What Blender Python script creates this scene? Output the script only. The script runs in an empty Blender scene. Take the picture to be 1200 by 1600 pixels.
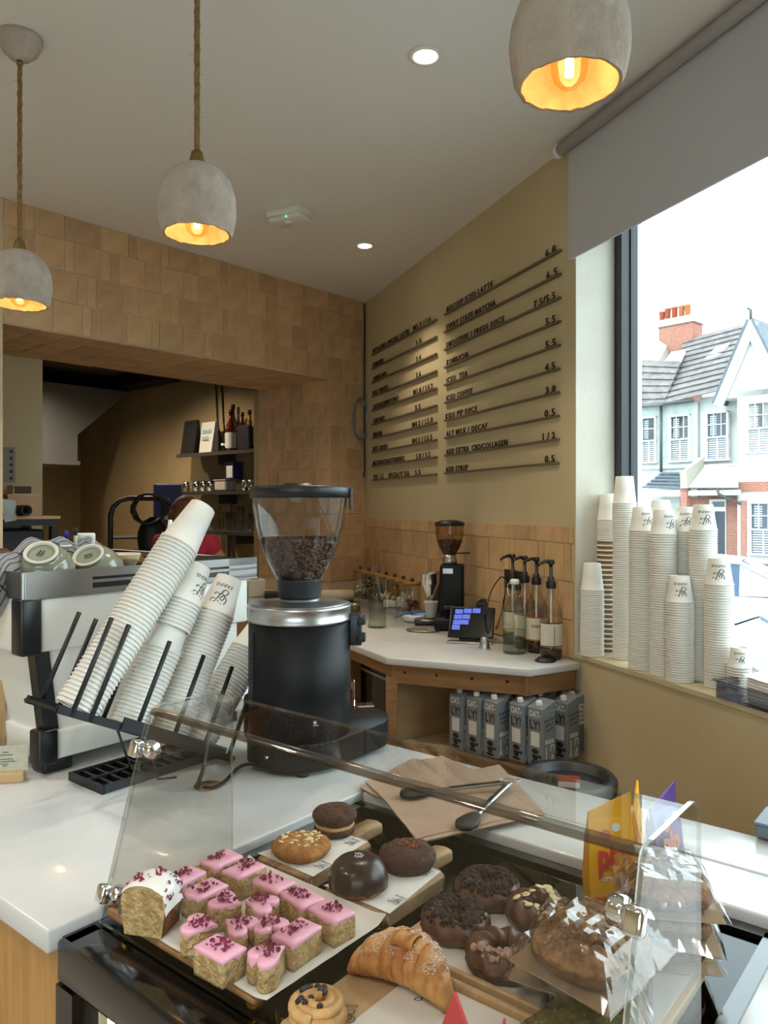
import bpy, bmesh, math, random
from mathutils import Vector, Matrix, noise, Euler
R = math.radians
SC = bpy.context.scene
COL = SC.collection
# ------------------------------------------------------------------ camera
F = 1200.0; HOR = 790.0; EYE = 1.52
cd = bpy.data.cameras.new('camera'); cam = bpy.data.objects.new('camera', cd); COL.objects.link(cam)
cam.location = (0, 0, EYE); cam.rotation_euler = (R(90), 0, 0)
cd.sensor_fit = 'VERTICAL'; cd.sensor_height = 36.0; cd.lens = 36.0*F/1600.0
cd.shift_y = -10.0/1600.0; cd.clip_start = 0.02; cd.clip_end = 300
SC.camera = cam
# ------------------------------------------------------------------ sky, exposure
wd = bpy.data.worlds.new('sky'); SC.world = wd; wd.use_nodes = True
bg = wd.node_tree.nodes['Background']
bg.inputs[0].default_value = (0.84, 0.92, 1.0, 1); bg.inputs[1].default_value = 1.9
SC.view_settings.view_transform = 'Standard'; SC.view_settings.look = 'None'
SC.view_settings.gamma = 1; SC.view_settings.use_curve_mapping = False
SC.view_settings.exposure = 1.68
try:
    SC.cycles.use_denoising = True
    SC.cycles.max_bounces = 10; SC.cycles.transparent_max_bounces = 24; SC.cycles.transmission_bounces = 10
    SC.cycles.glossy_bounces = 5; SC.cycles.diffuse_bounces = 5
    SC.cycles.caustics_reflective = False; SC.cycles.caustics_refractive = False
    SC.cycles.sample_clamp_indirect = 6
except Exception: pass
def sun():
    l = bpy.data.lights.new('sun', 'SUN'); l.energy = 0.5; l.angle = R(8); l.color = (1, .97, .92)
    o = bpy.data.objects.new('sun', l); COL.objects.link(o)
    o.rotation_euler = Vector((.35, .75, -.75)).to_track_quat('-Z', 'Y').to_euler()
sun()
# ------------------------------------------------------------------ helpers: frames
CU = Vector((math.sin(R(39)), math.cos(R(39)), 0)); CV = Vector((-math.sin(R(51)), math.cos(R(51)), 0)); CROT = R(51)
CT = 0.92                                   # worktop height
def P(px, py, z):                           # point of the horizontal plane z seen at a pixel
    y = F*(EYE-z)/(py-HOR); return Vector(((px-600)/F*y, y, z))
def D(px, py, y):                           # point at depth y
    return Vector(((px-600)/F*y, y, EYE-(py-HOR)/F*y))
def UV(u, v, z=CT): return CU*u + CV*v + Vector((0, 0, z))
def on_v(px, py, v):                        # point of the vertical plane v = const
    k = (px-600)/F; y = v/(CV.x*k+CV.y); return D(px, py, y)
def uvz(p): return (p.dot(CU), p.dot(CV), p.z)
# right wall: X = 1.841 - .367 Y
R1 = Vector((.7437, 2.99, 0)); DR = Vector((.3445, -.9388, 0)); NR = Vector((-.9388, -.3445, 0))   # towards camera along wall; into room
def wy(px): return 1.841/((px-600)/F+.367)
def W(px, z=0): y = wy(px); return Vector(((px-600)/F*y, y, z))
CORN = Vector((-.134, 5.38, 0)); DB = Vector((-.663, -.749, 0)).normalized(); NB = Vector((.749, -.663, 0)).normalized()  # along back wall to the left; into room
DI = -NB                                     # into the kitchen
CEIL = 2.94; SILL = .945
# ------------------------------------------------------------------ helpers: colour and materials
def hx(h, a=1):
    h = h.lstrip('#'); c = [int(h[i:i+2], 16)/255 for i in (0, 2, 4)]
    return tuple((x/12.92 if x <= .04045 else ((x+.055)/1.055)**2.4) for x in c)+(a,)
MATS = {}
def mat(name, col, rough=.5, metal=0, col2=None, nscale=8, bump=0, bscale=60, spec=.5, rnd=0, coat=0, emit=None, estr=0, stretch=None, trans=0, detail=4, sub=0, ramp=(.35, .65)):
    m = bpy.data.materials.new(name); m.use_nodes = True; nt = m.node_tree; N = nt.nodes; L = nt.links
    b = N['Principled BSDF']; c = hx(col)
    b.inputs['Base Color'].default_value = c; b.inputs['Roughness'].default_value = rough
    b.inputs['Metallic'].default_value = metal; b.inputs['Specular IOR Level'].default_value = spec
    if coat: b.inputs['Coat Weight'].default_value = coat; b.inputs['Coat Roughness'].default_value = .05
    if trans: b.inputs['Transmission Weight'].default_value = trans
    if sub: b.inputs['Subsurface Weight'].default_value = sub; b.inputs['Subsurface Radius'].default_value = (.01, .006, .004)
    if emit: b.inputs['Emission Color'].default_value = hx(emit); b.inputs['Emission Strength'].default_value = estr
    tc = N.new('ShaderNodeTexCoord'); src = tc.outputs['Object']
    if stretch:
        mp = N.new('ShaderNodeMapping'); mp.inputs['Scale'].default_value = stretch; L.new(src, mp.inputs[0]); src = mp.outputs[0]
    out = None
    if col2:
        n = N.new('ShaderNodeTexNoise'); n.inputs['Scale'].default_value = nscale; n.inputs['Detail'].default_value = detail; n.inputs['Roughness'].default_value = .6
        L.new(src, n.inputs[0])
        r = N.new('ShaderNodeValToRGB'); r.color_ramp.elements[0].position = ramp[0]; r.color_ramp.elements[1].position = ramp[1]
        r.color_ramp.elements[0].color = c; r.color_ramp.elements[1].color = hx(col2)
        L.new(n.outputs[0], r.inputs[0]); out = r.outputs[0]; L.new(out, b.inputs['Base Color'])
    if rnd:
        oi = N.new('ShaderNodeObjectInfo'); hs = N.new('ShaderNodeHueSaturation')
        mr = N.new('ShaderNodeMapRange'); mr.inputs[3].default_value = 1-rnd; mr.inputs[4].default_value = 1+rnd
        L.new(oi.outputs['Random'], mr.inputs[0]); L.new(mr.outputs[0], hs.inputs['Value'])
        mr2 = N.new('ShaderNodeMapRange'); mr2.inputs[3].default_value = .5-.05*rnd; mr2.inputs[4].default_value = .5+.05*rnd
        ml = N.new('ShaderNodeMath'); ml.operation = 'FRACT'; mm = N.new('ShaderNodeMath'); mm.operation = 'MULTIPLY'; mm.inputs[1].default_value = 7.31
        L.new(oi.outputs['Random'], mm.inputs[0]); L.new(mm.outputs[0], ml.inputs[0]); L.new(ml.outputs[0], mr2.inputs[0]); L.new(mr2.outputs[0], hs.inputs['Hue'])
        if out: L.new(out, hs.inputs['Color'])
        else: hs.inputs['Color'].default_value = c
        L.new(hs.outputs[0], b.inputs['Base Color'])
    if bump:
        n2 = N.new('ShaderNodeTexNoise'); n2.inputs['Scale'].default_value = bscale; n2.inputs['Detail'].default_value = 5
        L.new(src, n2.inputs[0]); bp = N.new('ShaderNodeBump'); bp.inputs['Strength'].default_value = bump; bp.inputs['Distance'].default_value = .01
        L.new(n2.outputs[0], bp.inputs['Height']); L.new(bp.outputs[0], b.inputs['Normal'])
    MATS[name] = m; return m
def glassmat(name, tint='ffffff', refl=1.0, edge=0.35, rough=0, ior=1.45, edgecol='9aa8a4', fpow=2.0):
    """thin clear sheet or shell: see-through, mirror-like by Fresnel, denser where seen edge-on"""
    m = bpy.data.materials.new(name); m.use_nodes = True; nt = m.node_tree; N = nt.nodes; L = nt.links
    for n in list(N): N.remove(n)
    o = N.new('ShaderNodeOutputMaterial'); tr = N.new('ShaderNodeBsdfTransparent'); gl = N.new('ShaderNodeBsdfGlossy'); gl.inputs['Roughness'].default_value = rough
    lw = N.new('ShaderNodeLayerWeight'); lw.inputs['Blend'].default_value = .5
    pw = N.new('ShaderNodeMath'); pw.operation = 'POWER'; pw.inputs[1].default_value = fpow; L.new(lw.outputs['Facing'], pw.inputs[0])
    me = N.new('ShaderNodeMath'); me.operation = 'MULTIPLY'; me.inputs[1].default_value = edge; L.new(pw.outputs[0], me.inputs[0])
    mc = N.new('ShaderNodeMix'); mc.data_type = 'RGBA'; L.new(me.outputs[0], mc.inputs[0]); mc.inputs[6].default_value = hx(tint); mc.inputs[7].default_value = hx(edgecol)
    L.new(mc.outputs[2], tr.inputs[0])
    p5 = N.new('ShaderNodeMath'); p5.operation = 'POWER'; p5.inputs[1].default_value = 5; L.new(lw.outputs['Facing'], p5.inputs[0])
    fr = N.new('ShaderNodeMath'); fr.operation = 'MULTIPLY_ADD'; fr.inputs[1].default_value = .96; fr.inputs[2].default_value = ((ior-1)/(ior+1))**2; L.new(p5.outputs[0], fr.inputs[0])
    mf = N.new('ShaderNodeMath'); mf.operation = 'MULTIPLY'; mf.inputs[1].default_value = refl; mf.use_clamp = True; L.new(fr.outputs[0], mf.inputs[0])
    ms = N.new('ShaderNodeMixShader'); L.new(mf.outputs[0], ms.inputs[0]); L.new(tr.outputs[0], ms.inputs[1]); L.new(gl.outputs[0], ms.inputs[2]); L.new(ms.outputs[0], o.inputs[0])
    MATS[name] = m; return m
# ------------------------------------------------------------------ helpers: mesh building
class MB:
    def __init__(s): s.v = []; s.f = []; s.mi = []; s.sm = []
    def add(s, vs, fs, M=None, mi=0, sm=False):
        k = len(s.v)
        for p in vs:
            p = Vector(p); s.v.append(tuple(M @ p) if M is not None else tuple(p))
        for f in fs: s.f.append([i+k for i in f]); s.mi.append(mi); s.sm.append(sm)
        return s
    def box(s, c, d, M=None, mi=0, bev=0, seg=1):
        if bev:
            bm = bmesh.new(); bmesh.ops.create_cube(bm, size=1)
            for v in bm.verts: v.co = Vector((v.co.x*d[0]+c[0], v.co.y*d[1]+c[1], v.co.z*d[2]+c[2]))
            bmesh.ops.bevel(bm, geom=list(bm.edges), offset=min(bev, min(d)*.49), segments=seg, affect='EDGES', profile=.5)
            bm.verts.index_update(); s.add([v.co for v in bm.verts], [[v.index for v in f.verts] for f in bm.faces], M, mi, seg > 1); bm.free(); return s
        x, y, z = d[0]/2, d[1]/2, d[2]/2; a, b, e = c
        vs = [(a+i*x, b+j*y, e+k*z) for k in (-1, 1) for j in (-1, 1) for i in (-1, 1)]
        return s.add(vs, [(0, 2, 3, 1), (4, 5, 7, 6), (0, 1, 5, 4), (2, 6, 7, 3), (0, 4, 6, 2), (1, 3, 7, 5)], M, mi)
    def lathe(s, prof, n=32, M=None, mi=0, sm=True, cap=True, a0=0, a1=2*math.pi):
        vs = []; fs = []; full = abs(a1-a0-2*math.pi) < 1e-6; m = n if full else n+1
        for r, z in prof:
            for i in range(m):
                a = a0+(a1-a0)*i/n; vs.append((r*math.cos(a), r*math.sin(a), z))
        for j in range(len(prof)-1):
            for i in range(n):
                q = (i+1) % m; fs.append((j*m+i, j*m+q, (j+1)*m+q, (j+1)*m+i))
        if cap and full:
            if prof[0][0] > 1e-5: fs.append(tuple(range(m-1, -1, -1)))
            if prof[-1][0] > 1e-5: fs.append(tuple((len(prof)-1)*m+i for i in range(m)))
        return s.add(vs, fs, M, mi, sm)
    def tube(s, pts, r, n=8, M=None, mi=0, closed=False, sm=True, flat=None):
        pts = [Vector(p) for p in pts]; m = len(pts); rs = r if isinstance(r, (list, tuple)) else [r]*m
        vs = []; fs = []; up = None
        for i, p in enumerate(pts):
            if closed: t = pts[(i+1) % m]-pts[i-1]
            else: t = pts[min(i+1, m-1)]-pts[max(i-1, 0)]
            t = t.normalized() if t.length > 1e-9 else Vector((0, 0, 1))
            if up is None: up = Vector((0, 0, 1)) if abs(t.z) < .9 else Vector((1, 0, 0))
            x = up.cross(t); x = x.normalized() if x.length > 1e-6 else Vector((1, 0, 0)); y = t.cross(x); up = y
            for k in range(n):
                a = 2*math.pi*k/n; vs.append(p+(x*math.cos(a)+y*math.sin(a)*(flat or 1))*rs[i])
        for i in range(m if closed else m-1):
            j = (i+1) % m
            for k in range(n): q = (k+1) % n; fs.append((i*n+k, i*n+q, j*n+q, j*n+k))
        if not closed: fs.append(tuple(range(n-1, -1, -1))); fs.append(tuple((m-1)*n+k for k in range(n)))
        return s.add(vs, fs, M, mi, sm)
    def prism(s, poly, z0, z1, M=None, mi=0):
        n = len(poly); a = sum(poly[i][0]*poly[(i+1) % n][1]-poly[(i+1) % n][0]*poly[i][1] for i in range(n))
        if a < 0: poly = list(reversed(poly))
        vs = [(p[0], p[1], z0) for p in poly]+[(p[0], p[1], z1) for p in poly]
        fs = [tuple(range(n-1, -1, -1)), tuple(range(n, 2*n))]+[(i, (i+1) % n, n+(i+1) % n, n+i) for i in range(n)]
        return s.add(vs, fs, M, mi)
    def rprism(s, poly, z0, z1, bev=.004, seg=2, M=None, mi=0):     # prism with rounded edges
        b = MB().prism(poly, z0, z1); bm = bmesh.new(); vv = [bm.verts.new(p) for p in b.v]
        for f in b.f: bm.faces.new([vv[i] for i in f])
        bmesh.ops.bevel(bm, geom=list(bm.edges), offset=bev, segments=seg, affect='EDGES', profile=.5)
        bm.verts.index_update(); s.add([v.co for v in bm.verts], [[v.index for v in f.verts] for f in bm.faces], M, mi, True); bm.free(); return s
    def grid(s, fn, nu, nv, M=None, mi=0, sm=True, wrapu=False):
        m = nu if wrapu else nu+1
        vs = [fn(i/nu, j/nv) for j in range(nv+1) for i in range(m)]
        fs = [(j*m+i, j*m+(i+1) % m, (j+1)*m+(i+1) % m, (j+1)*m+i) for j in range(nv) for i in range(nu)]
        return s.add(vs, fs, M, mi, sm)
    def ball(s, c, r, n=12, m=8, M=None, mi=0):
        r = r if isinstance(r, (tuple, list, Vector)) else (r, r, r)
        def fn(a, b): t = 2*math.pi*a; q = math.pi*(b-.5); return (c[0]+r[0]*math.cos(q)*math.cos(t), c[1]+r[1]*math.cos(q)*math.sin(t), c[2]+r[2]*math.sin(q))
        return s.grid(fn, n, m, M, mi, True, True)
    def mesh(s, name):
        me = bpy.data.meshes.new(name); me.from_pydata(s.v, [], s.f); me.update()
        me.polygons.foreach_set('material_index', s.mi); me.polygons.foreach_set('use_smooth', s.sm); return me
    def build(s, name, m, parent=None, loc=None, rot=None):
        return link(name, s.mesh(name), m, parent, loc, rot)
def link(name, me, m, parent=None, loc=None, rot=None):
    o = bpy.data.objects.new(name, me); COL.objects.link(o)
    if m is not None and not me.materials:
        for x in (m if isinstance(m, (list, tuple)) else [m]): me.materials.append(MATS[x] if isinstance(x, str) else x)
    if parent is not None: o.parent = parent
    if loc is not None: o.location = loc
    if rot is not None: o.rotation_euler = rot if not isinstance(rot, (int, float)) else (0, 0, rot)
    return o
def tag(o, label, cat, group=None, kind=None):
    o['label'] = label; o['category'] = cat
    if group: o['group'] = group
    if kind: o['kind'] = kind
    return o
def thing(name, label, cat, loc=(0, 0, 0), rot=0, group=None):
    o = bpy.data.objects.new(name, None); COL.objects.link(o); o.location = loc; o.empty_display_size = .05
    o.rotation_euler = rot if not isinstance(rot, (int, float)) else (0, 0, rot)
    return tag(o, label, cat, group)
def struct(o): o['kind'] = 'structure'; return o
def copy_tree(o, parent=None, label=None):
    c = o.copy(); COL.objects.link(c); c.parent = parent
    if label: c['label'] = label
    for ch in list(o.children): copy_tree(ch, c)
    return c
def T(x=0, y=0, z=0): return Matrix.Translation((x, y, z))
def RX(a): return Matrix.Rotation(R(a), 4, 'X')
def RY(a): return Matrix.Rotation(R(a), 4, 'Y')
def RZ(a): return Matrix.Rotation(R(a), 4, 'Z')
def frame(o, x, y, z):                      # matrix from an origin and three axes
    m = Matrix.Identity(4)
    for i, a in enumerate((x, y, z)):
        for k in range(3): m[k][i] = a[k]
    for k in range(3): m[k][3] = o[k]
    return m
FONTC = {}
def text_geo(txt, w=None, h=1.0, depth=0.0, bold=0, space=1.0):
    """flat or extruded letters: capitals h tall, whole text w wide, from (0,0) in x,y; z up to depth"""
    cu = bpy.data.curves.new('t', 'FONT'); cu.body = txt; cu.size = 1; cu.resolution_u = 2; cu.offset = bold; cu.space_character = space
    ob = bpy.data.objects.new('t', cu); COL.objects.link(ob); dg = bpy.context.evaluated_depsgraph_get(); dg.update()
    me = bpy.data.meshes.new_from_object(ob.evaluated_get(dg)); vs = [v.co.copy() for v in me.vertices]; fs = [list(p.vertices) for p in me.polygons]
    bpy.data.objects.remove(ob); bpy.data.curves.remove(cu); bpy.data.meshes.remove(me)
    x0 = min(v.x for v in vs); x1 = max(v.x for v in vs); cap = .73
    sx = (w/(x1-x0)) if w else h/cap; sy = h/cap
    vs = [Vector(((v.x-x0)*sx, v.y*sy, 0)) for v in vs]
    if depth:
        n = len(vs); ed = {}
        for f in fs:
            for i in range(len(f)):
                a, b = f[i], f[(i+1) % len(f)]; ed[(a, b)] = 1
        sides = [(a, b, b+n, a+n) for (a, b) in ed if (b, a) not in ed]
        fs2 = [tuple(i+n for i in f) for f in fs]
        vs = vs+[Vector((v.x, v.y, depth)) for v in vs]; fs = fs2+sides
    return vs, fs
def ns(p, s=1.0, seed=0.0): return noise.noise(Vector((p[0]*s+seed*3.17, p[1]*s-seed*1.3, p[2]*s+seed*.71)))
# ================================================================== materials
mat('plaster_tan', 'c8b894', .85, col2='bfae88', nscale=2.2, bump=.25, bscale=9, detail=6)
mat('reveal_lit', 'dad4c6', .8, col2='d0cabb', nscale=3, bump=.12, bscale=30)  # paler than the wall plaster: window light put into the colour
mat('ceiling_paint', 'e9e6e2', .9, bump=.03, bscale=120)
mat('grout', 'd2bb9a', .9, bump=.2, bscale=80)
mat('tile_clay', 'cfab80', .55, col2='b99267', nscale=7, bump=.12, bscale=14, rnd=.13, detail=6)
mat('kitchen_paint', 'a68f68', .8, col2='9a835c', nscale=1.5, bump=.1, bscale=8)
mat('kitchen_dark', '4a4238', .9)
mat('floor_board', 'a8a198', .6, col2='9a938a', nscale=4, stretch=(1, 8, 1))
mat('frame_charcoal', '2b2e33', .4, spec=.5)
mat('render_white', 'd9dedb', .8)
mat('hood_grey', '8b8d8c', .45, metal=.6)
mat('rail_taupe', '6e6049', .6)
mat('letter_black', '100f0f', .5)
mat('blind_grey', 'bdbdc2', .9, bump=.05, bscale=400)
mat('blind_bar', 'b4b4b8', .8)
mat('white_plastic', 'e4e3de', .4)
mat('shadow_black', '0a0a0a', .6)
mat('black_plastic', '141518', .42)
mat('black_matte', '16181b', .55)
mat('lamp_led', 'ffffff', .5, emit='fff3dc', estr=6)
mat('green_led', '10ff60', .5, emit='20ff80', estr=4)
glassmat('window_glass', 'f4fbfa', .45, .1)
# ================================================================== room shell
def wbox(mb, p, d, n, s0, s1, th, z0, z1, mi=0):     # block along d from s0 to s1, thickness th along n
    a = p+d*s0; b = p+d*s1; q = n*th
    vs = [(*(w[:2]), z) for z in (z0, z1) for w in (a, b, b+q, a+q)]
    if d.cross(n).z < 0: vs = [(*(w[:2]), z) for z in (z0, z1) for w in (a+q, b+q, b, a)]
    mb.add(vs, [(3, 2, 1, 0), (4, 5, 6, 7), (0, 1, 5, 4), (1, 2, 6, 5), (2, 3, 7, 6), (3, 0, 4, 7)], None, mi)
    return mb
OUT = -NR
LW = 3.5                                   # window opening length along the wall
R3 = R1+DR*5.6
BL = CORN+DB*6.0
FL = Vector((-2.3, -2.7, 0))
room_poly = [CORN, R1, R3, FL, BL]
struct(MB().prism([(p.x+.0, p.y) for p in [CORN+DI*.75, CORN+OUT*.3, R3+OUT*.3, FL+Vector((0, -.3, 0)), BL+DI*.75]], -.12, 0).build('floor', 'floor_board'))
struct(MB().prism([(p.x, p.y) for p in [CORN+DI*.3+OUT*.3, R3+OUT*.3+DR*.3, FL+Vector((-.3, -.3, 0)), BL+DI*.3-Vector((.4, 0, 0))]], CEIL, CEIL+.2).build('ceiling', 'ceiling_paint'))
m = MB()
wbox(m, R1, -DR, OUT, 0, 3.2, .30, 0, CEIL)               # plain wall behind the menu
wbox(m, R1, DR, OUT, 0, 5.9, .30, 0, SILL)                # low wall under the window
wbox(m, R1, DR, OUT, 0, LW, .30, 2.75, CEIL)              # above the window
wbox(m, R1, DR, OUT, LW, 5.9, .30, SILL, CEIL)
wall_right = struct(m.build('wall_right', 'plaster_tan'))
# reveal lining, sill board
struct(wbox(MB(), R1+DR*.0006, DR, OUT, 0, .006, .178, SILL, 2.75).build('trim_1', 'reveal_lit'))
mat('sill_paint', 'cbbd99', .6, col2='bcae8b', nscale=4, bump=.1, bscale=30)
struct(wbox(MB(), R1+NR*.008, DR, OUT, .004, LW, .186, SILL-.012, SILL+.004).build('sill', 'sill_paint')); SILL += .004
# window: posts, rails and glass
win = bpy.data.objects.new('window_1', None); COL.objects.link(win); struct(win)
m = MB()
def post(s0, s1):
    wbox(m, R1+OUT*.18, DR, OUT, s0, s1, .024, SILL, 2.75); wbox(m, R1+OUT*.206, DR, OUT, s0, s1-.006, .016, SILL, 2.75)
    wbox(m, R1+OUT*.224, DR, OUT, s0, s1, .02, SILL, 2.75); wbox(m, R1+OUT*.244, DR, OUT, s0, s1-.01, .02, SILL, 2.75)
post(.007, .05); post(1.75, 1.80); post(LW-.05, LW)
m.build('frame_post', 'frame_charcoal', win)
m = MB(); wbox(m, R1+OUT*.18, DR, OUT, .01, LW, .08, SILL, SILL+.035); wbox(m, R1+OUT*.18, DR, OUT, .01, LW, .08, 2.70, 2.75); m.build('frame_rail', 'frame_charcoal', win)
for a, b in ((.05, 1.75), (1.80, LW-.05)):
    wbox(MB(), R1+OUT*.228, DR, OUT, a, b, .006, SILL+.035, 2.70).build('pane', 'window_glass', win)
struct(wbox(MB(), R1+DR*.001, DR, OUT*1, -.0, .022, .034, SILL-.1, 2.9).build('trim_2', 'render_white', None, OUT*.264))
# wall behind the camera; unseen shop front opening sized for the light
m = MB(); dF = (R3-FL).normalized(); nF = Vector((dF.y, -dF.x, 0)); LF = (R3-FL).length
wbox(m, FL, dF, nF, -.2, .5, .25, 0, CEIL); wbox(m, FL, dF, nF, 2.9, LF+.4, .25, 0, CEIL); wbox(m, FL, dF, nF, .5, 2.9, .25, 0, .6); wbox(m, FL, dF, nF, .5, 2.9, .25, 2.5, CEIL)
struct(m.build('wall_front', 'plaster_tan'))
w2 = bpy.data.objects.new('window_2', None); COL.objects.link(w2); struct(w2)
m = MB()
for s in (.5, 1.7, 2.85): wbox(m, FL+nF*.1, dF, nF, s, s+.05, .07, .6, 2.5)
m.build('frame_post', 'frame_charcoal', w2)
wbox(MB(), FL+nF*.13, dF, nF, .5, 2.9, .006, .6, 2.5).build('pane', 'window_glass', w2)
dL = (BL-FL).normalized(); nL = Vector((-dL.y, dL.x, 0))
struct(wbox(MB(), FL, dL, nL, -.2, (BL-FL).length+.2, .2, 0, CEIL).build('wall_left', 'plaster_tan'))
# ------------------------------------------------------------------ back wall with the wide opening
TJ = .345; TL = 2.452; ZO = 2.365; DEP = .73
m = MB(); wbox(m, CORN, DB, DI, -.2, TJ, DEP, 0, CEIL); wbox(m, CORN, DB, DI, TL, 6.2, DEP, 0, CEIL)
wbox(m, CORN, DB, DI, TJ, TL, DEP, ZO, CEIL)
wall_back = struct(m.build('wall_back', 'grout'))
def tile_mesh(w, h, cache={}):
    k = (round(w, 3), round(h, 3))
    if k not in cache:
        t = .0035; c = .0012
        b = MB().add([(0, 0, 0), (w, 0, 0), (w, 0, h), (0, 0, h), (0, t-c, 0), (w, t-c, 0), (w, t-c, h), (0, t-c, h), (c, t, c), (w-c, t, c), (w-c, t, h-c), (c, t, h-c)],
            [(4, 5, 1, 0), (5, 6, 2, 1), (6, 7, 3, 2), (7, 4, 0, 3), (8, 9, 5, 4), (9, 10, 6, 5), (10, 11, 7, 6), (11, 8, 4, 7), (11, 10, 9, 8)])
        cache[k] = b.mesh('tile'); cache[k].materials.append(MATS['tile_clay'])
    return cache[k]
def tile_area(parent, o, dx, dn, dz, width, heights, seed, vertical=False):
    """courses of big and narrow clay tiles; dx along the course, dn out of the surface, dz across the courses"""
    rg = random.Random(seed); z = 0; G = .0055
    for h in heights:
        x = -rg.random()*.1
        while x < width-.008:
            k = rg.random()
            seq = [.146]+([.047] if k < .45 else [.047, .047] if k < .7 else [])
            for w in seq:
                a = max(x, 0.0); b = min(x+w, width)
                if b-a > .012:
                    M = frame(o+dx*(a+G/2)+dz*(z+G/2)+dn*(rg.random()*.0025), dx, dn, dz) @ Matrix.Rotation((rg.random()-.5)*.012, 4, 'X') @ Matrix.Rotation((rg.random()-.5)*.012, 4, 'Z')
                    t = link('tile', tile_mesh(round(b-a-G, 3), h-G), None, parent); t.matrix_local = M
                x += w+.001
                if x >= width: break
        z += h
Z = Vector((0, 0, 1))
# right-handed frames: dx x dn = dz
HC = .1505
front_o = CORN+DB*TL
tile_area(wall_back, front_o+Z*ZO, -DB, -DI*1.0, Z, TL-.004, [HC, HC, HC, CEIL-ZO-3*HC], 5)
pier_h = [HC]*9+[ZO-.93-9*HC] if ZO-.93-9*HC > .03 else [HC]*9
tile_area(wall_back, CORN+DB*TJ+Z*(ZO-sum([HC]*9)), -DB, -DI, Z, TJ-.004, [HC]*9, 8)
# jamb face and soffit of the opening
jamb = struct(wbox(MB(), CORN+DB*(TJ+.0), DI, DB, .001, DEP-.001, .002, 0, ZO).build('wall_jamb', 'grout'))
tile_area(jamb, CORN+DB*(TJ+.002)+DI*DEP+Z*(ZO-9*HC), -DI, DB, Z, DEP+.006, [HC]*9, 12)
sof = struct(wbox(MB(), CORN, DB, DI, TJ+.004, TL, DEP, ZO-.002, ZO).build('ceiling_soffit', 'grout'))
tile_area(sof, CORN+DB*(TJ+.01)+Z*(ZO-.002), DI, -Z, DB, DEP-.004, [.16]*13, 21)
# tiled splash back on the right wall
ls = (CORN-R1).length
tile_area(wall_right, R1-DR*ls+Z*(CT+.0), DR, NR, Z, ls-.006, [.15, .15, .15, .068], 31)
# ------------------------------------------------------------------ kitchen behind the opening
KB = CORN+DI*DEP; K0 = Vector((-.51, 6.05, 0)); KD = DI; KH = 2.83
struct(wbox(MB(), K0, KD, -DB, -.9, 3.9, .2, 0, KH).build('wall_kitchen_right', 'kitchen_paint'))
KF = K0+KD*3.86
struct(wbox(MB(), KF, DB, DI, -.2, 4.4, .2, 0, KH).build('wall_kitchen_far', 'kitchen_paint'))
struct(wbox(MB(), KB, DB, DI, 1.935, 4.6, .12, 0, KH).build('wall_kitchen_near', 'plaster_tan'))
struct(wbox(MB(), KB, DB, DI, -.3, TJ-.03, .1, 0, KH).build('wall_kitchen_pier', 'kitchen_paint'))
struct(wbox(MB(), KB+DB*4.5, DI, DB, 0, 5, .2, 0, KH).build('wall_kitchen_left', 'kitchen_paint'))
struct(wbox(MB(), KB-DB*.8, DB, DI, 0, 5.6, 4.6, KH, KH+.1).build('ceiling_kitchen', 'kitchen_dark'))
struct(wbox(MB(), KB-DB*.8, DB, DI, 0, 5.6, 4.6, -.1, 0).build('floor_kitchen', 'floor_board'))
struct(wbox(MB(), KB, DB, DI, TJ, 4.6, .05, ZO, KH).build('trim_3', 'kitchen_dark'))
# dark service duct along the kitchen ceiling and the grey extractor hood
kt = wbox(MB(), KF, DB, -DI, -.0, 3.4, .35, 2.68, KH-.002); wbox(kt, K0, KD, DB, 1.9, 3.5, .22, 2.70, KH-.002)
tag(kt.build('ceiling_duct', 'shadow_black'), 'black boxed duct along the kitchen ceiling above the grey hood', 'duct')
hp = D(66, 700, 8.2); 
def hood():
    a = D(128, 700, 8.35); 
    o = thing('extractor_hood', 'large grey sloping extractor hood on the far kitchen wall', 'hood', (0, 0, 0))
    z1 = 2.68; zb = EYE-(730-HOR)/F*8.2; zm = EYE-(690-HOR)/F*8.2
    p = KF+DB*.02-DI*.36
    # cross-section seen from the room: wide at the top, sloping in to a narrow skirt
    A = KF+DB*.05-DI*.37; B = KF+DB*1.6-DI*.37
    q = -DI*.75
    vs = []
    for z, off in ((z1, 0), (zm, .55), (zb, .55)):
        for w in (A+DB*off, B, B+q, A+DB*off+q): vs.append((w.x, w.y, z))
    MB().add(vs, [(0, 1, 5, 4), (4, 5, 9, 8), (1, 2, 6, 5), (5, 6, 10, 9), (2, 3, 7, 6), (6, 7, 11, 10), (3, 0, 4, 7), (7, 4, 8, 11), (8, 9, 10, 11), (3, 2, 1, 0)]).build('hood_body', 'hood_grey', o)
    m = MB(); wbox(m, A+DB*.53+q*1.02, DB, DI, 0, 1.2, .8, zb-.02, zb+.02); m.build('lip', 'hood_grey', o)
hood()
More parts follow.
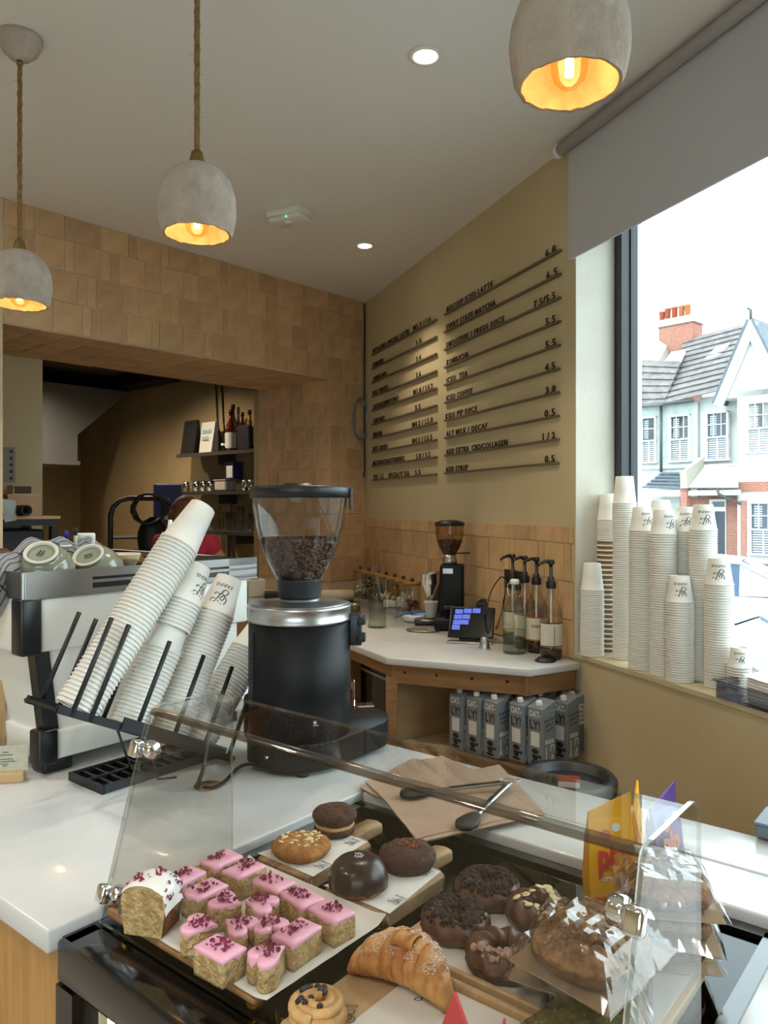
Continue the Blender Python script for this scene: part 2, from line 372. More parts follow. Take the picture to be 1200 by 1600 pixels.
# ------------------------------------------------------------------ ceiling fittings
def downlight(px, py, label, e=14):
    p = P(px, py, CEIL-.0005) if True else None
    t = thing('ceiling_downlight', label, 'downlight', p, 0, 'recessed ceiling downlights')
    MB().lathe([(.034, 0), (.053, 0), (.054, -.004), (.050, -.007), (.040, -.007), (.034, -.001)], 40, cap=False).build('bezel', 'white_plastic', t)
    MB().lathe([(.036, -.0012), (.034, -.006), (.0, -.010)], 24).build('lens', 'lamp_led', t)
    l = bpy.data.lights.new('downlight_beam', 'SPOT'); l.energy = e; l.spot_size = R(95); l.spot_blend = .6; l.color = (1, .86, .66); l.shadow_soft_size = .035
    o = bpy.data.objects.new('downlight_beam', l); COL.objects.link(o); o.parent = t; o.location = (0, 0, -.03)
def kitchen_light(p, label, e):
    t = thing('kitchen_downlight', label, 'downlight', p, 0, 'kitchen ceiling downlights')
    MB().lathe([(.04, 0), (.06, 0), (.06, -.008), (.045, -.009)], 28, cap=False).build('bezel', 'white_plastic', t); MB().lathe([(.042, -.002), (.0, -.006)], 24).build('lens', 'lamp_led', t)
    l = bpy.data.lights.new('kitchen_beam', 'SPOT'); l.energy = e; l.spot_size = R(150); l.spot_blend = 1; l.color = (1, .84, .62); l.shadow_soft_size = .05
    o = bpy.data.objects.new('kitchen_beam', l); COL.objects.link(o); o.parent = t; o.location = (0, 0, -.03)
kitchen_light(Vector((-1.95, 6.25, KH-.001)), 'downlight in the kitchen ceiling before the shelves', 34)
kitchen_light(Vector((-2.9, 6.6, KH-.001)), 'added fill downlight in the kitchen ceiling before the hood', 24)  # unseen second lamp, added to brighten the dark kitchen
downlight(665, 86, 'white round downlight in the ceiling between the large pendant and the window blind')
downlight(570, 383, 'small white downlight in the ceiling near the menu wall corner', 9)
downlight(283, 268, 'white downlight half hidden behind the middle pendant lamp')
for i, (x, y, lb) in enumerate(((-1.9, 1.6, 'added fill downlight over the till end of the counter'), (-.5, -.2, 'added fill downlight over the queue in front of the pastry case'), (-1.2, -.6, 'added fill downlight in the middle of the shop floor'), (.5, -1.0, 'added fill downlight near the shop front door'), (-2.2, .3, 'added fill downlight near the far side wall'))):  # out-of-view downlights added to lift the room light
    t = thing('ceiling_downlight', lb, 'downlight', (x, y, CEIL-.0005), 0, 'recessed ceiling downlights')
    MB().lathe([(.034, 0), (.053, 0), (.054, -.004), (.050, -.007), (.040, -.007), (.034, -.001)], 28, cap=False).build('bezel', 'white_plastic', t); MB().lathe([(.036, -.0012), (.034, -.006), (.0, -.010)], 20).build('lens', 'lamp_led', t)
    l = bpy.data.lights.new('downlight_beam', 'SPOT'); l.energy = 24; l.spot_size = R(130); l.spot_blend = 1; l.color = (1, .95, .88); l.shadow_soft_size = .05
    o = bpy.data.objects.new('downlight_beam', l); COL.objects.link(o); o.parent = t; o.location = (0, 0, -.03)
def emergency():
    p = P(453, 330, CEIL); t = thing('emergency_light', 'white rectangular emergency light box with green indicator on the ceiling', 'emergency light', p, CROT+R(8))
    MB().box((0, 0, -.016), (.125, .20, .032), bev=.006, seg=2).build('base', 'white_plastic', t)
    MB().box((0, 0, -.044), (.11, .185, .026), bev=.009, seg=2).build('cover', 'white_plastic', t)
    MB().lathe([(0, -.0), (.022, 0), (.020, -.006), (0, -.008)], 20, M=T(-.01, 0, -.057)).build('sensor', 'white_plastic', t)
    MB().ball((-.054, -.02, -.046), .004, 8, 6).build('indicator', 'green_led', t)
emergency()
# ------------------------------------------------------------------ pendant lamps
mat('shade_clay', 'bfb2a5', .9, col2='968574', nscale=9, bump=1, bscale=38, detail=9, ramp=(.42, .75))
mat('shade_inside', 'cfb090', .8, col2='a98560', nscale=9, bump=.6, bscale=60)
mat('brass_aged', '8a744a', .4, metal=.9)
mat('jute', '9a7b50', .95, col2='7d6038', nscale=90, bump=.8, bscale=150)
mat('filament', 'ffdd99', .5, emit='ffc880', estr=16)
glassmat('bulb_glass', 'fff0d2', .6, .3, edgecol='e0c890')
def pendant(x, y, zr, label, canopy):
    t = thing('pendant_lamp', label, 'pendant lamp', (x, y, zr), 0, 'clay dome pendant lamps')
    s = .925
    po = [(.086, 0), (.092, .012), (.0985, .045), (.1, .07), (.097, .1), (.086, .133), (.064, .160), (.035, .176), (.0, .180)]
    pi = [(.0, .168), (.034, .164), (.058, .150), (.078, .127), (.089, .098), (.092, .07), (.0905, .045), (.085, .012), (.080, .001)]
    rg = random.Random(int(x*100))
    def rim(prof, jag):
        def f(a, b):
            k = b*(len(prof)-1); i = min(int(k), len(prof)-2); q = k-i; r = (prof[i][0]*(1-q)+prof[i+1][0]*q)*s; z = (prof[i][1]*(1-q)+prof[i+1][1]*q)*s
            th = 2*math.pi*a; n = ns((math.cos(th)*r*40, math.sin(th)*r*40, z*40), 1, x*10)
            r *= 1+.012*n
            if z < .016: z += .0035*ns((math.cos(th)*9, math.sin(th)*9, 0), 1, x*7)
            return (r*math.cos(th), r*math.sin(th), z)
        return f
    MB().grid(rim(po, 1), 48, 24, wrapu=True).build('shade', 'shade_clay', t)
    m = MB().grid(rim(pi, 1), 48, 20, wrapu=True)
    m.grid(lambda a, b: ((.080+.006*b)*s*math.cos(2*math.pi*a), (.080+.006*b)*s*math.sin(2*math.pi*a), .0012*s-.0005+.0035*ns((math.cos(2*math.pi*a)*9, math.sin(2*math.pi*a)*9, 0), 1, x*7)), 48, 1, wrapu=True)
    m.build('shade_lining', 'shade_inside', t)
    MB().lathe([(.020, .160), (.019, .17), (.0145, .190), (.013, .196), (.006, .198)], 20).build('cap', 'brass_aged', t)
    H = CEIL-zr
    MB().tube([(0.0007*math.sin(i*1.9), .0007*math.cos(i*2.3), .19+(H-.19)*i/40) for i in range(41)], [.0068+.0006*math.sin(i*3.1) for i in range(41)], 10).build('rope', 'jute', t)
    m = MB()                                     # loose jute hairs
    for i in range(70):
        z = .2+(H-.22)*rg.random(); a = rg.random()*6.28; l = .006+.007*rg.random()
        p0 = Vector((.006*math.cos(a), .006*math.sin(a), z)); d = Vector((math.cos(a), math.sin(a), rg.random()-.5))
        m.tube([p0, p0+d*l*.6, p0+d*l+Vector((0, 0, l*.4*(rg.random()-.5)))], .0003, 3)
    f = m.build('jute_fibres', 'jute', t); f['kind'] = 'stuff'
    MB().lathe([(.0, .165), (.02, .165), (.02, .080), (.014, .073), (.0, .073)], 20).build('lamp_holder', 'black_plastic', t)
    b = MB().lathe([(.012, .080), (.014, .070), (.022, .055), (.028, .037), (.0285, .025), (.024, .009), (.014, -.001), (0, -.004)], 28).build('bulb', 'bulb_glass', t)
    MB().tube([(0, 0, .066), (0, 0, .015)], .0065, 10).build('filament', 'filament', b)
    l = bpy.data.lights.new('pendant_glow', 'POINT'); l.energy = .22; l.color = (1, .74, .45); l.shadow_soft_size = .02
    o = bpy.data.objects.new('pendant_glow', l); COL.objects.link(o); o.parent = t; o.location = (0, 0, .05)
    MB().lathe([(.0, H-.072), (.012, H-.071), (.03, H-.064), (.05, H-.045), (.063, H-.018), (.066, H)], 36).build('ceiling_rose', 'shade_clay', t)
    MB().lathe([(.009, H-.084), (.009, H-.07)], 14).build('collar', 'brass_aged', t)
pendant(.288, 1.193, 2.172, 'clay dome pendant lamp with a clear bulb hanging beside the window blind', 1)
pendant(-.443, 1.82, 2.162, 'clay dome pendant lamp on jute rope, middle one of the row', 1)
pendant(-1.105, 2.33, 2.128, 'clay dome pendant lamp whose rope and ceiling rose both show', 1)
# ------------------------------------------------------------------ roller blind
def blind():
    t = thing('roller_blind', 'grey fabric roller blind half drawn over the window', 'blind')
    a = R1+NR*.05-DR*.045; zc = CEIL-.034
    ps = [a+Z*zc+DR*s for s in (0.02, LW+.1)]
    MB().tube(ps, .022, 20).build('tube', 'blind_bar', t)
    wbox(MB(), R1+NR*.028, DR, NR, .0, LW+.04, .0015, 2.488, zc).build('fabric', 'blind_grey', t)
    wbox(MB(), R1+NR*.0255, DR, NR, .0, LW+.04, .0065, 2.470, 2.49).build('bottom_bar', 'blind_grey', t)
    b = MB(); wbox(b, a, DR, NR, .0, .012, .02, CEIL-.062, CEIL-.002); b.lathe([(0, 0), (.027, 0), (.027, .012), (0, .012)], 24, M=frame(a+Z*zc, NR, Z, -DR) @ T(0, 0, -.014))
    b.build('bracket', 'white_plastic', t)
blind()
# ------------------------------------------------------------------ wall menu
def menu():
    z0 = 2.545; dz = .0943
    L1 = [(['PISTACHIO SPECIAL LATTE', 88, 287], ['M5.5 / L6', 312, 408]), (['ESPRESSO', 88, 146], ['3.0', 326, 356]), (['AMERICANO', 90, 163], ['3.4', 328, 354]), (['FLAT WHITE', 88, 170], ['3.6', 328, 354]),
          (['LATTE/CAPPUCCINO', 90, 229], ['M3.8 / L4.2', 313, 420]), (['CORTADO', 90, 152], ['3.5', 322, 352]), (['MOCHA', 92, 140], ['M4.2 / L5.0', 307, 420]), (['HOT CHOKO', 88, 168], ['M4.5 / L5.5', 307, 416]),
          (['MATCHA/CHAI/TURMERIC', 88, 265], ['5.0 / 5.5', 328, 406]), (['TEA  3.5', 90, 147], ['SPECIALTY TEA', 175, 290], ['5.5', 322, 352])]
    L2 = [(['BISCOFF ICED LATTE', 497, 752], ['6.8', 1044, 1100]), (['EVERY STATE MATCHA', 497, 768], ['6.5', 1050, 1108]), (['SMOOTHIE / FRESH JUICE', 495, 816], ['7.5/5.5', 980, 1098]), (['KOMBUCHA', 498, 618], ['5.5', 1045, 1098]),
          (['ICED  TEA', 497, 612], ['5.5', 1045, 1100]), (['ICED COFFEE', 497, 640], ['4.5', 1042, 1096]), (['KIDS PIP JUICE', 493, 666], ['3.0', 1046, 1100]), (['ALT MILK / DECAF', 495, 722], ['0.5', 1040, 1096]),
          (['ADD EXTRA  CBD/COLLAGEN', 495, 834], ['1 / 2', 1030, 1096]), (['ADD SYRUP', 492, 615], ['0.5', 1042, 1094])]
    names1 = ['pistachio latte', 'espresso', 'americano', 'flat white', 'latte and cappuccino', 'cortado', 'mocha', 'hot chocolate', 'matcha, chai and turmeric', 'tea and specialty tea']
    names2 = ['iced latte', 'matcha at 6.5', 'smoothie and fresh juice', 'kombucha', 'iced tea', 'iced coffee', 'kids juice', 'alternative milk and decaf', 'collagen extra', 'syrup']
    c2p = lambda c: 560+c*.28333
    for rows, nm, xa, xb in ((L1, names1, 583, 684), (L2, names2, 697, 879)):
        for i, row in enumerate(rows):
            z = z0-dz*i; a = W(xa, z); b = W(xb-(.5*i if xa > 690 else 0), z); ln = (b-a).length
            M = frame(a, DR, Z, NR*1.0)              # x along, y up, z out of wall
            t = thing('menu_rail', 'dark wooden menu rail on the wall holding the %s letters and price' % nm[i], 'menu rail', (0, 0, 0), 0, 'menu rails on the tan wall'); t.matrix_world = M
            MB().box((ln/2, -.0045, .008), (ln, .009, .014)).build('rail', 'rail_taupe', t)
            for txt, ca, cb in row:
                p = W(c2p(ca), z); q = W(c2p(cb), z)
                vs, fs = text_geo(txt, (q-p).length, .029 if xa > 690 else .031, .003, .018, 1.22)
                MB().add(vs, fs, T((p-a).length if (p-a).dot(DR) > 0 else 0, .001, .010)).build('lettering', 'letter_black', t)
menu()
# cable coil and corner cable
mat('cable_blue', '6f7a86', .5); mat('tag_tan', 'b09a78', .8)
def coil():
    c = CORN+DB*.075+NB*.012; c.z = EYE+(790-655)/F*5.3
    t = thing('cable_coil', 'blue-grey cable coil with a tag hung on the tile wall', 'cable coil', (0, 0, 0)); t.matrix_world = frame(c, -DB, Z, NB)
    pts = []
    for i in range(90):
        a = i/90*6.283*3+1.6; k = 1+.05*math.sin(i*.7); pts.append((.07*k*math.cos(a), .14*k*math.sin(a), .003+.004*math.sin(i*.31)+.012))
    MB().tube(pts, .0045, 6).build('cable', 'cable_blue', t)
    MB().tube([(-.02, .14, .015), (.02, .15, .02), (.05, .09, .02), (.06, .05, .015)], .006, 6).build('tie', 'cable_blue', t)
    MB().box((.062, .03, .018), (.022, .05, .002)).build('paper_tag', 'tag_tan', t)
    c2 = MB().tube([CORN+DB*.02+NB*.014+Z*z for z in (2.92, 2.5, 2.1, 1.75)]+[CORN+DB*.03+NB*.016+Z*1.72], .005, 6)
    tag(c2.build('wall_cable', 'black_plastic'), 'thin dark cable running down the tiled corner', 'cable')
coil()
# ================================================================== counters
mat('marble', 'cacac8', .22, col2='b2b4b5', nscale=2.6, detail=9, ramp=(.46, .78), coat=.2)
mat('oak', 'b98d56', .5, col2='a77a44', nscale=5, stretch=(9, 9, .8), bump=.06, bscale=40)
mat('pine', '9b7348', .6, col2='86603a', nscale=4, stretch=(1.5, 1.5, 14), bump=.08, bscale=30)
mat('ply', 'a98c66', .65, col2='9c7f5a', nscale=3, stretch=(1, 1, 4))
mat('case_black', '0b0c0e', .16, coat=.5)
mat('steel', 'b9b9b7', .3, metal=1); mat('chrome', 'e6e6e6', .08, metal=1)
mat('brushed', '8f8f8f', .38, metal=.9)
mat('brass', 'c9a24e', .25, metal=1)
mat('case_back', '6a6355', .35, metal=.4, col2='4d473c', nscale=20)
mat('led_strip', 'ffffff', .5, emit='fff2d8', estr=8)
glassmat('case_glass', '7d7a63', 1.3, .4, edgecol='3a3a30')
glassmat('acrylic', 'f5f4f2', .8, .05, ior=1.49, edgecol='c8d2d2')
glassmat('acrylic_bend', 'b4ada4', 4, .5, rough=.05, ior=1.5, edgecol='8a847a', fpow=1.5)
glassmat('acrylic_edge', 'dfe6e6', 6, .3, rough=.2, ior=1.5, edgecol='98a4a6')
U0, U1 = .555, 1.51; VC = 1.05; VR = .246; UB = 1.22
def slab(name, label, u0, u1, v0, v1):
    o = MB().box(((u1-u0)/2, (v1-v0)/2, -.0175), (u1-u0, v1-v0, .035), bev=.004, seg=2).build(name, 'marble', None, UV(u0, v0), CROT)
    return tag(o, label, 'worktop', 'marble counter slabs')
slab('marble_slab', 'white marble worktop slab under the espresso machine and coffee grinder', U0-.012, U1, VC+.001, 2.75)
slab('marble_slab', 'narrow white marble strip right behind the black pastry case', UB+.003, 1.358, VR-.0, VC-.001)
slab('marble_slab', 'narrow white marble strip along the barista edge of the counter', 1.361, U1, VR-.7, VC-.001)
slab('marble_slab', 'white marble slab at the end of the counter beyond the pastry case', U0-.012, 1.358, VR-.7, VR-.003)
b = thing('front_counter', 'oak panelled base under the marble counter', 'counter', UV(U0, VC, 0), CROT)
for k in range(3): MB().box((.02, .015+.28+k*.565, .44), (.02, .56, .878), bev=.002).build('front_panel', 'oak', b)
m = MB(); m.box((.93, .5, .44), (.02, 2.4, .878)); m.box((.48, 1.69, .44), (.9, .02, .878)); m.build('back_panel', 'oak', b)
m = MB(); m.box((.83, -.4, .44), (.02, .79, .878)); m.build('case_backing', 'oak', b)
m = MB(); m.box((.45, -.83, .44), (.9, .02, .878)); m.box((.45, -1.48, .44), (.9, .02, .878)); m.box((.02, -1.15, .44), (.02, .66, .878)); m.build('end_panel', 'oak', b)
# ------------------------------------------------------------------ refrigerated pastry case
def case():
    t = thing('pastry_case', 'black framed glass topped pastry case set into the marble counter', 'display case', UV(U0, VR, 0), CROT)
    du = UB-U0; dv = VC-VR; zt = .903
    m = MB(); rim = .062
    m.box((rim/2, dv/2, zt-.03), (rim, dv, .06), bev=.006, seg=2); m.box((du-.012, dv/2, zt-.03), (.024, dv, .06)); m.box((du/2, dv-.012, zt-.03), (du-.02, .024, .06)); m.box((du/2, .012, zt-.03), (du-.02, .024, .06))
    m.build('top_frame', 'case_black', t)
    m = MB()
    m.box((.02, dv-.022, .42), (.04, .044, .84)); m.box((.02, .022, .42), (.04, .044, .84)); m.box((.02, dv/2, .2), (.04, dv, .4)); m.build('front_frame', 'case_black', t)
    m = MB(); m.box((du/2, dv-.008, .42), (du-.04, .012, .84)); m.box((du/2, .008, .42), (du-.04, .012, .84)); m.build('side_wall', 'case_back', t)
    MB().box((du-.03, dv/2, .42), (.012, dv-.03, .84)).build('back_wall', 'case_back', t)
    MB().box((du/2, dv/2, .62), (du-.06, dv-.04, .006)).build('shelf', 'case_back', t)
    MB().box((du/2+.02, dv/2, zt-.010), (du-.09, dv-.05, .006)).build('glass_top', 'case_glass', t)
    MB().box((.012, dv/2, .62), (.005, dv-.09, .44)).build('front_glass', 'window_glass', t)
    MB().tube([(.06, dv-.05, .45), (.06, dv-.05, .83)], .008, 8).build('light_strip', 'led_strip', t)
    MB().tube([(.06, .05, .845), (.06, dv-.1, .845)], .005, 8).build('light_strip', 'led_strip', t)
    MB().box((.012, dv-.11, .66), (.004, .02, .3), bev=.001).build('hinge', 'steel', t)
    return t
case()
glassmat('bottle_glass', 'f6f8f6', 1.2, .5, edgecol='9aaaa2', fpow=3)
mat('juice', 'b8873a', .3)
for i, (px, py) in enumerate(((372, 1588), (452, 1563), (516, 1514), (560, 1590))):
    p = P(px, py, .872); u, v, _ = uvz(p)
    t = thing('juice_bottle', 'gold capped drink bottle inside the pastry case', 'bottle', UV(u, v, .623), 0, 'bottles inside the pastry case')
    MB().lathe([(.0, .002), (.028, .002), (.03, .01), (.03, .14), (.026, .17), (.016, .2), (.016, .215)], 20).build('body', 'juice', t)
    MB().lathe([(0, .215), (.017, .215), (.018, .218), (.018, .236), (.016, .24), (0, .24)], 24).build('cap', 'brass', t)
# ------------------------------------------------------------------ acrylic sneeze guard
def guard():
    z0 = .9035; zt = 1.205; uf = .617; ut = .700; ub = .868; va = VR+.012; vb = VC-.006; th = .005
    t = thing('sneeze_guard', 'clear acrylic sneeze guard standing over the pastries', 'sneeze guard', (0, 0, 0))
    t.matrix_world = frame(Vector((0, 0, 0)), CU, CV, Z)
    def arc(c, r, a0, a1, n=8): return [(c[0]+r*math.cos(R(a0+(a1-a0)*i/n)), c[1]+r*math.sin(R(a0+(a1-a0)*i/n))) for i in range(n+1)]
    ang = math.degrees(math.atan2(zt-z0, ut-uf))         # slope of the front
    out = [(uf, z0)]+arc((ut+.022, zt-.026), .026, 180-(90-ang), 90, 6)+arc((ub-.03, zt-.03), .03, 90, 0, 6)+[(ub, z0)]
    for v in (va, vb-th):
        n = len(out); vs = [(p[0], v, p[1]) for p in out]+[(p[0], v+th, p[1]) for p in out]
        m = MB(); m.add(vs, [tuple(range(n)), tuple(range(2*n-1, n-1, -1))], None, 0)
        m.add(vs, [(i, (i+1) % n, n+(i+1) % n, n+i) for i in range(n)], None, 1)
        m.build('side_panel', ['acrylic', 'acrylic_edge'], t)
    # front and top in one bent sheet
    r = .02; path = [(uf, z0)]+arc((ut+.012, zt-.014), .012, 180-(90-ang), 90, 8)+[(ub-.035, zt-.002)]
    pin = [(uf+th, z0)]+arc((ut+.012, zt-.014), .007, 180-(90-ang), 90, 8)+[(ub-.035, zt-.007)]
    A, B = va+th+.001, vb-th-.001; n = len(path)
    for a, b, nm in ((0, 1, 'front_panel'), (1, 9, 'bend'), (9, 10, 'top_panel')):
        q = path[a:b+1]; w = pin[a:b+1]; k = len(q); vs = []
        for s in (A, B): vs += [(p[0], s, p[1]) for p in q]
        for s in (A, B): vs += [(p[0], s, p[1]) for p in w]
        fs = [(i, i+1, k+i+1, k+i) for i in range(k-1)]; fb = [(2*k+i, 3*k+i, 3*k+i+1, 2*k+i+1) for i in range(k-1)]
        m = MB(); m.add(vs, fs+fb, None, 0, nm == 'bend')
        m.add(vs, [(i, 2*k+i, 2*k+i+1, i+1) for i in range(k-1)]+[(k+i, k+i+1, 3*k+i+1, 3*k+i) for i in range(k-1)], None, 1)
        if nm == 'front_panel': m.add(vs, [(0, k, 3*k, 2*k)], None, 1)
        if nm == 'top_panel': m.add(vs, [(k-1, 3*k-1, 4*k-1, 2*k-1)], None, 1)
        m.build(nm, ['acrylic_bend' if nm == 'bend' else 'acrylic', 'acrylic_edge'], t)
    # chrome clips joining side and front panels
    for v, sg in ((vb, 1), (va, -1)):
        for f in (.13, .80):
            u = uf+(ut-uf)*f; z = z0+(zt-z0)*f
            M = T(u, v-sg*.008, z) @ Matrix.Rotation(-(math.pi/2-math.atan2(zt-z0, ut-uf)), 4, 'Y').inverted()
            m = MB(); m.box((-.004, sg*.006, 0), (.016, .02, .026), M, bev=.004, seg=2)
            m.lathe([(0, 0), (.012, 0), (.0135, .004), (.0135, .014), (.011, .018), (0, .019)], 20, M=T(u+.010, v-sg*.014, z) @ RX(90*sg))
            m.build('clip', 'chrome', t)
guard()
# ------------------------------------------------------------------ back counter along the menu wall
c1 = Vector((.0076, 3.04)); c2 = Vector((.536, 2.82)); c3 = Vector((.752, 2.945)); c0 = Vector((-.94, 4.9))
poly = [c2, c3, Vector((R1.x, R1.y))+Vector((NR.x, NR.y))*.012, Vector((CORN.x, CORN.y))+Vector((NR.x, NR.y))*.012+Vector((NB.x, NB.y))*.012, Vector((-.375, 5.10)), Vector((-.90, 5.57)), Vector((-1.16, 5.32)), c0, c1]
tag(MB().rprism([tuple(p) for p in poly], CT-.03, CT, .005, 2).build('marble_worktop', 'marble'), 'white marble back counter worktop below the tiled splash and menu', 'worktop')
def backframe():
    t = thing('back_cabinet', 'open pine and plywood cabinet frame under the back counter', 'cabinet', (0, 0, 0))
    def beam(a, b, th, z0, z1, nm, mt, inset=.03):
        a = Vector((a[0], a[1], 0)); b = Vector((b[0], b[1], 0)); d = (b-a).normalized(); n = Vector((-d.y, d.x, 0)); l = (b-a).length
        wbox(MB(), a+n*inset, d, n, 0, l, th, z0, z1).build(nm, mt, t)
    zt = CT-.031
    beam(c1, c2, .03, zt-.075, zt, 'apron', 'pine'); beam(c2, c3, .03, zt-.075, zt, 'apron', 'pine', .028)
    beam(c0, c1, .03, zt-.05, zt, 'apron', 'pine', .028)
    m = MB()                                      # screw heads in the apron
    d = (c2-c1).normalized(); nn = Vector((d.y, -d.x))
    for f in (.12, .35, .6, .84):
        p = c1+(c2-c1)*f-nn*.0295; m.lathe([(0, 0), (.006, 0), (.005, .0012), (0, .0014)], 12, M=frame(Vector((p.x, p.y, zt-.03)), Vector((d.x, d.y, 0)), Z, Vector((nn.x, nn.y, 0))))
    m.build('screw_head', 'shadow_black', t)
    # posts
    for p in (Vector((.03, 3.075)), Vector((-.17, 3.44)), Vector((-.42, 3.94))):
        MB().box((p.x, p.y, zt/2-.025), (.045, .045, zt-.05), None).build('post', 'pine', t)
    # plywood partition from the corner post back to the wall, floor shelf and end cheek
    a = Vector((.055, 3.10, 0)); q = Vector((.055+.55*.891, 3.10+.55*.454, 0)); d = (q-a).normalized(); n = Vector((-d.y, d.x, 0))
    wbox(MB(), a, d, n, 0, (q-a).length, .018, .0, zt-.05).build('partition', 'ply', t)
    sh = [(.06, 3.085), (.53, 2.885), (.69, 2.955), (.655, 3.10), (.57, 3.36)]
    MB().prism(sh, .555, .575).build('shelf', 'ply', t)
    bb = [(.56, 3.38), (.662, 3.10), (.675, 3.105), (.572, 3.385)]
    MB().prism(bb, .0, zt-.08).build('back_board', 'ply', t)
    beam((.05, 3.075), (.53, 2.875), .02, .44, .555, 'shelf_rail', 'pine', 0)
    MB().box((.700, 2.985, .44), (.03, .05, .88), None).build('post', 'pine', t)
backframe()
mat('fridge_black', '111214', .3); mat('fridge_glass', '0c0f12', .08)
def fridge():
    d = Vector((c0.x-c1.x, c0.y-c1.y, 0)).normalized(); n = Vector((-d.y, d.x, 0)); n = n if n.x > 0 else -n
    a = Vector((c1.x, c1.y, 0))+d*.075+n*.045
    t = thing('under_counter_fridge', 'black under-counter fridge with its lower flap open beside the plywood', 'fridge', (0, 0, 0)); t.matrix_world = frame(a, d, n, Z)
    MB().box((.16, .26, .43), (.30, .42, .78), bev=.004).build('body', 'fridge_black', t)
    MB().box((.16, .035, .62), (.30, .02, .42), bev=.004).build('door', 'fridge_glass', t)
    MB().box((.16, .022, .80), (.27, .006, .012)).build('handle', 'steel', t)
    MB().box((.16, -.03, .36), (.28, .11, .012)).build('flap', 'fridge_black', t)
    MB().box((.02, -.03, .40), (.008, .14, .008), RX(0)).build('flap_stay', 'steel', t)
fridge()
# ------------------------------------------------------------------ oat drink cartons
mat('carton_grey', '7d848a', .55, col2='757c82', nscale=6); mat('print_black', '15161a', .6); mat('print_white', 'd6d8d6', .6); mat('cap_white', 'd9d9d4', .45)
CART = {}
def carton(loc, rot, label, back=False, parts=True):
    """front face (-y) with big letters, side face (+x) with script; back=True shows the rear face"""
    t = thing('oat_carton', label, 'carton', loc, rot, 'oat drink cartons under the back counter')
    w, d, h = .072, .072, .228
    if 'body' not in CART:
        m = MB().box((0, 0, (h-.02)/2), (w, d, h-.02), bev=.002)
        m.add([(-w/2, -d/2, h-.02), (w/2, -d/2, h-.02), (w/2, d/2, h-.02), (-w/2, d/2, h-.02), (-w/2, d/2, h+.004), (w/2, d/2, h+.004)], [(0, 1, 5, 4), (1, 2, 5), (2, 3, 4, 5), (3, 0, 4)])
        CART['body'] = m.mesh('body')
        m = MB(); fo = frame(Vector((-w/2, -d/2-.0006, 0)), Vector((1, 0, 0)), Z, Vector((0, -1, 0)))
        vs, fs = text_geo('LY!', .046, .034, 0, .02); m.add(vs, fs, fo @ T(.012, .132, 0))
        m.add(*MB_ellipse(.036, .052, .016, .010), fo); m.add([(.020, .040, 0), (.052, .040, 0), (.044, .018, 0), (.028, .018, 0)], [(0, 1, 2, 3)], fo)
        m.add(*MB_ellipse(.058, .036, .007, .006), fo); m.add(*MB_ellipse(.036, .012, .02, .005), fo)
        so = frame(Vector((w/2+.0006, -d/2, 0)), Vector((0, 1, 0)), Z, Vector((1, 0, 0)))
        for i, s in enumerate(('Famous brand', 'marks of', 'the world!')):
            vs, fs = text_geo(s, .058-.008*i, .0105, 0, .02); m.add(vs, fs, so @ T(.008+.004*i, .160-.017*i, 0) @ RZ(8))
        m.add([(.008, .214, 0), (.064, .214, 0), (.036, .188, 0)], [(0, 1, 2)], None) if False else None
        CART['black'] = m.mesh('print')
        m = MB(); vs, fs = text_geo('OAT-', .052, .024, 0, .03); m.add(vs, fs, fo @ T(.009, .176, 0))
        m.add([(.016, .070, 0), (.056, .070, 0), (.056, .122, 0), (.016, .122, 0)], [(0, 1, 2, 3)], fo)
        for i in range(3):
            for j in range(2): m.add([(.012+i*.017, .082+j*.008, 0), (.027+i*.017, .082+j*.008, 0), (.027+i*.017, .088+j*.008, 0), (.012+i*.017, .088+j*.008, 0)], [(0, 1, 2, 3)], so)
        def bar(x0, y0, x1, y1, t=.005):
            a = Vector((x0, y0)); b = Vector((x1, y1)); dd = (b-a).normalized(); q = Vector((-dd.y, dd.x))*t/2
            m.add([(*(a-q), 0), (*(b-q), 0), (*(b+q), 0), (*(a+q), 0)], [(0, 1, 2, 3)], so)
        for s in ((.018, .03, .018, .072), (.018, .03, .010, .010), (.018, .03, .027, .010), (.044, .050, .044, .072), (.044, .073, .062, .073), (.062, .050, .062, .072), (.044, .012, .053, .040), (.053, .040, .062, .012), (.044, .012, .062, .012)): bar(*s)
        CART['white'] = m.mesh('print_white')
        m = MB().lathe([(.0125, 0), (.0125, .003), (.0115, .004), (.0115, .014), (.010, .016), (0, .016)], 20, M=T(0, -.012, h-.012) @ RX(12)); CART['cap'] = m.mesh('cap')
        m = MB(); so2 = frame(Vector((w/2+.0006, -d/2, 0)), Vector((0, 1, 0)), Z, Vector((1, 0, 0)))
        for i, s in enumerate(('WE', 'ONLY', 'KNOW', 'OATS')):
            ww = (.022, .036, .044, .044)[i]; vs, fs = text_geo(s, ww, .012, 0, .03); m.add(vs, fs, so2 @ T(.036-ww/2, .172-.0165*i, .0004))
        for i in range(17): m.add([(.006, .012+i*.006, 0), (.066, .012+i*.006, 0), (.066, .0135+i*.006, 0), (.006, .0135+i*.006, 0)], [(0, 1, 2, 3)], so2)
        CART['back_black'] = m.mesh('print')
        m = MB(); m.add([(.006, .115, 0), (.066, .112, 0), (.068, .155, 0), (.058, .188, 0), (.018, .190, 0), (.008, .16, 0)], [(0, 1, 2, 3, 4, 5)], so2); CART['back_white'] = m.mesh('print_white')
    link('body', CART['body'], 'carton_grey', t); link('cap', CART['cap'], 'cap_white', t)
    link('black_print', CART['back_black' if back else 'black'], 'print_black', t); link('white_print', CART['back_white' if back else 'white'], 'print_white', t)
    return t
def MB_ellipse(cx, cy, rx, ry, n=16): return [(cx+rx*math.cos(6.2832*i/n), cy+ry*math.sin(6.2832*i/n), 0) for i in range(n)], [tuple(range(n))]
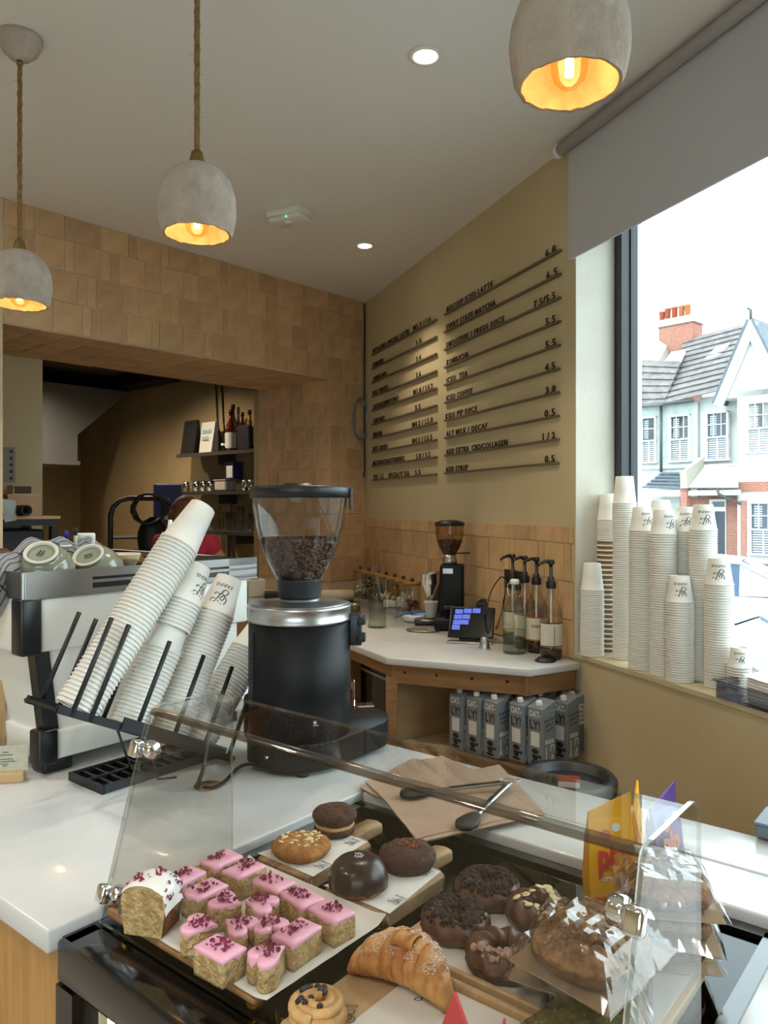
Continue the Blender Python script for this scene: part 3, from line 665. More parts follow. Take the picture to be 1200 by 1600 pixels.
zs = .5755
def cart_at(px, py, back=False, label='grey oat drink carton standing on the shelf under the back counter', rot=None):
    p = P(px, py, zs); carton(p, R(-33) if rot is None else rot, label, back)
ca = P(776, 1180, zs); carton(ca, R(-50), 'grey oat carton with script side, end of its row nearest the plywood partition')
dv = Vector((-.0748*math.cos(R(60)), .0748*math.sin(R(60)), 0))
dd = Vector((math.sin(R(-35)), math.cos(R(-35)), 0))*0
ax = Vector((math.cos(R(-50)), math.sin(R(-50)), 0)); ay = Vector((-ax.y, ax.x, 0))
rw = Vector((-.060, .050, 0))                # the rows step back to the left
carton(ca+rw, R(-50), 'grey oat carton squeezed in the middle of the row of three')
carton(ca+rw*2, R(-50), 'grey oat carton nearest the plywood partition in the row of three')
cb = P(846, 1193, zs); carton(cb, R(-50), 'grey oat carton with script side standing foremost on the shelf edge')
carton(cb+rw, R(-50), 'grey oat carton half hidden behind the foremost one')
cc = P(884, 1182, zs); carton(cc, R(-50), 'grey oat carton with script side beside the foremost one')
carton(cc+Vector((.046, .062, 0)), R(-50), 'grey oat carton turned to show WE ONLY KNOW OATS print', True)
carton(ca+Vector((.045, .155, 0)), R(-50), 'grey oat carton at the rear of the shelf behind the row of three', True)
carton(cb+Vector((.035, .145, 0)), R(-50), 'grey oat carton at the rear of the shelf behind the foremost one', True)
# ------------------------------------------------------------------ waste bin behind the counter
def bin_():
    p = P(888, 1212, .74)
    t = thing('waste_bin', 'round black waste bin behind the counter below the cartons', 'bin', (p.x, p.y, 0))
    MB().lathe([(0, 0), (.10, 0), (.128, .70), (.132, .72)], 36).build('body', 'black_matte', t)
    MB().lathe([(.136, .705), (.138, .735), (.130, .745), (.105, .742), (.1, .70), (0, .69)], 36).build('rim', 'black_plastic', t)
    mat('card_red', 'c23a26', .6)
    c = thing('price_card', 'small red and white card leaning on the rim of the bin', 'card', P(889, 1226, .752), R(-12))
    MB().box((0, 0, .016), (.058, .002, .016)).build('red_band', 'card_red', c); MB().box((0, 0, 0), (.058, .0018, .016)).build('white_band', 'cap_white', c)
bin_()
# ================================================================== paper cups
mat('cup_paper', 'e9e6de', .55, spec=.3); mat('cup_kraft', '8d6a48', .7); mat('logo_grey', '55534f', .6)
CUPK = {'tall': (.0445, .0305, .112, .0092), 'mid': (.043, .0305, .086, .0080), 'small': (.034, .025, .062, .0085), 'high': (.043, .032, .104, .0080), 'rack': (.0435, .031, .094, .0088)}
CUPM = {}
def cup_mesh(k, mt='cup_paper'):
    if (k, mt) not in CUPM:
        r, b, h, _ = CUPK[k]
        m = MB().lathe([(r-.0015, .0015), (r, 0), (r+.0018, .0016), (r+.0018, .0042), (r-.0006, .0055), (r-.0006-(r-b)*.5, h*.5), (b, h-.001), (b-.0012, h), (b-.0025, h-.001), (b-.003, h-.006), (0, h-.006)], 30, cap=False)
        me = m.mesh('paper_cup'); me.materials.append(MATS[mt]); CUPM[(k, mt)] = me
    return CUPM[(k, mt)]
SWASH = [(445, 752), (462, 715), (500, 702), (552, 722), (596, 690), (560, 745), (543, 805), (512, 850), (455, 832), (405, 868), (402, 905), (445, 922), (500, 900), (530, 862), (585, 892), (650, 932), (712, 905), (738, 845), (715, 775), (655, 735), (602, 690), (608, 635), (660, 602), (712, 622), (716, 680), (668, 722), (612, 770), (600, 825), (640, 848), (678, 800), (668, 748)]
def smooth(pts, k=4):
    o = []; n = len(pts)
    for i in range(n-1):
        p0, p1, p2, p3 = pts[max(i-1, 0)], pts[i], pts[i+1], pts[min(i+2, n-1)]
        for j in range(k):
            t = j/k; o.append(tuple(.5*((2*p1[c])+(-p0[c]+p2[c])*t+(2*p0[c]-5*p1[c]+4*p2[c]-p3[c])*t*t+(-p0[c]+3*p1[c]-3*p2[c]+p3[c])*t**3) for c in range(len(p1))))
    return o+[pts[-1]]
def ribbon(pts, w):
    vs = []; fs = []; n = len(pts)
    for i, p in enumerate(pts):
        a = pts[max(i-1, 0)]; b = pts[min(i+1, n-1)]; dx, dy = b[0]-a[0], b[1]-a[1]; l = math.hypot(dx, dy) or 1
        ww = w*(.55+.75*abs(dx*.35+dy*.94)/l); vs += [Vector((p[0]-dy/l*ww, p[1]+dx/l*ww, 0)), Vector((p[0]+dy/l*ww, p[1]-dx/l*ww, 0))]
    for i in range(n-1): fs.append((2*i, 2*i+1, 2*i+3, 2*i+2))
    return vs, fs
def logo2d(size=1.0):
    """FARINE and its flourish in one flat drawing, reading upright, about 1 wide; returns verts, faces"""
    k = 1/420.0
    vs, fs = ribbon(smooth([(-(x-568)*k, (y-770)*k) for x, y in SWASH], 4), .026)      # drawn upside down on the cup, so turn it
    tv, tf = text_geo('FARINE', .92, .19, 0, .012)
    n = len(vs); vs = vs+[Vector((v.x-.46, v.y-.70, 0)) for v in tv]; fs = list(fs)+[tuple(i+n for i in f) for f in tf]
    return [v*size for v in vs], fs
LOGO = logo2d()
def logo_on_cup(k):
    if ('logo', k) not in CUPM:
        r, b, h, _ = CUPK[k]; m = MB(); vs = []
        for v in LOGO[0]:
            x, y = v.x*.046*(r/.043), (v.y+.12)*.046*(r/.043); z = h*.46-y; rr = r-.0006-(r-b)*z/h+.0003; a = -math.pi/2-x/rr
            vs.append((rr*math.cos(a), rr*math.sin(a), z))
        m.add(vs, LOGO[1]); me = m.mesh('logo'); me.materials.append(MATS['logo_grey']); CUPM[('logo', k)] = me
    return CUPM[('logo', k)]
def cup(M, k, label, group, mt='cup_paper', logo=None):
    o = link('paper_cup', cup_mesh(k, mt), None); o.matrix_world = M; tag(o, label, 'cup', group)
    if logo is not None:
        c = link('logo', logo_on_cup(k), None, o); c.rotation_euler = (0, 0, R(logo))
    return o
MASS = MB()
def upright_stack(x, y, n, k, desc, group, mass=False, logo=None, seed=1):
    rg = random.Random(seed); sp = CUPK[k][3]; lx = ly = 0
    for i in range(n):
        lx += (rg.random()-.5)*.0006; ly += (rg.random()-.5)*.0006
        M = T(x+lx, y+ly, SILL+i*sp+.0005) @ RZ(rg.random()*360)
        top = i == n-1
        if mass and not top:
            me = cup_mesh(k); r, b, h, _ = CUPK[k]
            MASS.lathe([(r-.0015, .0015), (r, 0), (r+.0018, .0016), (r+.0018, .0042), (r-.0006, .0055), (r-.0006-(r-b)*.3, h*.3)], 24, M=M, cap=False)
        else:
            if top: M = T(x+lx, y+ly, SILL+i*sp+.0005)
            cup(M, k, ('topmost white paper cup of '+desc) if top else 'white paper cup nested in '+desc, group, logo=logo if top else None)
def cam_turn(x, y): return math.degrees(math.atan2(-x, y))*-1     # turn so that -y side faces the camera
WIN = [  # x, y, n, kind, description, mass, logo turn
    (.794, 2.93, 32, 'high', 'the short plain stack against the window reveal', False, None),
    (.899, 2.87, 73, 'high', 'the tallest stack on the window sill', True, None),
    (.9025, 2.694, 61, 'mid', 'the tall stack beside the tallest one on the sill', True, 32),
    (.9425, 2.595, 60, 'mid', 'the tall stack directly behind the short logo stack', False, 40),
    (.9855, 2.73, 64, 'mid', 'the hidden stack nearest the window post', True, None),
    (1.026, 2.61, 61, 'mid', 'the back row stack half hidden by two others', True, 0),
    (.9645, 2.505, 33, 'mid', 'the short logo stack at the sill edge', False, 4),
    (1.05, 2.52, 62, 'mid', 'the tall back row stack in front of the red door', True, 8),
    (1.058, 2.423, 41, 'mid', 'the middling stack next to the napkin tray', False, -3),
    (1.085, 2.345, 10, 'small', 'the little stack behind the napkin tray', False, 2)]
for i, (x, y, n, k, ds, ms, lg) in enumerate(WIN):
    upright_stack(x, y, n, k, ds, 'paper cup stacks on the window sill', ms, None if lg is None else lg+math.degrees(math.atan2(x, y))*-1, 40+i)
# brown ripple cups under a few white ones
x, y = .873, 2.985; z = SILL
for i in range(23):
    M = T(x, y, z+.0005); k = 'high'
    o = link('kraft_cup', cup_mesh('high', 'cup_kraft'), None); o.matrix_world = M; tag(o, 'brown ripple paper cup with white rim stacked by the window post', 'cup', 'brown ripple cups by the window post')
    MB_r = CUPM.get('krim')
    if MB_r is None:
        r = CUPK['high'][0]; mm = MB().lathe([(r+.001, 0), (r+.0026, .0012), (r+.0026, .0042), (r-.0002, .006)], 28, cap=False); MB_r = mm.mesh('rim'); MB_r.materials.append(MATS['cup_paper']); CUPM['krim'] = MB_r
    link('rim', MB_r, None, o); z += .0188
for i in range(11):
    cup(T(x, y, z+.0005), 'high', 'white paper cup on top of the brown ripple cups' if i < 10 else 'topmost white paper cup above the brown ripple cups', 'paper cup stacks on the window sill'); z += .008
ms = MASS.build('paper_cup_mass', 'cup_paper'); tag(ms, 'white paper cups nested in the tall rear stacks on the sill', 'cups', 'paper cup stacks on the window sill', 'stuff')
# ------------------------------------------------------------------ leaning cup rack
VRK = 1.46
def plate_pt(u): return (u, .935+(1.165-u)*(.2/.415))
def rack():
    t = thing('cup_rack', 'black metal cup rack with a tilted shelf and upright rods', 'cup rack', (0, 0, 0)); t.matrix_world = frame(Vector((0, 0, 0)), CU, CV, Z)
    a = math.atan2(.2, .415); nrm = (math.sin(a), math.cos(a))
    # slotted foot tray
    cs = [uvz(P(*q, .925)) for q in ((117, 1215), (157, 1240), (337, 1180), (287, 1163))]
    u0 = (cs[0][0]+cs[1][0])/2; u1 = (cs[2][0]+cs[3][0])/2; v0 = (cs[1][1]+cs[2][1])/2; v1 = (cs[0][1]+cs[3][1])/2
    m = MB(); du = u1-u0; dvv = v1-v0
    for v in (v0, v1): m.box(((u0+u1)/2, v, .929), (du, .006, .018))
    for u in (u0, u1): m.box((u, (v0+v1)/2, .929), (.006, dvv+.006, .018))
    m.box(((u0+u1)/2, (v0+v1)/2, .931), (du, .007, .012))
    nb = 11
    for i in range(1, nb): m.box((u0+du*i/nb, (v0+v1)/2, .930), (.006, dvv, .009))
    m.build('foot_tray', 'black_plastic', t)
    MB().box(((u0+u1)/2, (v0+v1)/2, .9225), (du, dvv, .002)).build('tray_floor', 'black_matte', t)
    # tilted shelf
    A = plate_pt(.745); B = plate_pt(1.168); L = math.hypot(B[0]-A[0], B[1]-A[1])
    M = T(A[0], VRK, A[1]) @ Matrix.Rotation(a, 4, 'Y')
    m = MB(); 
    for s in (-1, 1): m.box((L/2, s*.058, -.004), (L, .012, .016), M)
    for i in range(6): m.box((L*i/5, 0, -.006), (.010, .12, .006), M)
    m.build('shelf', 'black_plastic', t)
    MB().box((L*.62, -.066, .004), (L*.62, .004, .026), M).build('shelf_lip', 'black_plastic', t)
    for i, x in enumerate((.032, .075, .185, .285, .375, .455)):
        for s in (-1, 1):
            MB().tube([M @ Vector((x, s*.062, -.01)), M @ Vector((x, s*.062, .19))], .005, 8).build('rod', 'black_plastic', t)
    p = M @ Vector((L*.45, -.055, 0))
    MB().tube([p, (u0+.10, VRK-.05, .935), (u0+.14, VRK-.06, .93)], .0028, 6).build('strut', 'black_plastic', t)
    p = M @ Vector((L*.45, .055, 0)); MB().tube([p, (u0+.10, VRK+.05, .935), (u0+.14, VRK+.03, .93)], .0028, 6).build('strut', 'black_plastic', t)
    MB().tube([(1.163, VRK-.066, .933), (1.163, VRK+.066, .933)], .007, 10).build('hinge_bar', 'black_plastic', t)
rack()
def lean(u, base_off, lean_deg, n, k, desc, v=VRK, logo=None, vt=0.0, group='leaning paper cups on the black rack', plain_from=None, step=None):
    uu, z = plate_pt(u); sp = step or CUPK[k][3]
    ax = (CU*math.sin(R(lean_deg))+Z*math.cos(R(lean_deg))+CV*vt).normalized(); y = CV-ax*CV.dot(ax); y.normalize(); x = y.cross(ax)
    o = UV(uu, v, z)+ax*base_off; M0 = frame(o, x, y, ax); pos = 0
    for i in range(n):
        top = i == n-1
        if plain_from and i == plain_from: pos += .045
        M = M0 @ T(0, 0, pos); pos += sp
        lg = (logo if top else None)
        cup(M, k, ('topmost white paper cup of ' if top else 'white paper cup nested in ')+desc, group, logo=lg)
lean(.805, .004, 37, 44, 'tall', 'the longest leaning stack, against the espresso machine', VRK-.012, None, -.02)
lean(.93, .004, 29, 28, 'rack', 'the leaning stack with a bare gap halfway up', VRK-.002, 8, 0, plain_from=20)
lean(1.030, .004, 27.5, 34, 'rack', 'the slim leaning stack between the gapped one and the grinder', VRK, -48)
lean(1.112, .004, 40, 29, 'rack', 'the leaning stack touching the coffee grinder', VRK+.012)
# ------------------------------------------------------------------ espresso machine
mat('machine_white', 'dcdad2', .35, coat=.15); mat('machine_black', '0e1013', .35); mat('machine_steel', '85827e', .35, metal=.85, bump=.03, bscale=200, stretch=(1, 30, 1))
def espresso():
    u0, v0 = .83, 1.64; t = thing('espresso_machine', 'white espresso machine with black corner posts and steel cup rail', 'espresso machine', UV(0, 0, 0), CROT)
    t.location = (0, 0, 0); t.matrix_world = frame(Vector((0, 0, 0)), CU, CV, Z)
    U, V = 1.46, 2.45; vm = (v0+V)/2
    def shell(nm, ua, ub, va, vb, za, zb, mt, bev=.006, du=0): MB().box(((ua+ub)/2, (va+vb)/2, (za+zb)/2), (ub-ua, vb-va, zb-za), bev=bev, seg=2).build(nm, mt, t)
    shell('lower_body', u0+.012, U, v0+.008, V, .952, 1.016, 'machine_white'); shell('upper_body', u0-.028, U-.03, v0+.008, V, 1.196, 1.316, 'machine_white')
    m = MB(); a = u0+.012; b = u0-.005
    m.add([(a+.01, v0+.02, 1.016), (U-.06, v0+.02, 1.016), (U-.06, V, 1.016), (a+.01, V, 1.016), (b+.005, v0+.02, 1.196), (U-.06, v0+.02, 1.196), (U-.06, V, 1.196), (b+.005, V, 1.196)], [(0, 1, 5, 4), (1, 2, 6, 5), (2, 3, 7, 6), (3, 0, 4, 7)]); m.build('middle_body', 'machine_white', t)
    MB().box((u0+.02, v0+.02, .986), (.046, .046, .078), bev=.006, seg=2).build('corner_post', 'machine_black', t)
    MB().box((u0-.018, v0+.022, 1.256), (.048, .048, .124), bev=.006, seg=2).build('corner_post', 'machine_black', t)
    m = MB(); 
    vs = []
    for z, uu in ((1.02, u0+.016), (1.20, u0-.006)): vs += [(uu, v0+.012, z), (uu+.034, v0+.012, z), (uu+.034, v0+.046, z), (uu, v0+.046, z)]
    m.add(vs, [(0, 1, 5, 4), (1, 2, 6, 5), (2, 3, 7, 6), (3, 0, 4, 7)]); m.build('corner_post', 'machine_black', t)
    MB().box((u0+.055, v0+.05, .937), (.07, .06, .032), bev=.006, seg=2).build('foot', 'machine_black', t); MB().box((U-.08, v0+.05, .937), (.05, .05, .032)).build('foot', 'machine_black', t)
    # steel cup rail with slots: plates around the top
    ur = u0-.032; 
    m = MB()
    for z, h in ((1.3225, .013), (1.345, .007), (1.365, .020)):
        m.box(((ur+.16+U)/2, v0+.006, z), (U-ur-.16, .003, h))
    m.box((ur+.08, v0+.006, 1.3455), (.16, .003, .059)); m.box((U-.05, v0+.006, 1.3455), (.1, .003, .059))
    m.box((ur, (v0+V)/2, 1.3455), (.003, V-v0, .059)); m.box(((ur+U)/2, vm, 1.318), (U-ur, V-v0, .003))
    m.build('cup_rail', 'machine_steel', t)
    MB().box((ur, v0+.006, 1.3455), (.010, .010, .06), bev=.002).build('rail_corner', 'steel', t)
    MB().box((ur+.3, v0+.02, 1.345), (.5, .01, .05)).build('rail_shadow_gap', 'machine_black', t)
    # barista-side group hood just showing behind the cups
    m = MB().grid(lambda a, b: (U-.16+.17*math.sin(a*math.pi/2), v0+.02+b*.5, 1.316+.07*math.cos(a*math.pi/2)), 8, 2); m.build('front_hood', 'machine_white', t)
    MB().box((U-.02, v0+.05, 1.24), (.02, .05, .09), bev=.004).build('side_block', 'machine_black', t)
    return t
espresso()
# ------------------------------------------------------------------ bowls and towel on the machine
mat('celadon', '8f9580', .15, col2='848a74', nscale=9, coat=.6); mat('clay_white', 'd8d4c6', .6); mat('celadon_matte', '8f9580', .7)
def bowl(px, py, y, tx, tz, word, label):
    p = D(px, py, y); t = thing('ceramic_cup', label, 'cup', p, 0, 'green cups on the espresso machine')
    n = (Vector((tx, -1, tz))).normalized(); xx = Z.cross(n).normalized(); t.matrix_world = frame(p, xx, n.cross(xx), n) @ Matrix.Scale(1.18, 4)
    s = 1.0
    MB().lathe([(.033, .002), (.033, -.004), (.038, -.006), (.046, -.014), (.053, -.028), (.0585, -.048), (.060, -.066), (.0605, -.072), (.058, -.072), (.055, -.05), (.04, -.02), (0, -.012)], 40, cap=False).build('body', 'celadon', t)
    f = MB().lathe([(.0255, -.002), (.0265, .003), (.0315, .0035), (.033, .001), (.033, -.004)], 40, cap=False); f.build('foot_ring', 'clay_white', t)
    MB().lathe([(0.0, -.0018), (.027, -.0022), (.0285, -.003)], 32).build('base_disc', 'celadon_matte', t)
    m = MB()
    for i, (w, ww, hh) in enumerate(((None, .016, .0034), (word, .016, .0060))):
        vs, fs = text_geo(w, ww, hh, 0, .03) if w else ([Vector((k*.0042+d, e, 0)) for k in range(4) for d, e in ((0, 0), (.0034, 0), (.0034, .0034), (0, .0034))], [(4*k, 4*k+1, 4*k+2, 4*k+3) for k in range(4)])
        m.add(vs, fs, RZ(70 if tz > 1.2 else 25) @ T(-.008, .0025-.0078*i, -.0008))
    m.build('stamp', 'print_black', t)
    return t
bowl(64, 864, 1.78, .22, 1.25, 'KILN', 'green glazed cup lying upside down at the corner of the steel rail')
bowl(138, 868, 1.885, -.10, 1.15, 'KILN', 'green glazed cup lying upside down beside its twin, further along the rail')
mat('towel', 'a7a29d', .95, bump=.5, bscale=250); mat('towel_stripe', '2f3350', .95)
def towel():
    t = thing('tea_towel', 'white tea towel with navy stripes heaped behind the green cups', 'towel', (0, 0, 0))
    ctl = [D(-60, 1000, 1.62), D(-20, 940, 1.66), D(20, 890, 1.74), D(70, 864, 1.86), D(120, 862, 1.95), D(152, 858, 2.0)]
    cs = smooth([tuple(c) for c in ctl], 8); n = len(cs)-1
    def fn(a, b, off=0):
        k = a*n; i = min(int(k), n-1); q = k-i; c = Vector(cs[i])*(1-q)+Vector(cs[i+1])*q
        w = .022+.016*math.sin(a*3.0)
        s = (b-.5)*2; d = Vector((.35, .55, -.35))*s*w*1.9+Z*(.026*(1-s*s))
        p = c+d+Vector((0, 0, 1))*(.006*math.sin(a*34+b*5)+.008*ns((a*9, b*4, 0)))+Vector((.3, -.5, .5))*off
        return p
    MB().grid(lambda a, b: fn(a, b), 60, 16).build('cloth', 'towel', t)
    m = MB()
    for j in range(7):
        b0 = .08+j*.13; m.grid(lambda a, b: fn(a, b0+b*.022, .0012), 60, 1)
    for j in range(4):
        a0 = .25+j*.2; m.grid(lambda a, b: fn(a0+a*.006, b, .0013), 1, 12)
    m.build('stripe', 'towel_stripe', t)
towel()
# little things beside the towel and behind the rail
mat('pen_blue', '2a2bb8', .4); mat('label_white', 'd8d2cc', .6); mat('sauce_dark', '2a1a14', .4); mat('card_beige', 'cdb999', .8)
glassmat('clear_plastic', 'f6f6f3', .8, .35, edgecol='b9bab4', fpow=2.5)
tp = 1.3195
def lidjar():
    p = D(85, 850, 1.93); t = thing('plastic_dish', 'shallow clear plastic dish behind the tea towel', 'dish', (p.x, p.y, 1.405)); 
    MB().lathe([(0, 0), (.036, 0), (.04, .012), (.041, .016), (.038, .018), (0, .018)], 28).build('body', 'clear_plastic', t)
    MB().lathe([(.041, .012), (.0425, .014), (.041, .017)], 28, cap=False).build('rim', 'white_plastic', t)
lidjar()
for px, py, mt, lb, hh in ((104, 838, 'pen_blue', 'marker pen with a blue cap standing behind the towel', .05), (118, 833, 'print_black', 'clear marker pen with a black cap standing behind the towel', .062)):
    p = D(px, py, 1.95); t = thing('marker_pen', lb, 'pen', (p.x, p.y, p.z-.018)); MB().lathe([(0, -.03), (.0045, -.03), (.0045, .02), (.004, .022)], 12).build('barrel', 'label_white', t); MB().lathe([(.005, .012), (.005, .028), (.003, .032), (0, .032)], 12).build('cap', mt, t)
p = D(133, 842, 2.0); t = thing('sugar_box', 'small white box behind the tea towel', 'box', p, R(20)); MB().box((0, 0, 0), (.05, .04, .03), bev=.004, seg=2).build('body', 'white_plastic', t); MB().lathe([(.006, 0), (.006, .001), (0, .001)], 10, M=T(.005, -.0205, 0) @ RX(90)).build('mark', 'logo_grey', t)
p = D(200, 878, 1.98); t = thing('glass_dome', 'small clear dome lid on the steel rail by the leaning cups', 'lid', (p.x, p.y, 1.345)); MB().lathe([(.045, 0), (.044, .012), (.036, .026), (.018, .036), (0, .038)], 28).build('dome', 'clear_plastic', t); MB().lathe([(.045, 0), (.048, 0), (.048, .003), (.045, .003)], 28, cap=False).build('rim', 'white_plastic', t)
p = D(188, 868, 2.05); t = thing('cream_bowl', 'cream stoneware bowl on the machine behind the dome lid', 'bowl', (p.x, p.y, 1.345)); MB().lathe([(0, 0), (.03, 0), (.048, .03), (.052, .045), (.049, .045), (.03, .012), (0, .01)], 28).build('body', 'card_beige', t); MB().lathe([(.049, .045), (.052, .047), (.053, .045)], 28, cap=False).build('rim', 'clay_white', t)
p = D(266, 850, 2.0); t = thing('squeeze_bottle', 'square squeeze bottle with white nozzle cap behind the leaning cups', 'bottle', (p.x, p.y, 1.318), R(20))
MB().box((0, 0, .045), (.055, .055, .09), bev=.006, seg=2).build('body', 'sauce_dark', t); MB().box((0, 0, .09), (.056, .056, .055), bev=.006, seg=2).build('label', 'label_white', t); MB().lathe([(.022, .117), (.022, .131), (.020, .133), (.009, .133), (.0045, .165), (0, .165)], 20).build('nozzle', 'white_plastic', t)
# ------------------------------------------------------------------ card stand at the frame edge
mat('stand_wood', 'c9a97c', .6, col2='b8946a', nscale=6); mat('photo_dark', '4c4a3e', .4); mat('card_sage', 'bdbba6', .7, col2='aead98', nscale=60)
q = P(4, 1190, CT); t = thing('wooden_frame', 'rounded wooden frame leaning against the espresso machine', 'frame', q+Vector((-.03, -.03, 0)), R(30))
MB().rprism([(-.04, 0), (.034, 0), (.034, .03), (.048, .05), (.048, .182), (.038, .192), (-.06, .192), (-.06, 0)], -.006, .006, .003, 2, M=RX(80)).build('board', 'stand_wood', t); MB().box((-.01, .115, .007), (.08, .12, .003), RX(80)).build('picture', 'photo_dark', t)
q = P(-2, 1222, CT); t = thing('business_card_stand', 'sage business card in a small oak block on the marble', 'card stand', q, R(12))
MB().box((0, 0, .011), (.105, .03, .022), bev=.002).build('block', 'stand_wood', t); c = MB().box((.004, .002, .048), (.108, .0015, .056), RX(-6)).build('card', 'card_sage', t)
m = MB()
for x, z, w in ((.012, .062, .012), (.004, .056, .028), (.002, .047, .032), (-.004, .042, .042), (.008, .037, .016), (.012, .033, .010)): m.box((x+w/2-.006, .0011, z), (w, .0004, .0018), RX(-6))
m.build('card_print', 'logo_grey', c)
# ------------------------------------------------------------------ big coffee grinder
mat('grinder_black', '0b0c0f', .5, spec=.3); mat('bean', '4d3020', .45)
glassmat('hopper_glass', 'f1f3f3', 1.4, .6, edgecol='8f989a', fpow=2.5)
def bean_cloud(prof, n, seed, size=.0062, top=None):
    rg = random.Random(seed); m = MB(); zs_ = [p[1] for p in prof]
    def rad(z):
        for (r0, z0), (r1, z1) in zip(prof, prof[1:]):
            if z0 <= z <= z1: return r0+(r1-r0)*(z-z0)/(z1-z0+1e-9)
        return prof[-1][0]
    for i in range(n):
        if i % 3 == 0: z = zs_[-1]+.003*rg.random(); rr = rad(zs_[-1])*math.sqrt(rg.random())*.97
        else:
            z = zs_[0]+(zs_[-1]-zs_[0])*(rg.random()**.75); rr = rad(z)-size*.55
        a = rg.random()*6.283; s = size*(.85+.3*rg.random())
        M = T(rr*math.cos(a), rr*math.sin(a), z) @ Matrix.Rotation(a, 4, 'Z') @ Matrix.Rotation(rg.random()*6.28, 4, 'X') @ Matrix.Rotation((rg.random()-.5)*.9, 4, 'Z')
        m.ball((0, 0, 0), (s*.5, s*1.0, s*.72), 8, 5, M)
    m.lathe([(max(r-size*.9, .001), z) for r, z in prof], 24)
    return m
def big_grinder():
    c = Vector((-.199, 1.81, CT)); t = thing('coffee_grinder', 'large black coffee grinder with a full clear bean hopper', 'coffee grinder', c, CROT)
    # base: rounded foot running forward to the drip disc
    def hull(r0, r1, x1, n=20):
        return [(r0*math.cos(R(90+i*180/n)), r0*math.sin(R(90+i*180/n))) for i in range(n+1)]+[(x1+r1*math.cos(R(-90+i*180/n)), -.01+r1*math.sin(R(-90+i*180/n))) for i in range(n+1)]
    MB().rprism(hull(.122, .105, .155), .012, .072, .008, 2).build('base', 'grinder_black', t)
    m = MB()
    for x, y in ((-.07, .08), (-.07, -.08), (.18, .06), (.18, -.08)): m.lathe([(0, 0), (.014, 0), (.014, .014), (0, .014)], 14, M=T(x, y, 0))
    m.build('rubber_foot', 'black_plastic', t)
    MB().lathe([(.119, .065), (.119, .333)], 64).build('body', 'grinder_black', t)
    MB().lathe([(.112, .333), (.1215, .333), (.1215, .338), (.120, .340), (.120, .362), (.1215, .364), (.1215, .369), (.118, .371)], 64).build('ring', 'steel', t)
    MB().lathe([(.118, .371), (.09, .3715), (.052, .376), (.047, .379), (.047, .390), (0, .390)], 48).build('top_plate', 'brushed', t)
    m = MB()
    for i in range(16): m.box((0, 0, 0), (.004, .02, .004), Matrix.Rotation(R(158), 4, 'Z') @ T(.1195, 0, .16+i*.0088) @ RX(18))
    m.box((0, 0, 0), (.002, .034, .17), Matrix.Rotation(R(158), 4, 'Z') @ T(.1188, 0, .228)); m.build('vent_slats', 'black_plastic', t)
    # hopper
    MB().lathe([(.049, .384), (.050, .388), (.053, .425), (.054, .428), (.0, .428)], 40).build('hopper_collar', 'black_matte', t)
    MB().lathe([(.052, .424), (.056, .432), (.074, .468), (.092, .510), (.104, .553), (.111, .600), (.1135, .628)], 56, cap=False).build('hopper', 'hopper_glass', t)
    b = bean_cloud([(.050, .430), (.054, .434), (.072, .468), (.089, .508), (.092, .518)], 1300, 3, .0064).build('coffee_beans', 'bean', t); b['kind'] = 'stuff'
    l = MB().lathe([(.113, .618), (.1165, .618), (.1175, .640), (.1145, .645), (.04, .647), (.038, .652), (0, .653)], 56).build('hopper_lid', 'black_plastic', t)
    MB().box((0, 0, 0), (.008, .022, .05), Matrix.Rotation(R(-50), 4, 'Z') @ T(.121, 0, .617), bev=.002).build('lid_tab', 'black_plastic', l)
    # switch block and spout on the barista side
    A = -51
    s = MB().box((.132, 0, .31), (.03, .035, .075), Matrix.Rotation(R(A), 4, 'Z'), bev=.004, seg=2).build('switch_block', 'black_plastic', t)
    for z in (.33, .29): MB().box((.146, 0, z), (.02, .04, .018), Matrix.Rotation(R(A), 4, 'Z'), bev=.004, seg=2).build('switch', 'black_matte', s)
    m = MB(); MM = Matrix.Rotation(R(A+8), 4, 'Z'); m.box((.124, 0, .175), (.012, .022, .022), MM, bev=.002); m.box((.128, 0, .145), (.005, .012, .06), MM, bev=.002); m.box((.150, 0, .125), (.05, .03, .004), MM)
    m.build('spout_bracket', 'chrome', t)
    MB().box((0, .118, .09), (.10, .06, .11), bev=.012, seg=2).build('motor_cover', 'black_matte', t)
    # badge and power switch on the base
    mk = MB(); vs = [Vector(q) for q in ((0, 0, 0), (.012, 0, 0), (.012, .002, 0), (0, .002, 0), (0, .004, 0), (.007, .004, 0), (.007, .011, 0), (0, .011, 0))]; fs = [(0, 1, 2, 3), (4, 5, 6, 7)]
    mk.add(vs, fs, Matrix.Rotation(R(-120), 4, 'Z') @ frame(Vector((.1194, 0, .112)), Vector((0, 1, 0)), Z, Vector((1, 0, 0)))); mk.build('badge', 'print_white', t)
    q = MB().box((.121, 0, .045), (.006, .022, .034), Matrix.Rotation(R(190), 4, 'Z')); q.build('power_plate', 'black_plastic', t)
    MB().lathe([(.004, 0), (.0035, .01), (0, .012)], 10, M=Matrix.Rotation(R(192), 4, 'Z') @ T(.124, 0, .045) @ RY(90)).build('power_switch', 'chrome', t)
big_grinder()
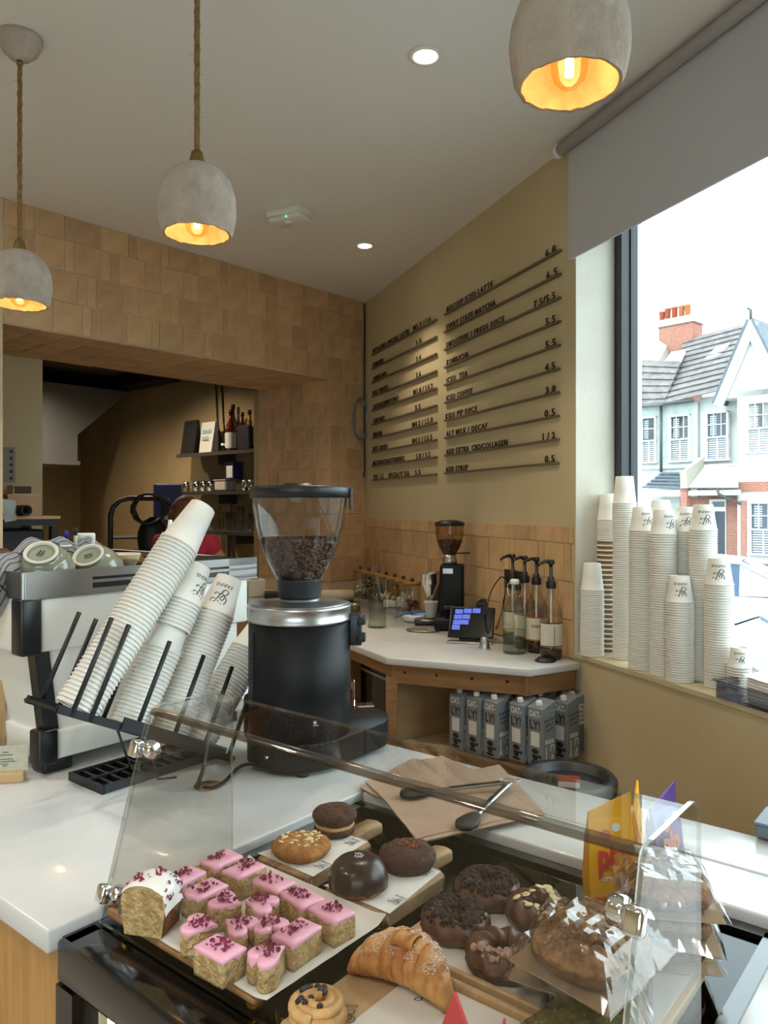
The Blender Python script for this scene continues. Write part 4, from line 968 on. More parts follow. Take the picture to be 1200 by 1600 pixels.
# cable, hole in the marble
hp = P(325, 1228, CT+.001)
cb = MB().tube([tuple(q) for q in smooth([tuple(D(398, 1193, 1.72)), tuple(P(375, 1198, CT+.012)), tuple(P(350, 1222, CT+.006)), tuple(P(335, 1231, CT+.004)), tuple(P(318, 1231, CT+.002))], 6)], .0042, 8)
tag(cb.build('power_cable', 'black_plastic'), 'black cable running from the large grinder into the marble hole', 'cable')
cb = MB().tube([tuple(q) for q in smooth([tuple(P(306, 1232, CT+.004)), tuple(on_v(318, 1200, 1.33)), tuple(on_v(326, 1150, 1.35)), tuple(on_v(338, 1110, 1.36)), tuple(on_v(345, 1085, 1.37))], 6)], .0042, 8)
tag(cb.build('power_cable', 'black_plastic'), 'black cable rising from the marble hole towards the cup rack', 'cable')
tag(MB().lathe([(0, 0), (.030, 0), (.031, .0006), (0, .0008)], 28).build('cable_hole', 'ply', None, hp), 'round cable hole cut in the marble in front of the cup rack', 'hole')
# ================================================================== things on the back counter
glassmat('syrup_glass', 'f7f5f1', 1.2, .5, edgecol='9c9386', fpow=3)
mat('syrup_amber', '2e1509', .15); mat('syrup_clear', 'b9bfb2', .1, trans=.6); mat('label_cream', 'd3c9b4', .65); mat('orange_print', 'b4562c', .6)
mat('water', 'cfd8d2', .05, trans=.9); mat('cork', '9c7038', .8); mat('dark_wood', '4d2f1a', .6); mat('teapot_blue', '1f5f9c', .35)
mat('screen', '07080b', .1, coat=.4); mat('screen_tile', '1b2a66', .4, emit='4a68d8', estr=.3); mat('ketchup_brown', '8a4b1e', .3); mat('cap_red', 'b3242a', .4); mat('roll_paper', 'cdbf9f', .85)
def on_c(px, py, z=CT): return P(px, py, z)
def syrup(px, py, label, words, band):
    p = on_c(px, py); t = thing('syrup_bottle', label, 'syrup bottle', p, R(6), 'syrup bottles with black pumps'); t.scale = (1.18, 1.18, 1.22)
    MB().lathe([(0, .001), (.034, .001), (.037, .006), (.037, .105), (.036, .145), (.031, .168), (.020, .190), (.0135, .205), (.0135, .232)], 32, cap=False).build('bottle', 'syrup_glass', t)
    MB().lathe([(0, .004), (.0345, .004), (.0345, .03), (0, .03)], 28).build('syrup', 'syrup_amber', t)
    m = MB(); 
    for i in range(24): a = 6.283*i/24; m.box((.0362*math.cos(a), .0362*math.sin(a), .148), (.002, .002, .03))
    m.build('ribs', 'syrup_glass', t)
    lb = MB().lathe([(.0374, .042), (.0374, .118)], 32, cap=False, a0=R(-175), a1=R(-5)).build('label', 'label_cream', t)
    m = MB()
    for z in (.043, .116): m.lathe([(.0376, z), (.0376, z+.003)], 24, cap=False, a0=R(-175), a1=R(-5))
    m.build('label_band', band, lb); m = MB()
    for wd_, hh, z, ww in words:
        vs, fs = text_geo(wd_, ww, hh, 0, .02); q = []
        for v in vs: a = -math.pi/2+(v.x-ww/2)/.0377; q.append((.0377*math.cos(a), .0377*math.sin(a), z+v.y))
        m.add(q, fs)
    m.build('label_print', 'orange_print' if '()' in words[0] else 'print_black', lb)
    pm = MB().lathe([(.016, .226), (.017, .228), (.017, .245), (.011, .252), (.010, .262), (.0055, .264), (.0055, .305)], 20).build('pump', 'black_plastic', t)
    m = MB().lathe([(.010, .303), (.0115, .306), (.0115, .314), (.008, .318), (0, .318)], 16); m.tube([(0, 0, .312), (-.02, -.006, .313), (-.042, -.012, .306), (-.05, -.014, .298)], [.006, .0055, .005, .004], 8); m.build('pump_head', 'black_plastic', pm)
    MB().tube([(0, 0, .235), (0, 0, .03)], .003, 6).build('dip_tube', 'white_plastic', pm)
lines = [('_ _ ___ __ _', .002, .095-.007*i, .05) for i in range(7)]
syrup(861, 1029, 'syrup bottle with cream label and black bands, nearest the wall end', lines+[('|', .06, .05, .002)], 'print_black')
syrup(838, 1018, 'syrup bottle with orange banded CARAMEL label', [('CARAMEL', .011, .085, .058), ('_ _ __ _', .002, .07, .04)], 'orange_print')
syrup(820, 1012, 'syrup bottle with a small red mark, behind the swing-top bottle', [('()', .02, .09, .012), ('_ _ __', .002, .06, .04)], 'orange_print')
syrup(801, 1005, 'syrup bottle farthest along the row, beside the socket', [('_ __ _', .002, .07, .04)], 'print_black')
def water_bottle(px, py, label, lvl, swing):
    p = on_c(px, py); t = thing('water_bottle', label, 'bottle', p, 0); t.scale = (1.15, 1.15, 1.12)
    if swing: pr = [(0, .001), (.037, .001), (.041, .006), (.041, .125), (.038, .15), (.027, .178), (.018, .205), (.0145, .23), (.0145, .252)]; r = .0385
    else: pr = [(0, .001), (.036, .001), (.040, .006), (.040, .14), (.037, .165), (.026, .195), (.0145, .222), (.0135, .262), (.015, .264), (.015, .272)]; r = .0375
    MB().lathe(pr, 36, cap=False).build('bottle', 'bottle_glass', t)
    MB().lathe([(0, .004), (r, .004), (r, lvl), (0, lvl)], 32).build('water', 'water_tint', t)
    if swing:
        MB().lathe([(0, .25), (.016, .25), (.016, .264), (.013, .268), (0, .268)], 20).build('stopper', 'white_plastic', t)
        m = MB()
        for s in (-1, 1): m.tube([(s*.016, 0, .26), (s*.026, -.004, .245), (s*.024, -.008, .215), (s*.012, -.014, .205)], .0013, 6)
        m.build('wire', 'chrome', t)
    MB().lathe([(.041 if swing else .040, .004), (.0418 if swing else .0408, .008), (.041 if swing else .040, .012)], 32, cap=False).build('base_edge', 'bottle_glass', t)
glassmat('water_tint', 'f1f4ec', .4, .3, edgecol='a9b09a', fpow=2.5)
water_bottle(804, 1020, 'clear swing-top bottle half full of water before the syrups', .085, True)
water_bottle(589, 980, 'round clear bottle of water near the glass jars', .135, False)
p = on_c(852, 1033); t = thing('takeaway_cover', 'black plastic cup lid lying at the marble edge', 'lid', p); MB().lathe([(.040, 0), (.041, .003), (.039, .005), (.037, .004), (.033, .004), (.031, .012), (.028, .014), (0, .0135)], 32).build('lid', 'black_plastic', t); MB().lathe([(.004, .0136), (.004, .0142), (0, .0142)], 8, M=T(0, -.018, 0)).build('sip_hole', 'shadow_black', t)
# tablet on its stand, printer box, steel jigger
def tablet():
    p = on_c(735, 1004); t = thing('tablet', 'black order tablet showing blue tiles, tilted on its stand', 'tablet', p, R(-14)); t.scale = (1.15, 1.15, 1.15)
    M = T(0, -.01, .012) @ RX(-38)
    b = MB().box((0, 0, .075), (.175, .010, .135), M, bev=.004, seg=2).build('body', 'black_plastic', t)
    MB().box((0, -.0055, .075), (.162, .001, .122), M).build('screen', 'screen', t)
    for i, (x, z) in enumerate(((-.052, .118), (-.018, .122), (.016, .124), (-.054, .094), (-.022, .096), (-.056, .07), (-.026, .072), (-.058, .048))):
        MB().box((x, -.0064, z), (.030, .0006, .020), M).build('screen_button', 'screen_tile', b)
    MB().box((0, .03, .045), (.09, .05, .09), RX(-20), bev=.004).build('stand', 'black_plastic', t)
    MB().box((0, -.024, .004), (.17, .03, .008), bev=.002).build('foot', 'steel', t)
tablet()
p = on_c(768, 985); t = thing('receipt_printer', 'black boxy receipt printer behind the tablet', 'printer', p+Vector((0, .02, 0)), R(-14))
MB().box((0, 0, .07), (.13, .13, .14), bev=.008, seg=2).build('body', 'black_matte', t); MB().box((0, -.01, .143), (.1, .08, .012), bev=.004).build('lid', 'black_plastic', t)
m = MB()
for i in range(7): m.box((-.03, -.0655, .085+i*.007), (.05, .002, .003))
m.build('vent', 'black_plastic', t)
p = on_c(757, 1014); t = thing('steel_jigger', 'small steel cone jigger beside the tablet', 'jigger', p); MB().lathe([(.0245, 0), (.025, .002), (.0135, .050), (.012, .051), (0, .051)], 28).build('cone', 'steel', t); MB().lathe([(.0245, 0), (.0258, .001), (.0247, .004)], 28, cap=False).build('rim', 'chrome', t)
# sauce bottles
p = on_c(748, 967); t = thing('sauce_bottle', 'amber sauce bottle with red cap beside the small grinder', 'bottle', p+Vector((0, .05, 0)), R(-10))
MB().lathe([(0, 0), (.032, 0), (.034, .01), (.034, .07), (.03, .085), (.034, .1), (.03, .135), (.017, .155), (.015, .16)], 24).build('body', 'ketchup_brown', t); MB().lathe([(.0165, .158), (.0165, .182), (0, .182)], 18).build('cap', 'cap_red', t)
p = on_c(744, 958); t = thing('milk_bottle', 'white plastic bottle hidden behind the amber sauce', 'bottle', p+Vector((0, .1, 0)), 0)
MB().lathe([(0, 0), (.03, 0), (.032, .01), (.032, .12), (.016, .165), (.016, .175)], 20).build('body', 'white_plastic', t); MB().lathe([(.017, .172), (.017, .19), (0, .19)], 16).build('cap', 'cap_white', t)
# wall socket with cables
q = W(806, 1.19); sk = thing('wall_socket', 'brown double socket on the tiles behind the syrups', 'socket', (0, 0, 0)); sk.matrix_world = frame(q+NR*.010+Z*0, DR, Z, NR)
mat('socket_brown', '3a2a1c', .4); MB().box((0, 0, .004), (.15, .086, .008), bev=.003).build('plate', 'socket_brown', sk); m = MB(); m.box((-.035, 0, .009), (.03, .03, .004)); m.box((.035, 0, .009), (.03, .03, .004)); m.build('outlet', 'shadow_black', sk)
s = sk.matrix_world @ Vector((-.035, 0, .02))
for lb, pts in (('thin black cable looping from the socket to the printer', [s, s+Vector((-.03, -.03, .01)), s+Vector((-.08, -.08, -.05)), s+Vector((-.11, -.12, -.14)), Vector((on_c(758, 985).x, on_c(758, 985).y+.02, CT+.15))]),
                ('thin black cable hanging from the socket behind the bottles', [s, s+Vector((-.01, -.06, -.03)), s+Vector((-.03, -.09, -.12)), s+Vector((-.06, -.12, -.2)), Vector((on_c(775, 985).x, on_c(775, 985).y, CT+.02))])):
    tag(MB().tube(smooth([tuple(q) for q in pts], 6), .003, 6).build('charging_cable', 'black_plastic'), lb, 'cable')
# small grinder
glassmat('smoke_glass', 'e2d6ca', 1.2, .6, edgecol='7c6a5c', fpow=2)
def small_grinder():
    p = on_c(704, 985)+Vector((0, .07, 0)); t = thing('espresso_grinder', 'slim dark blue-black grinder with a smoked hopper by the tiles', 'coffee grinder', p, R(-8)); k = 1.0
    MB().box((0, 0, .03), (.135, .2, .06), bev=.012, seg=2).build('base', 'grinder_black', t)
    MB().box((.012, .03, .175), (.115, .125, .27), bev=.010, seg=2).build('body', 'grinder_black', t)
    MB().box((-.005, -.034, .282), (.05, .003, .026), bev=.001).build('display', 'steel', t)
    MB().lathe([(.036, .31), (.036, .335), (.031, .345), (.031, .36)], 28, M=T(.0, .02, 0)).build('neck', 'steel', t)
    MB().lathe([(.028, .352), (.034, .365), (.052, .395), (.065, .43), (.069, .455), (.070, .505)], 36, cap=False, M=T(0, .02, 0)).build('hopper', 'smoke_glass', t)
    b = bean_cloud([(.026, .355), (.032, .368), (.050, .397), (.060, .425)], 420, 9, .0064); 
    o = b.build('coffee_beans', 'bean', t, (0, .02, 0)); o['kind'] = 'stuff'
    MB().lathe([(.073, .500), (.074, .506), (.074, .516), (.04, .528), (0, .530)], 40, M=T(0, .02, 0)).build('hopper_lid', 'black_plastic', t)
    MB().tube([(.03, .02, .365), (.1, .02, .368)], .0035, 8).build('shutter_knob', 'black_plastic', t)
    MB().box((0, -.06, .11), (.05, .05, .02), bev=.004).build('fork', 'black_plastic', t); MB().box((-.02, -.085, .062), (.012, .012, .012)).build('button', 'black_plastic', t); MB().box((.03, -.085, .062), (.03, .012, .014)).build('button', 'black_plastic', t)
small_grinder()
p = on_c(672, 975); t = thing('dosing_funnel', 'polished steel dosing funnel cup in front of the small grinder', 'funnel', Vector((p.x, p.y, CT+.115)))
MB().lathe([(.017, .02), (.019, .022), (.043, .085), (.046, .09), (.047, .140), (.049, .142), (.0465, .144), (.0445, .14), (.043, .092), (.016, .026)], 36, cap=False).build('funnel', 'chrome', t); MB().lathe([(.046, .138), (.0495, .141), (.0475, .145)], 36, cap=False).build('rim', 'steel', t)
t = thing('tasting_cup', 'small white paper cup under the steel funnel', 'cup', Vector((p.x+.004, p.y, CT+.032))); MB().lathe([(0, .004), (.0225, .004), (.024, .0), (.026, .003), (.0345, .078), (.0365, .079), (.0365, .083), (.0345, .084), (.0335, .08), (.025, .006)], 28, cap=False).build('body', 'cup_paper', t); MB().lathe([(.0345, .079), (.037, .0815), (.0345, .084)], 28, cap=False).build('rim', 'cup_paper', t)
p2 = p+Vector((0, .0, 0)); t = thing('weighing_scale', 'flat steel scale plate under the paper cup', 'scale', Vector((p.x-.01, p.y, CT))); MB().box((0, 0, .012), (.14, .12, .02), bev=.006, seg=2).build('body', 'black_plastic', t); MB().lathe([(0, .022), (.066, .022), (.070, .026), (.066, .029), (0, .030)], 36).build('plate', 'steel', t)
p = on_c(660, 985); t = thing('steel_dish', 'shallow oval steel dish at the front of the scale', 'dish', p+Vector((0, -.02, 0)), R(-15)); MB().lathe([(0, .002), (.055, .002), (.068, .008), (.070, .008), (.056, .0), (0, 0)], 36, M=Matrix.Diagonal((1.15, .8, 1, 1))).build('dish', 'chrome', t); MB().lathe([(.068, .007), (.0705, .009), (.0695, .006)], 36, cap=False, M=Matrix.Diagonal((1.15, .8, 1, 1))).build('lip', 'steel', t)
p = on_c(647, 972); t = thing('white_bowl', 'low white bowl holding the blue scoop', 'bowl', p, R(-10)); MB().lathe([(0, .003), (.028, .003), (.044, .02), (.052, .032), (.0535, .032), (.046, .016), (.03, 0), (0, 0)], 32, M=Matrix.Diagonal((1.2, .9, 1, 1))).build('bowl', 'white_plastic', t); MB().lathe([(.052, .031), (.0545, .0325), (.0535, .030)], 32, cap=False, M=Matrix.Diagonal((1.2, .9, 1, 1))).build('rim', 'clay_white', t)
t = thing('coffee_scoop', 'bright blue plastic scoop resting on the white bowl', 'scoop', p+Vector((0, 0, .036)), R(-10))
MB().grid(lambda a, b: (-.015+.075*a, (.026*math.sin(min(a*1.5+.25, 1)*1.5708))*(2*b-1), .016*(1-(2*b-1)**2)*.9+.004*a), 14, 10).build('scoop_head', 'teapot_blue', t); MB().tube([(-.012, 0, .010), (-.04, -.004, .010), (-.085, -.012, -.008), (-.098, -.014, -.013)], [.011, .010, .0085, .007], 10, flat=.6).build('handle', 'teapot_blue', t)
# white box, roll of paper, jars
p = on_c(626, 948); t = thing('lidded_tub', 'flat white tub with raised lid behind the water bottle', 'tub', p, R(-10)); MB().box((0, 0, .022), (.19, .13, .044), bev=.008, seg=2).build('body', 'white_plastic', t); MB().box((-.01, .01, .055), (.15, .1, .024), bev=.008, seg=2).build('lid', 'cap_white', t)
p = on_c(527, 940); t = thing('paper_roll', 'cream paper roll lying behind the large grinder', 'roll', p+Vector((0, 0, .037)), R(8)); MB().lathe([(0, -.10), (.037, -.10), (.037, .10), (0, .10)], 32, M=RY(90)).build('roll', 'roll_paper', t); MB().lathe([(.012, .1), (.012, .101), (0, .101)], 16, M=RY(90)).build('core', 'dark_wood', t)
p = on_c(555, 955); t = thing('brass_tin', 'small metal tin on the marble behind the large grinder', 'tin', p, 0); MB().lathe([(0, 0), (.03, 0), (.03, .042), (.028, .044), (0, .044)], 24).build('body', 'brass_aged', t); MB().lathe([(.031, .034), (.031, .046), (0, .047)], 24).build('lid', 'steel', t)
JD = ['closest to the small grinder', 'second along from the small grinder', 'third along from the small grinder', 'fourth along from the small grinder', 'fifth along from the small grinder', 'sixth along, next to the corner', 'tucked into the tiled corner']
fill = ['sauce_dark', 'white_plastic', 'cork', 'white_plastic', 'sauce_dark', 'dark_wood', 'clay_white']; fw = ['a dark red filling', 'white contents', 'tan contents', 'white sugar', 'dark beans', 'brown contents', 'pale contents']
mat('jar_red', '6e2118', .3)
for i in range(7):
    px = 644-i*13.5; y = 4.25+i*.14; x = (px-600)/F*y
    t = thing('glass_jar', 'glass jar with cork lid and %s, %s' % (fw[i], JD[i]), 'jar', (x, y, CT), 0, 'cork lidded glass jars on the back counter')
    h = .165; r = .048
    MB().lathe([(0, .001), (r-.003, .001), (r, .005), (r, h), (r-.002, h+.003)], 28, cap=False).build('glass', 'bottle_glass', t)
    MB().lathe([(0, h-.004), (r-.003, h-.004), (r+.001, h+.002), (r+.001, h+.012), (r-.002, h+.014), (0, h+.014)], 28).build('lid', 'cork', t)
    MB().lathe([(.008, h+.012), (.011, h+.018), (.011, h+.030), (.008, h+.034), (0, h+.034)], 14).build('knob', 'dark_wood', t)
    m = MB(); rg = random.Random(i)
    for k in range(26): a = rg.random()*6.28; rr = (r-.016)*math.sqrt(rg.random()); m.ball((rr*math.cos(a), rr*math.sin(a), .013+rg.random()*(.06+.03*(i % 3))), .008+.004*rg.random(), 7, 5)
    f = m.build('contents', 'jar_red' if i == 0 else fill[i], t); f['kind'] = 'stuff'
p = on_c(677, 928); t = thing('red_bottle', 'dark bottle with red cap behind the small grinder', 'bottle', Vector((p.x, 4.1, CT)), 0); t.location.x = (684-600)/F*4.1
MB().lathe([(0, 0), (.028, 0), (.03, .01), (.03, .13), (.012, .19), (.012, .23)], 20).build('body', 'sauce_dark', t); MB().lathe([(.0135, .22), (.0135, .25), (0, .25)], 14).build('cap', 'cap_red', t)
# on the far end of the back counter: tissue box, crumpled bag, black tray
p = P(398, 931, CT); t = thing('tissue_box', 'white cube box at the end of the back counter', 'box', p, R(25)); MB().box((0, 0, .055), (.12, .12, .11), bev=.005).build('body', 'clay_white', t); MB().box((0, 0, .1105), (.06, .03, .002)).build('slot', 'shadow_black', t)
p = P(430, 934, CT); t = thing('scale_pad', 'flat black scale pad next to the white cube box', 'scale', p, R(10)); MB().box((0, 0, .018), (.14, .14, .03), bev=.004).build('body', 'black_matte', t); MB().box((0, 0, .036), (.13, .13, .005)).build('plate', 'black_plastic', t)
mat('bag_clear', 'b9b4aa', .35, spec=.6)
p = P(374, 925, CT); t = thing('crumpled_bag', 'crumpled pale plastic bag beside the white cube box', 'bag', p+Vector((-.03, .1, 0)), 0)
MB().grid(lambda a, b: ((.06+.05*(1-b)+.03*ns((math.cos(6.28*a)*2, math.sin(6.28*a)*2, b*3), 1, 4))*math.cos(6.28*a), (.05+.04*(1-b)+.03*ns((math.cos(6.28*a)*2, math.sin(6.28*a)*2, b*3), 1, 9))*math.sin(6.28*a), b*.2+.02*ns((a*8, b*5, 1))), 28, 10, wrapu=True, sm=False).build('bag', 'bag_clear', t)
# ================================================================== kitchen things
mat('shelf_steel', '5e5a54', .4, metal=.7); mat('dark_bag', '0c0b0b', .5); mat('bag_white', 'bdb9b0', .6); mat('teal_print', '4aa3a0', .6)
mat('navy_tub', '20245c', .5); mat('amber_glass', '4a1608', .1, coat=.5); mat('tub_clear', 'b5a79b', .4); mat('skin', 'b57c5e', .55, sub=.05); mat('tee_red', 'a8283a', .85, bump=.1, bscale=200); mat('hair_brown', '7a4826', .6, col2='55301a', nscale=30, stretch=(1, 1, .15)); mat('jeans', '23293a', .9); mat('oil_yellow', '8a6a1c', .2)
def kpt(px, off): # point on a line parallel to the kitchen wall, off metres in front of it
    b = K0+DB*off; k = (px-600)/F; # b + KD*r, X = kY
    r = (k*b.y-b.x)/(KD.x-k*KD.y); return b+KD*r
def shelf(z, px0, px1, label):
    a = kpt(px0, .26); b = kpt(px1, .26); ln = (b-a).length; d = (b-a).normalized()
    t = thing('wall_shelf', label, 'shelf', (0, 0, 0), 0, 'steel shelves on the kitchen wall'); t.matrix_world = frame(Vector((a.x, a.y, z)), d, -DB, Z)
    MB().box((ln/2, .13, -.006), (ln, .25, .006)).build('board', 'shelf_steel', t); MB().box((ln/2, .006, -.018), (ln, .004, .032)).build('front_edge', 'shelf_steel', t)
    for f in (.4, .8): MB().box((ln*f, .16, -.06), (.02, .18, .1)).build('bracket', 'shelf_steel', t)
    return t
zA = EYE+(790-706)/F*6.6; zB = EYE+(790-767)/F*6.6; zC = EYE+(790-830)/F*6.4
shelf(zA, 275, 425, 'upper steel kitchen shelf with packets and amber bottles'); shelf(zB, 278, 425, 'middle steel kitchen shelf with a row of metal jugs'); shelf(zC, 318, 425, 'lower steel kitchen shelf with drinking glasses')
ur = thing('shelf_upright', 'steel upright rail carrying the kitchen shelves', 'rail', kpt(358, .03), 0); MB().box((0, 0, (zA+zC)/2-.15), (.03, .03, zA-zC+.8)).build('rail', 'shelf_steel', ur); MB().box((0, -.02, zA-.12), (.02, .02, .03)).build('clip', 'black_plastic', ur)
KR = math.atan2(KD.y, KD.x)
p = kpt(299, .14); t = thing('coffee_bag', 'tall black foil bag on the upper kitchen shelf', 'bag', (p.x, p.y, zA), KR)
MB().add([(-.1, -.05, 0), (.1, -.05, 0), (.1, .05, 0), (-.1, .05, 0), (-.11, -.01, .3), (.09, -.01, .3), (.09, .01, .3), (-.11, .01, .3)], [(0, 1, 5, 4), (1, 2, 6, 5), (2, 3, 7, 6), (3, 0, 4, 7), (4, 5, 6, 7), (3, 2, 1, 0)]).build('pouch', 'dark_bag', t); MB().box((-.01, 0, .302), (.2, .008, .012)).build('seal', 'dark_bag', t)
p = kpt(326, .12); t = thing('flour_bag', 'white printed packet leaning on the black foil bag', 'bag', (p.x, p.y, zA), KR-math.pi)
MB().add([(-.09, -.04, 0), (.09, -.04, 0), (.09, .04, 0), (-.09, .04, 0), (-.10, -.0, .28), (.10, -.0, .28), (.10, .02, .28), (-.10, .02, .28)], [(0, 1, 5, 4), (1, 2, 6, 5), (2, 3, 7, 6), (3, 0, 4, 7), (4, 5, 6, 7), (3, 2, 1, 0)]).build('pouch', 'bag_white', t)
m = MB(); vs, fs = text_geo('BELAZU', .13, .035, 0, .02); m.add(vs, fs, frame(Vector((-.065, -.0205, .18)), Vector((1, 0, 0)), Vector((0, .14, .99)), Vector((0, -1, .14)))); m.build('lettering', 'teal_print', t)
m = MB(); 
for i in range(4): m.add([(-.06, -.027+i*.004-.008, .14-i*.025), (.04, -.027+i*.004-.008, .14-i*.025), (.04, -.026+i*.004-.008, .146-i*.025), (-.06, -.026+i*.004-.008, .146-i*.025)], [(0, 1, 2, 3)])
m.build('small_print', 'logo_grey', t)
def kbottle(px, h, r, mt, lab, lt=True, off=.13, cap='dark_bag'):
    p = kpt(px, off); t = thing('sauce_bottle', lab, 'bottle', (p.x, p.y, zA), 0, 'bottles on the upper kitchen shelf')
    MB().lathe([(0, 0), (r, 0), (r, h*.5), (r*.8, h*.62), (r*.35, h*.78), (r*.33, h*.93)], 20).build('body', mt, t); MB().lathe([(r*.42, h*.9), (r*.42, h), (0, h)], 14).build('cap', cap, t)
    if lt: MB().lathe([(r*1.01, h*.08), (r*1.01, h*.45)], 20, cap=False).build('label', 'bag_white', t)
kbottle(361, .36, .05, 'amber_glass', 'large amber bottle with pale label on the upper kitchen shelf')
kbottle(364, .42, .045, 'amber_glass', 'taller amber bottle just behind the large one', False, .05)
kbottle(379, .34, .035, 'amber_glass', 'slim red-brown bottle above the small black bag', True, .06); kbottle(390, .35, .04, 'oil_yellow', 'yellow oil bottle next to the tiled jamb', False, .06); kbottle(400, .36, .04, 'oil_yellow', 'oil bottle with label half hidden by the tiled jamb', True, .1)
p = kpt(383, .18); t = thing('black_pouch', 'small black pouch standing before the oil bottles', 'bag', (p.x, p.y, zA), KR); MB().box((0, 0, .1), (.16, .05, .2), bev=.01).build('pouch', 'dark_bag', t); MB().box((0, 0, .2), (.15, .01, .02)).build('seal', 'dark_bag', t)
p = kpt(349, .16); t = thing('spice_jar', 'tiny white capped jar on the upper kitchen shelf', 'jar', (p.x, p.y, zA), 0); MB().lathe([(0, 0), (.018, 0), (.018, .05)], 14).build('body', 'clear_plastic', t); MB().lathe([(.02, .05), (.02, .07), (0, .07)], 14).build('cap', 'white_plastic', t)
kc = MB()
for q0, q1 in ((337, 345), (346, 351)):
    a = kpt(q0, .02); b = kpt(q1, .03); tag(MB().tube(smooth([(a.x, a.y, ZO+.25), (a.x+.02, a.y, 2.25), (b.x, b.y, 2.12), (b.x-.01, b.y, zA+.02)], 6), .008, 6).build('hanging_cable', 'dark_bag'), 'black cable hanging down the kitchen wall to the upper shelf', 'cable', 'cables above the upper kitchen shelf')
for i, px in enumerate((291, 307, 318, 329)):
    p = kpt(px, .14); t = thing('metal_jug', 'steel milk jug standing on the middle kitchen shelf', 'jug', (p.x, p.y, zB), 0, 'steel jugs on the middle kitchen shelf'); MB().lathe([(0, 0), (.035, 0), (.035, .07), (.030, .09), (.028, .09), (.028, .01), (0, .01)], 20).build('body', 'chrome', t); MB().tube([(.034, 0, .075), (.055, 0, .06), (.052, 0, .03), (.035, 0, .02)], .004, 6).build('handle', 'steel', t)
for i, px in enumerate((383, 392, 401)):
    p = kpt(px, .2); t = thing('steel_shaker', 'small steel shaker at the jamb end of the middle kitchen shelf', 'shaker', (p.x, p.y, zB), 0, 'steel shakers on the middle kitchen shelf'); MB().lathe([(0, 0), (.025, 0), (.025, .065), (0, .068)], 18).build('body', 'chrome', t); MB().lathe([(.026, .06), (.026, .075), (.018, .085), (0, .086)], 18).build('top', 'steel', t)
p = kpt(352, .15); t = thing('plastic_tub', 'pale plastic tub on the middle kitchen shelf', 'tub', (p.x, p.y, zB), KR); MB().box((0, 0, .045), (.16, .12, .09), bev=.01).build('body', 'tub_clear', t); MB().box((0, 0, .093), (.17, .13, .008)).build('rim', 'tub_clear', t)
p = kpt(366, .15); t = thing('navy_tub', 'white labelled tub with navy lid above the plastic tub', 'tub', (p.x, p.y, zB+.1), KR); MB().box((0, 0, .065), (.11, .1, .13)).build('body', 'navy_tub', t); MB().box((0, .051, .06), (.08, .002, .1)).build('label', 'bag_white', t); MB().box((0, 0, .138), (.12, .11, .016)).build('lid', 'navy_tub', t)
for i in range(14):
    px = 322+i*6.0; p = kpt(px, .12+.08*(i % 2)); h = .10+.05*((i*7) % 3 == 0)+(.06 if 338 < px < 385 and i % 2 else 0)
    t = thing('drinking_glass', 'clear drinking glass on the lower kitchen shelf', 'glass', (p.x, p.y, zC), 0, 'glasses on the lower kitchen shelf'); MB().lathe([(0, .002), (.026, .002), (.032, h), (.030, h), (.025, .01), (0, .01)], 16).build('glass', 'clear_plastic', t)
# tray trolley with coiled hose
def trolley():
    p = D(222, 860, 5.4); t = thing('tray_trolley', 'black arched tray trolley in the kitchen doorway', 'trolley', (p.x, p.y, 0), R(20))
    w = .21
    for y in (-.2, .2):
        pts = [(-w, y, 0), (-w, y, 1.45)]+[(-w+.12-.12*math.cos(R(a)), y, 1.45+.12*math.sin(R(a))) for a in (30, 60, 90)]+[(w-.12+.12*math.cos(R(a)), y, 1.45+.12*math.sin(R(a))) for a in (90, 60, 30, 0)]+[(w, y, 0)]
        MB().tube(pts, .016, 8).build('frame_loop', 'black_plastic', t)
    for i in range(9): MB().box((0, 0, .5+i*.1), (2*w, .4, .012)).build('runner', 'black_matte', t)
trolley()
hp = D(232, 795, 5.1); t = thing('coiled_hose', 'black cable coil hooked over the tray trolley', 'hose', hp, R(10)); MB().tube([(.1*math.cos(i*.42)*(1+.15*math.sin(i)), .02*math.sin(i*.9), .10*math.sin(i*.42)) for i in range(46)], .009, 6).build('coil', 'black_plastic', t); MB().ball((.02, .05, -.2), (.1, .06, .15), 14, 10).build('bundle', 'dark_bag', t)
p = D(262, 790, 6.4); t = thing('blue_packet', 'dark blue printed packet beside the tray trolley', 'packet', (p.x, p.y, 1.36), R(25)); MB().box((0, 0, .17), (.22, .1, .34), bev=.008).build('box', 'navy_tub', t); m = MB(); m.add(*MB_ellipse(-.02, .2, .03, .02), frame(Vector((0, -.0505, 0)), Vector((1, 0, 0)), Z, Vector((0, -1, 0)))); m.add(*MB_ellipse(.0, .06, .04, .02), frame(Vector((0, -.0505, 0)), Vector((1, 0, 0)), Z, Vector((0, -1, 0)))); m.build('emblem', 'bag_white', t)
# dark stand under the blue packet so that it rests on something
t = thing('packet_stand', 'dark metal stand carrying the blue packet', 'stand', (p.x, p.y, 0), R(25)); MB().box((0, 0, 1.345), (.2, .14, .02)).build('top', 'black_matte', t)
for sx in (-1, 1):
    for sy in (-1, 1): MB().box((sx*.08, sy*.05, .67), (.02, .02, 1.34)).build('leg', 'black_matte', t)
